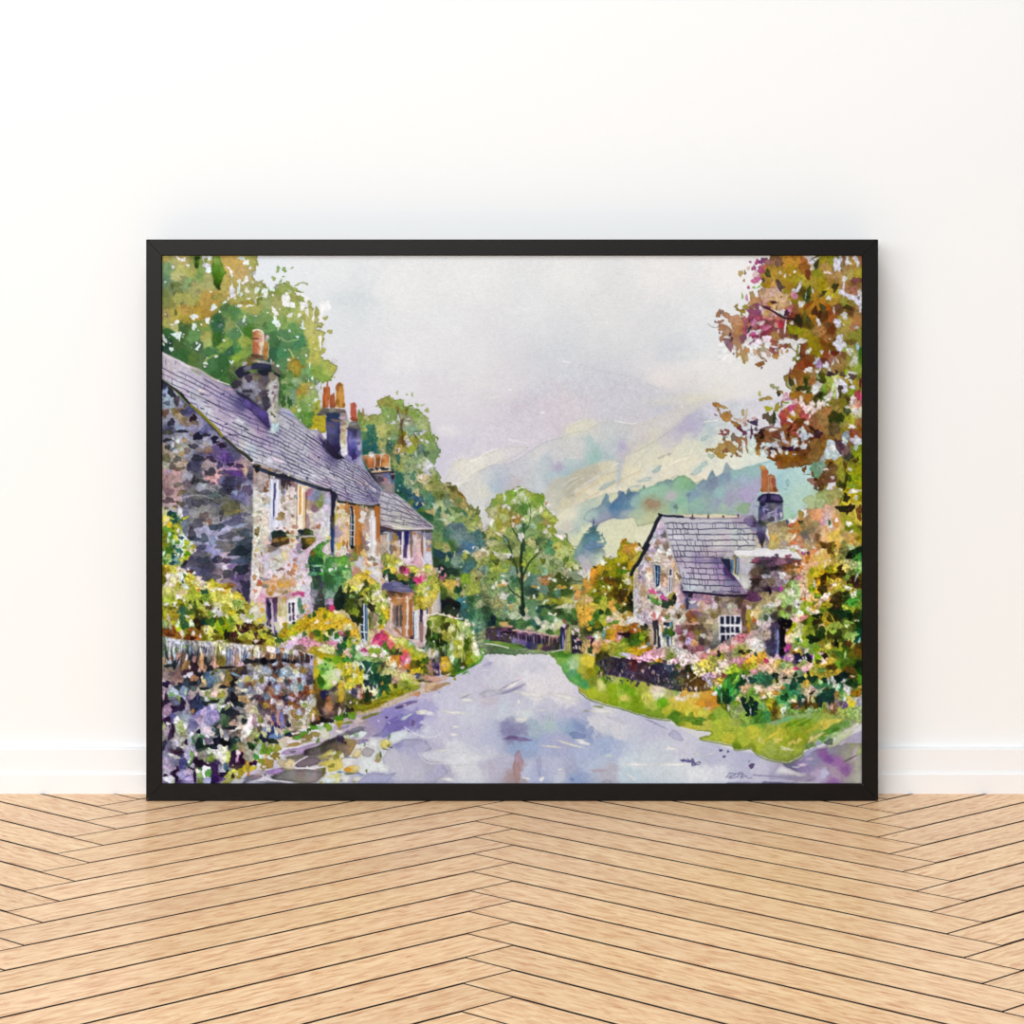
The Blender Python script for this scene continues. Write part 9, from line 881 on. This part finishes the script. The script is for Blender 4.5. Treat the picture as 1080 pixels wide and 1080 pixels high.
B("8 6 0.3 0.3 0 2166 18 8 40 40 0 2677 15 14 12 14 0 1861 18 19 24 60 10 2677 24 13 30 60 -10 2694 27 16 16 20 0 1077 29 21 16 20 0 1077 23 19 30 16 0 3549 24 25 44 30 30 2151 27 29 34 60 -30 2407 31 38 12 12 0 1621 36 37 24 50 20 2693 41 37 30 20 0 2966 45 42 24 60 10 2966 43 48 16 16 0 2435 37 35 14 24 0 3549 32 31 24 24 0 3532 42 31 14 24 0 3549 46 34 30 40 0 2949 56 36 34 30 0 3240 60 37 20 60 -10 2694 64 33 50 24 0 2711 70 37 34 44 0 2968 66 39 18 36 10 3822 64 43 40 10 30 2421 68 46 14 10 0 1859 60 50 34 34 30 2130 64 49 30 24 -30 2130 63 54 10 14 0 1074 79 41 34 34 0 2948 74 33 24 40 0 2388 77 30 40 14 10 3806 77 33 30 8 0 1605 79 34 12 14 0 3294 86 36 14 30 -20 3240 92 35 18 20 0 2949 91 29 24 30 0 1859 86 29 40 20 0 2388 95 29 20 34 -20 2147 54 3 30 50 20 3210 62 3 40 30 0 3532 57 13 70 30 0 3549 54 15 24 24 20 3161 49 10 20 44 20 1075 68 9 60 30 -30 3193 56 19 40 24 20 2101 64 17 24 44 20 1844 53 24 50 14 -40 2375 50 22 34 34 0 3549 60 24 60 34 0 3806 69 21 44 50 0 3806 80 6 30 30 0 3224 85 6 34 34 0 2868 82 12 14 20 0 3532 86 15 24 80 0 2132 90 6 12 50 10 3549", .92, .2)
L("7c9830", 10, "63 20 64 24 65.5 28 65.5 31", .9); L("6c6870", 8, "2 3.5 5 6.5 9 8 14 7.5", .7); L("5c2c38", 9, "51 25 57 21 62 18 70 15", .8); L("5c3034", 8, "62 18 63 10 64 6", .6); L("746434", 7, "96 31 101 34 103 36", .8)
T(740, 408)
B("15 20 24 30 0 2402 19 21 30 30 0 2675 25 23 44 18 30 2692 19 26 14 30 -30 2419 21 30 12 14 0 2420 16 32 20 10 20 2150 26 33 44 50 0 2675 30 34 40 50 0 2675 32 29 14 24 0 2694 29 37 50 24 0 2948 35 40 20 20 0 2403 40 43 40 30 40 2402 43 47 40 24 50 1843 46 50 50 14 45 1571 49 53 24 30 0 1589 39 37 24 14 30 3240 43 38 30 20 0 3241 47 29 20 34 0 2710 51 30 16 50 0 3257 49 38 20 50 10 3241 50 43 24 20 0 2695 60 36 24 20 20 3225 60 41 44 32 0 804 63 38 12 24 0 1349 53 39 10 20 0 1604 57 51 14 60 0 1060 62 48 14 30 0 1605 56 58 14 20 0 1333 61 54 60 8 0 2134 23 51 20 24 0 2116 25 54 50 14 0 2100 30 51 20 30 0 2116 27 49 20 10 0 1843 26 58 20 40 10 1875 28 57 24 10 0 2236 37 58 44 44 0 1893 29 64 50 30 -20 2676 24 68 60 50 -20 2692 33 69 70 50 0 2420 36 72 44 44 0 2692 43 62 40 50 -20 2404 48 59 40 20 20 2420 51 62 20 60 0 2404 43 70 16 50 0 2421 46 72 8 40 0 2405 52 71 14 40 0 2420 48 66 20 30 0 3549 7 72 26 24 0 2419 12 72 24 24 0 2419 18 73 44 40 0 2692 27 73 40 24 0 2131 22 78 70 30 0 2691 11 79 34 30 0 2746 40 77 16 24 0 2131 34 79 14 14 0 2147 43 79 24 14 0 2421 66 8 18 28 0 2997 69 14 40 20 -20 2435 76 13 50 20 0 2691 66 59 50 40 0 1602 68 58 20 14 0 529 69 65 44 50 0 1858 64 69 30 50 0 2130 65 75 30 40 10 2947 60 72 14 20 0 2146 77 54 60 44 0 2131 86 55 50 50 0 1859 74 60 30 30 0 2404 83 62 60 24 20 2148 92 65 60 24 10 2404 77 72 40 18 0 2404 85 71 60 24 -10 1059 93 70 60 20 0 1059 101 71 50 24 -20 1061 76 25 40 34 0 2721 74 34 44 50 20 1347 81 38 44 60 0 1090 83 35 24 60 0 818 79 44 20 30 0 2696 88 7 30 30 0 545 86 24 30 60 20 2434", .92, .2)
L("402848", 9, "50 51 54 49 58 49 65 49 70 47 76 45.5 84 46.5 90 47.5", .9, 0, .4); L("a87c68", 12, "79 46.5 86 47 91 48", .7); L("4c2c38", 9, "98.5 55 102 48 106 42", .8); L("a0a8c8", 12, "90 51 93 57 97 64", .6)
B("80 19 40 26 -10 3549 89 28 24 34 30 3549 96 19 34 30 0 3549 103 18 40 24 0 3549 104 30 24 34 0 3549 100 39 34 10 20 3549 87 41 20 44 -20 3277 93 59 16 70 -25 3293 70 66 30 30 0 3293 78 66 60 24 -10 3293 70 77 44 40 0 3293 58 62 34 60 0 3293 56 72 40 60 0 3292 105 62 24 60 20 3293 84 67 30 16 -30 3293 91 73 14 40 0 3549 97 75 14 24 20 3292 101 79 30 20 0 3293 53 59 14 40 0 3277 106 78 20 24 0 3021", .9, .24)
T(812, 408)
B("36 17 34 60 0 3805 42 25 50 44 20 3805 48 21 34 50 0 3805 50 27 40 30 -30 3805 44 35 16 50 20 3805 42 41 24 30 -40 3549 56 21 34 50 10 3805 60 19 34 40 -20 3805 65 20 24 14 0 3549 66 12 60 34 -40 3549 70 9 24 50 0 3532 77 7 24 50 0 3550 74 9 14 60 10 3032 86 3 30 44 0 3550 80 5 24 60 0 1347 93 18 20 40 10 3549 96 11 20 20 0 3549 97 30 34 14 0 3805 88 23 24 14 -20 3550 94 45 40 20 10 3549 91 46 14 14 0 3549 96 46 20 14 0 3549 17 21 30 30 0 3549 22 19 44 34 0 3549 29 17 34 34 0 3498 18 9 24 30 20 3466 16 13 20 34 0 3499 19 18 30 12 0 1939 24 24 34 34 0 3160 26 30 30 28 0 3805 23 38 34 16 30 3549 11 29 30 40 30 3549 32 26 34 60 0 2932 39 34 50 60 20 2901 15 34 50 70 0 2628 18 28 24 40 0 2916 27 45 34 60 20 2643 36 50 44 44 10 3293 40 56 50 60 0 3021 45 55 40 24 0 3277 35 55 30 30 0 3277 34 52 14 24 0 1875 38 68 36 30 0 3021 45 63 10 14 0 3293 29 62 24 34 20 3549 27 66 14 34 0 3293 15 57 24 60 -20 3277 19 63 34 14 40 3277 6 66 50 34 0 3277 9 43 34 40 0 3277 3 49 44 16 0 3549 56 51 30 10 -30 3548 72 68 30 40 -20 3549 74 74 90 60 0 3277 69 71 40 20 20 3549 80 72 20 40 0 3293 86 60 44 60 0 3020 87 55 50 40 0 2202 86 66 20 24 0 2748 100 62 44 60 20 3293 98 69 24 40 10 3020 82 35 26 50 0 833 72 38 44 40 20 833 70 35 30 30 0 1089 88 28 40 44 0 1107 74 48 50 90 0 1619 80 65 44 50 -30 1604 88 72 34 50 0 1894 92 64 40 60 10 2148 55 54 50 50 0 1059 51 64 34 60 10 1842 48 48 50 14 40 1057 23 47 44 14 -50 1314 21 55 14 20 0 801 34 40 60 44 10 1857 24 70 44 20 -30 1044 16 70 60 24 0 1059 47 75 12 16 0 3549 11 72 20 40 0 3549 4 76 34 44 -30 3549 19 75 20 24 0 3293 100 9 40 50 0 2612 104 11 14 50 0 3400 101 20 30 50 0 3207 97 17 24 30 0 3241 13 6 24 20 0 2419", .9, .22)
L("3c1c14", 12, "49 47 53 51 54.5 56 54.5 64", .7); L("4c1c20", 9, "21 52 25 45 30 38", .8)
T(725, 400, 5.684)
B("60 49 60 44 0 2129 64 51 24 24 0 2130 55 51 24 24 0 2386 70 54 14 18 0 1857 72 57 20 0.4 0 1859 75 61 24 24 30 2405 77 60 10 14 0 1057 77 65.5 10 14 -30 1348 77.5 54 40 40 0 1687 80 51 30 60 0 1944 85 49 24 30 0 2402 86 52 14 30 0 1073 84 54.5 24 14 0 3549 83 60 60 40 -35 1859 80 64 20 44 0 1602 86 56 50 40 -20 1875 93.5 52.5 20 34 -20 1601 96 46 30 30 0 1091 96 59 20 30 0 1105 94.5 62 14 40 10 1089 95 71 22 28 0 545 93 77.5 34 24 10 545 97.5 77.5 20 34 20 529 102 48 8 16 20 1345 100 49 14 10 0 1329 100 67 40 12 0 3549 91 66.5 14 16 0 3548 97.5 54 12 12 0 3548 87 59 10 12 0 3549 103 80 20 40 0 1858 101 71 14 14 0 3548 92 56 24 60 10 2451 99 64 24 14 0 1939 70 40 14 24 0 3549 72 44 50 24 20 1858 77 43 50 60 0 2147 83 45.5 24 40 20 2730 89 42 60 60 0 3021 87 45 40 34 0 3020 101 37 30 24 0 3277 87 41 30 20 20 3549 94 42 24 44 -10 1877 91 40 20 50 -20 1332 86 70 60 50 -20 2453 80 72 60 40 -30 2470 76 74 60 40 0 2744 70 80 20 24 0 3549 68 81 14 30 0 2691", .88, .22)
mottle(GR, .19, .5, 2); mottle(GU, .12, .5, 2); mottle(AT, .13, .5, 2); crisp(GR, 1.08, .5)
mottle(LW, .3, .6, 1); mottle(VG, .07, .3, 2)
for q, n_, pl in ((GD, 230, "8c9a2c 5c6c1c a8ac38 3c4c14 b8bc48 6c5c1c 7c8c24 c8c850"), (BK, 150, "6c7c24 2c5830 a8a838 3c4c1c 8ca040 24483c"), (GE, 60, "c8a428 8c9428 3c6424 d4b438"),
                 (GR, 330, "7c9034 3c5c24 a8a440 5c6c20 24483c 8c7c34 b8a858 4c4c1c"), (AB, 70, "8c7c18 5c5410 b8982c 3c4414"), (AT, 110, "6c4c18 8c6c24 a07830 4c3814 8c8024")):
    dabs(q, n_, .45, 1.5, .08, 1, 200+n_, .6, pal=pl, alpha=.62, edge=.2)
    tone(q, 1.12, .97, 3)
LOW = G("160 380 300 440 460 500 520 540 600 540 660 560 780 470 920 380 920 700 800 720 640 690 520 690 380 740 300 840 160 840")
crisp(LOW, 1.12, .6, 12)
tone(ALL, .9, 1, 1)
# ---------------------------------------------------------------- room
COL = bpy.context.scene.collection
FPX, HOR, CAMH = 2680.0, 342.0, 0.55                  # focal length in pixels, horizon row, camera height
WALL = FPX*CAMH/493.0                                   # distance of the wall (its foot is at row 835)
FRONT = FPX*CAMH/503.0                                  # distance of the picture's front (its foot is at row 845)
def pt(px, py, d): return ((px-540)*d/FPX, d, CAMH-(py-HOR)*d/FPX)
def mat(name):
    m = bpy.data.materials.new(name); m.use_nodes = True
    return m, m.node_tree.nodes, m.node_tree.links, m.node_tree.nodes['Principled BSDF']
def obj(name, bm, m, parent=None):
    me = bpy.data.meshes.new(name); bm.to_mesh(me); bm.free()
    for k in (m if isinstance(m, (list, tuple)) else [m]): me.materials.append(k)
    o = bpy.data.objects.new(name, me); COL.objects.link(o); o.parent = parent
    return o
# --- materials
wall_m, n, l, p = mat('painted_plaster')
p.inputs['Base Color'].default_value = (.835, .855, .87, 1); p.inputs['Roughness'].default_value = .75
t = n.new('ShaderNodeTexNoise'); t.inputs['Scale'].default_value = 140; t.inputs['Detail'].default_value = 4
b = n.new('ShaderNodeBump'); b.inputs['Strength'].default_value = .05; b.inputs['Distance'].default_value = .002
l.new(t.outputs['Fac'], b.inputs['Height']); l.new(b.outputs['Normal'], p.inputs['Normal'])
base_m, n, l, p = mat('white_gloss_paint')
p.inputs['Base Color'].default_value = (.835, .855, .875, 1); p.inputs['Roughness'].default_value = .4
frame_m, n, l, p = mat('black_stained_wood')
p.inputs['Roughness'].default_value = .36; p.inputs['Specular IOR Level'].default_value = .14
tc = n.new('ShaderNodeTexCoord'); t = n.new('ShaderNodeTexNoise'); t.inputs['Scale'].default_value = 60; t.inputs['Detail'].default_value = 5
r = n.new('ShaderNodeValToRGB'); r.color_ramp.elements[0].color = (.0035, .0028, .0022, 1); r.color_ramp.elements[1].color = (.007, .0056, .0045, 1)
l.new(tc.outputs['Object'], t.inputs['Vector']); l.new(t.outputs['Fac'], r.inputs['Fac']); l.new(r.outputs['Color'], p.inputs['Base Color'])
back_m, n, l, p = mat('backing_board'); p.inputs['Base Color'].default_value = (.2, .14, .09, 1); p.inputs['Roughness'].default_value = .9
gap_m, n, l, p = mat('dark_joint'); p.inputs['Base Color'].default_value = (.012, .008, .007, 1); p.inputs['Roughness'].default_value = .9
oak_m, n, l, p = mat('oak_planks')
uv = n.new('ShaderNodeAttribute'); uv.attribute_name = 'grain'
tone_a = n.new('ShaderNodeAttribute'); tone_a.attribute_name = 'plank_tone'
mp = n.new('ShaderNodeMapping'); mp.inputs['Scale'].default_value = (34, 180, 1); l.new(uv.outputs['Vector'], mp.inputs['Vector'])
t = n.new('ShaderNodeTexNoise'); t.inputs['Scale'].default_value = 1; t.inputs['Detail'].default_value = 6; t.inputs['Roughness'].default_value = .65; t.inputs['Distortion'].default_value = .6
l.new(mp.outputs['Vector'], t.inputs['Vector'])
mp2 = n.new('ShaderNodeMapping'); mp2.inputs['Scale'].default_value = (2.5, 14, 1); l.new(uv.outputs['Vector'], mp2.inputs['Vector'])
t2 = n.new('ShaderNodeTexNoise'); t2.inputs['Scale'].default_value = 1; t2.inputs['Detail'].default_value = 3; l.new(mp2.outputs['Vector'], t2.inputs['Vector'])
r = n.new('ShaderNodeValToRGB'); cr = r.color_ramp; cr.elements[0].position = .30; cr.elements[0].color = OAK[0]; cr.elements[1].position = .72; cr.elements[1].color = OAK[2]
q = cr.elements.new(.5); q.color = OAK[1]
l.new(t.outputs['Fac'], r.inputs['Fac'])
mx = n.new('ShaderNodeMix'); mx.data_type = 'RGBA'; mx.blend_type = 'MULTIPLY'; mx.inputs[0].default_value = .5
r2 = n.new('ShaderNodeValToRGB'); r2.color_ramp.elements[0].position = .3; r2.color_ramp.elements[0].color = (.86, .78, .74, 1); r2.color_ramp.elements[1].position = .7; r2.color_ramp.elements[1].color = (1.06, 1.05, 1.02, 1)
l.new(t2.outputs['Fac'], r2.inputs['Fac']); l.new(r.outputs['Color'], mx.inputs[6]); l.new(r2.outputs['Color'], mx.inputs[7])
mx2 = n.new('ShaderNodeMix'); mx2.data_type = 'RGBA'; mx2.blend_type = 'MULTIPLY'; mx2.inputs[0].default_value = 1
l.new(mx.outputs[2], mx2.inputs[6]); l.new(tone_a.outputs['Color'], mx2.inputs[7]); l.new(mx2.outputs[2], p.inputs['Base Color'])
p.inputs['Roughness'].default_value = .6; p.inputs['Specular IOR Level'].default_value = .15
p.inputs['Coat Weight'].default_value = .3; p.inputs['Coat Roughness'].default_value = .22; p.inputs['Coat IOR'].default_value = 1.5
b = n.new('ShaderNodeBump'); b.inputs['Strength'].default_value = .06; b.inputs['Distance'].default_value = .001
l.new(t.outputs['Fac'], b.inputs['Height']); l.new(b.outputs['Normal'], p.inputs['Normal'])
# --- wall
bm = bmesh.new()
bmesh.ops.create_cube(bm, size=1)
for v in bm.verts: v.co = (v.co.x*5.0, WALL+.06+v.co.y*.12, 1.25+v.co.z*2.5)
o = obj('wall_back', bm, wall_m); o['kind'] = 'structure'
# --- skirting board: stepped profile swept along the wall
k = WALL/FPX                                            # metres per pixel at the wall
prof = [(0, 0), (.014, 0), (.014, 20*k), (.0125, 22*k), (.0105, 23*k), (.0105, 46*k), (.0095, 47*k), (0, 47.6*k)]
bm = bmesh.new()
A = [bm.verts.new((-2.5, WALL-d, z)) for d, z in prof]; B_ = [bm.verts.new((2.5, WALL-d, z)) for d, z in prof]
for i in range(len(prof)-1): bm.faces.new((A[i], B_[i], B_[i+1], A[i+1]))
bm.faces.new(A[::-1]); bm.faces.new(B_)
bmesh.ops.recalc_face_normals(bm, faces=bm.faces)
o = obj('baseboard_back', bm, base_m); o['kind'] = 'structure'
# --- herringbone floor: every plank a bevelled board over a dark sub-floor
w = .07870*math.sqrt(2)*CAMH; N = 10                   # plank width, length = N widths
ox = .0035*CAMH; oz = FPX*CAMH*1.9375e-3
rr = random.Random(4)
verts, faces, mats, grain, tones = [], [], [], [], []
c45 = math.sqrt(.5)
def plank(u0, u1, v0, v1, along):
    def world(u, v): return (ox+(u-v)*w*c45, oz-(u+v)*w*c45)
    cx, cy = world((u0+u1)/2, (v0+v1)/2)
    if not (-1.75 < cx < 1.75 and 1.35 < cy < WALL+.62): return
    ge, gl = .00045/w, .0018/w                          # joints: hairline at the ends, wider along the sides
    if along == 'u': a0, a1, b0, b1 = u0+ge, u1-ge, v0+gl, v1-gl
    else: a0, a1, b0, b1 = u0+gl, u1-gl, v0+ge, v1-ge
    off = (rr.uniform(0, 40), rr.uniform(0, 40)); tn = 1+rr.gauss(0, .02); tt = (tn, tn*(1+rr.gauss(0, .006)), tn*(1+rr.gauss(0, .012)))
    bv = .0002/w; i0 = len(verts)
    for (s, z) in ((0, -.007), (0, -.0004), (bv, 0)):
        for (u, v) in ((a0+s, b0+s), (a1-s, b0+s), (a1-s, b1-s), (a0+s, b1-s)):
            x, y = world(u, v)
            verts.append((x, y, z)); g = (u-u0, v-v0) if along == 'u' else (v-v0, u-u0)
            grain.append((g[0]*w+off[0], g[1]*w+off[1], 0)); tones.append(tt)
    for ring in (0, 4):
        for j in range(4):
            a, b2 = i0+ring+j, i0+ring+(j+1) % 4
            faces.append((a, b2, b2+4, a+4)); mats.append(1)
    mats.append(0); faces.append((i0+8, i0+9, i0+10, i0+11))
for s in range(-4, 5):
    for j in range(-60, 60):
        u, v = j+s*N, j-s*N
        plank(u, u+N, v, v+1, 'u'); plank(u, u+1, v+1, v+1+N, 'v')
me = bpy.data.meshes.new('floor'); 
nb = len(verts)
verts += [(-2.5, 1.0, -.008), (2.5, 1.0, -.008), (2.5, WALL, -.008), (-2.5, WALL, -.008)]; grain += [(0, 0, 0)]*4; tones += [(1, 1, 1)]*4
me.from_pydata(verts, [], faces+[(nb, nb+1, nb+2, nb+3)])
me.materials.append(oak_m); me.materials.append(gap_m)
for i, q in enumerate(mats+[1]): me.polygons[i].material_index = q
at = me.attributes.new('grain', 'FLOAT_VECTOR', 'POINT'); at.data.foreach_set('vector', [c for g in grain for c in g])
at = me.attributes.new('plank_tone', 'FLOAT_COLOR', 'POINT'); at.data.foreach_set('color', [c for g in tones for c in (*g, 1)])
fb = bmesh.new(); fb.from_mesh(me); bmesh.ops.recalc_face_normals(fb, faces=fb.faces)
for f in fb.faces:
    if abs(f.normal.z) > .9 and f.normal.z < 0: f.normal_flip()
bmesh.ops.bisect_plane(fb, geom=fb.verts[:]+fb.edges[:]+fb.faces[:], plane_co=(0, WALL-.001, 0), plane_no=(0, 1, 0), clear_outer=True)
fb.to_mesh(me); fb.free()
o = bpy.data.objects.new('floor', me); COL.objects.link(o); o['kind'] = 'structure'
# --- framed picture
x0, x1 = pt(154, 0, FRONT)[0], pt(926.3, 0, FRONT)[0]
zt, zb = pt(0, 252.5, FRONT)[2], 0.0
DEP = WALL-.0145-FRONT                                  # deep box section, its back against the skirting
root = bpy.data.objects.new('framed_picture', None); COL.objects.link(root)
root.location = ((x0+x1)/2, FRONT, 0)
root['label'] = 'black framed watercolour of a village lane, standing on the floor against the white wall'
root['category'] = 'picture'
cx = (x0+x1)/2; hw = (x1-x0)/2
IL, IR, IT, IB = (pt(170.6, 0, FRONT)[0]-cx, pt(909.2, 0, FRONT)[0]-cx, pt(0, 269.6, FRONT)[2], pt(0, 826.6, FRONT)[2])
def rail(a, b, ia, ib, gapn):
    """one mitred rail: outer edge a-b, inner edge ia-ib, as (x, z) pairs"""
    bm = bmesh.new()
    def P3(q, y): return bm.verts.new((q[0], y, q[1]))
    bev = .0008
    def mixp(p, q, f): return (p[0]+(q[0]-p[0])*f, p[1]+(q[1]-p[1])*f)
    L1 = math.hypot(b[0]-a[0], b[1]-a[1]); g = gapn/L1
    a2, b2 = mixp(a, b, g), mixp(a, b, 1-g); Li = math.hypot(ib[0]-ia[0], ib[1]-ia[1]); gi = gapn/Li
    ia2, ib2 = mixp(ia, ib, gi), mixp(ia, ib, 1-gi)
    W_ = math.hypot(ia[0]-a[0], ia[1]-a[1]); f = bev*1.4/W_
    oa, ob, na, nb_ = mixp(a2, ia2, f), mixp(b2, ib2, f), mixp(ia2, a2, f), mixp(ib2, b2, f)
    s = [(a2, DEP), (a2, bev), (oa, 0), (na, 0), (ia2, bev), (ia2, DEP)]; e = [(b2, DEP), (b2, bev), (ob, 0), (nb_, 0), (ib2, bev), (ib2, DEP)]
    S = [P3(q, y) for q, y in s]; E = [P3(q, y) for q, y in e]
    for i in range(6): bm.faces.new((S[i], S[(i+1) % 6], E[(i+1) % 6], E[i]))
    bm.faces.new(S[::-1]); bm.faces.new(E)
    bmesh.ops.recalc_face_normals(bm, faces=bm.faces)
    return bm
O4 = [(-hw, zb), (hw, zb), (hw, zt), (-hw, zt)]; I4 = [(IL, IB), (IR, IB), (IR, IT), (IL, IT)]
for i in range(4):
    o = obj('frame_rail', rail(O4[i], O4[(i+1) % 4], I4[i], I4[(i+1) % 4], .0003), frame_m, root)
# the dark rabbet behind the rails and the backing board
bm = bmesh.new()
bmesh.ops.create_cube(bm, size=1)
for v in bm.verts: v.co = (v.co.x*(2*hw-.012), DEP*.55+v.co.y*.003, (zt+zb)/2+v.co.z*(zt-zb-.012))
obj('backing_board', bm, back_m, root)
# --- the print: a sheet carrying the watercolour as colour per point
PD = .0035                                              # sheet sits a little behind the face of the rails
s2 = (FRONT+PD)/FPX
xs = (PX0+(np.arange(PW)+.5)/SS-540)*s2-cx; zs = CAMH-(PY0+(np.arange(PH)+.5)/SS-HOR)*s2
co = np.empty((PH, PW, 3), np.float32); co[..., 0] = xs[None]; co[..., 1] = PD; co[..., 2] = zs[:, None]
ii = (np.arange(PH-1)[:, None]*PW+np.arange(PW-1)[None]).ravel()
quads = np.stack([ii, ii+PW, ii+PW+1, ii+1], 1).astype(np.int32)
me = bpy.data.meshes.new('watercolour_print')
me.vertices.add(PH*PW); me.vertices.foreach_set('co', co.ravel())
me.loops.add(quads.size); me.loops.foreach_set('vertex_index', quads.ravel())
me.polygons.add(len(quads)); me.polygons.foreach_set('loop_start', np.arange(0, quads.size, 4, dtype=np.int32))
me.update(calc_edges=True)
srgb = np.clip(IMG, 0, 1)
lin = np.where(srgb <= .04045, srgb/12.92, ((srgb+.055)/1.055)**2.4)*np.array(PRINT_GAIN, np.float32)
rgba = np.ones((PH*PW, 4), np.float32); rgba[:, :3] = np.clip(lin.reshape(-1, 3), 0, .97)
at = me.color_attributes.new('paint', 'FLOAT_COLOR', 'POINT'); at.data.foreach_set('color', rgba.ravel())
print_m, n, l, p = mat('watercolour_paper')
a = n.new('ShaderNodeAttribute'); a.attribute_name = 'paint'; l.new(a.outputs['Color'], p.inputs['Base Color'])
p.inputs['Roughness'].default_value = .95; p.inputs['Specular IOR Level'].default_value = .1
tc = n.new('ShaderNodeTexCoord'); mp = n.new('ShaderNodeMapping'); mp.inputs['Scale'].default_value = (260, 260, 420); t = n.new('ShaderNodeTexNoise'); t.inputs['Scale'].default_value = 1; t.inputs['Detail'].default_value = 3
b = n.new('ShaderNodeBump'); b.inputs['Strength'].default_value = .22; b.inputs['Distance'].default_value = .002
l.new(tc.outputs['Object'], mp.inputs['Vector']); l.new(mp.outputs['Vector'], t.inputs['Vector']); l.new(t.outputs['Fac'], b.inputs['Height']); l.new(b.outputs['Normal'], p.inputs['Normal'])
me.materials.append(print_m)
o = bpy.data.objects.new('watercolour_print', me); COL.objects.link(o); o.parent = root
o['label'] = 'watercolour print of stone cottages and gardens along a wet lane'
# --- light: a wide window on the left in front of the wall, soft daylight all round
def area(name, loc, target, sx, sy, power, col):
    d = bpy.data.lights.new(name, 'AREA'); d.shape = 'RECTANGLE'; d.size = sx; d.size_y = sy; d.energy = power; d.color = col
    o = bpy.data.objects.new(name, d); COL.objects.link(o); o.location = loc
    v = [target[i]-loc[i] for i in range(3)]
    import mathutils
    o.rotation_euler = mathutils.Vector(v).to_track_quat('-Z', 'Y').to_euler()
    return o
area('window_daylight', *WINDOW)
area('overhead_fill', *TOPFILL)  # unseen overhead lamp, added to brighten the floor
area('front_fill', *FRONTFILL)  # unseen fill behind the camera, added to soften the shade around the frame
wd = bpy.data.worlds.new('daylight'); bpy.context.scene.world = wd; wd.use_nodes = True
bg = wd.node_tree.nodes['Background']; bg.inputs['Color'].default_value = (.99, 1, 1, 1); bg.inputs['Strength'].default_value = AMBIENT
# --- camera: level, shifted down
cd = bpy.data.cameras.new('camera'); cam = bpy.data.objects.new('camera', cd); COL.objects.link(cam)
cam.location = (0, 0, CAMH); cam.rotation_euler = (math.pi/2, 0, 0)
cd.sensor_width = 36; cd.lens = 36*FPX/1080; cd.shift_y = -(540-HOR)/1080
sc = bpy.context.scene; sc.camera = cam
sc.view_settings.view_transform = 'Standard'; sc.view_settings.look = 'None'; sc.view_settings.gamma = 1; sc.view_settings.exposure = 0
sc.view_settings.use_curve_mapping = False
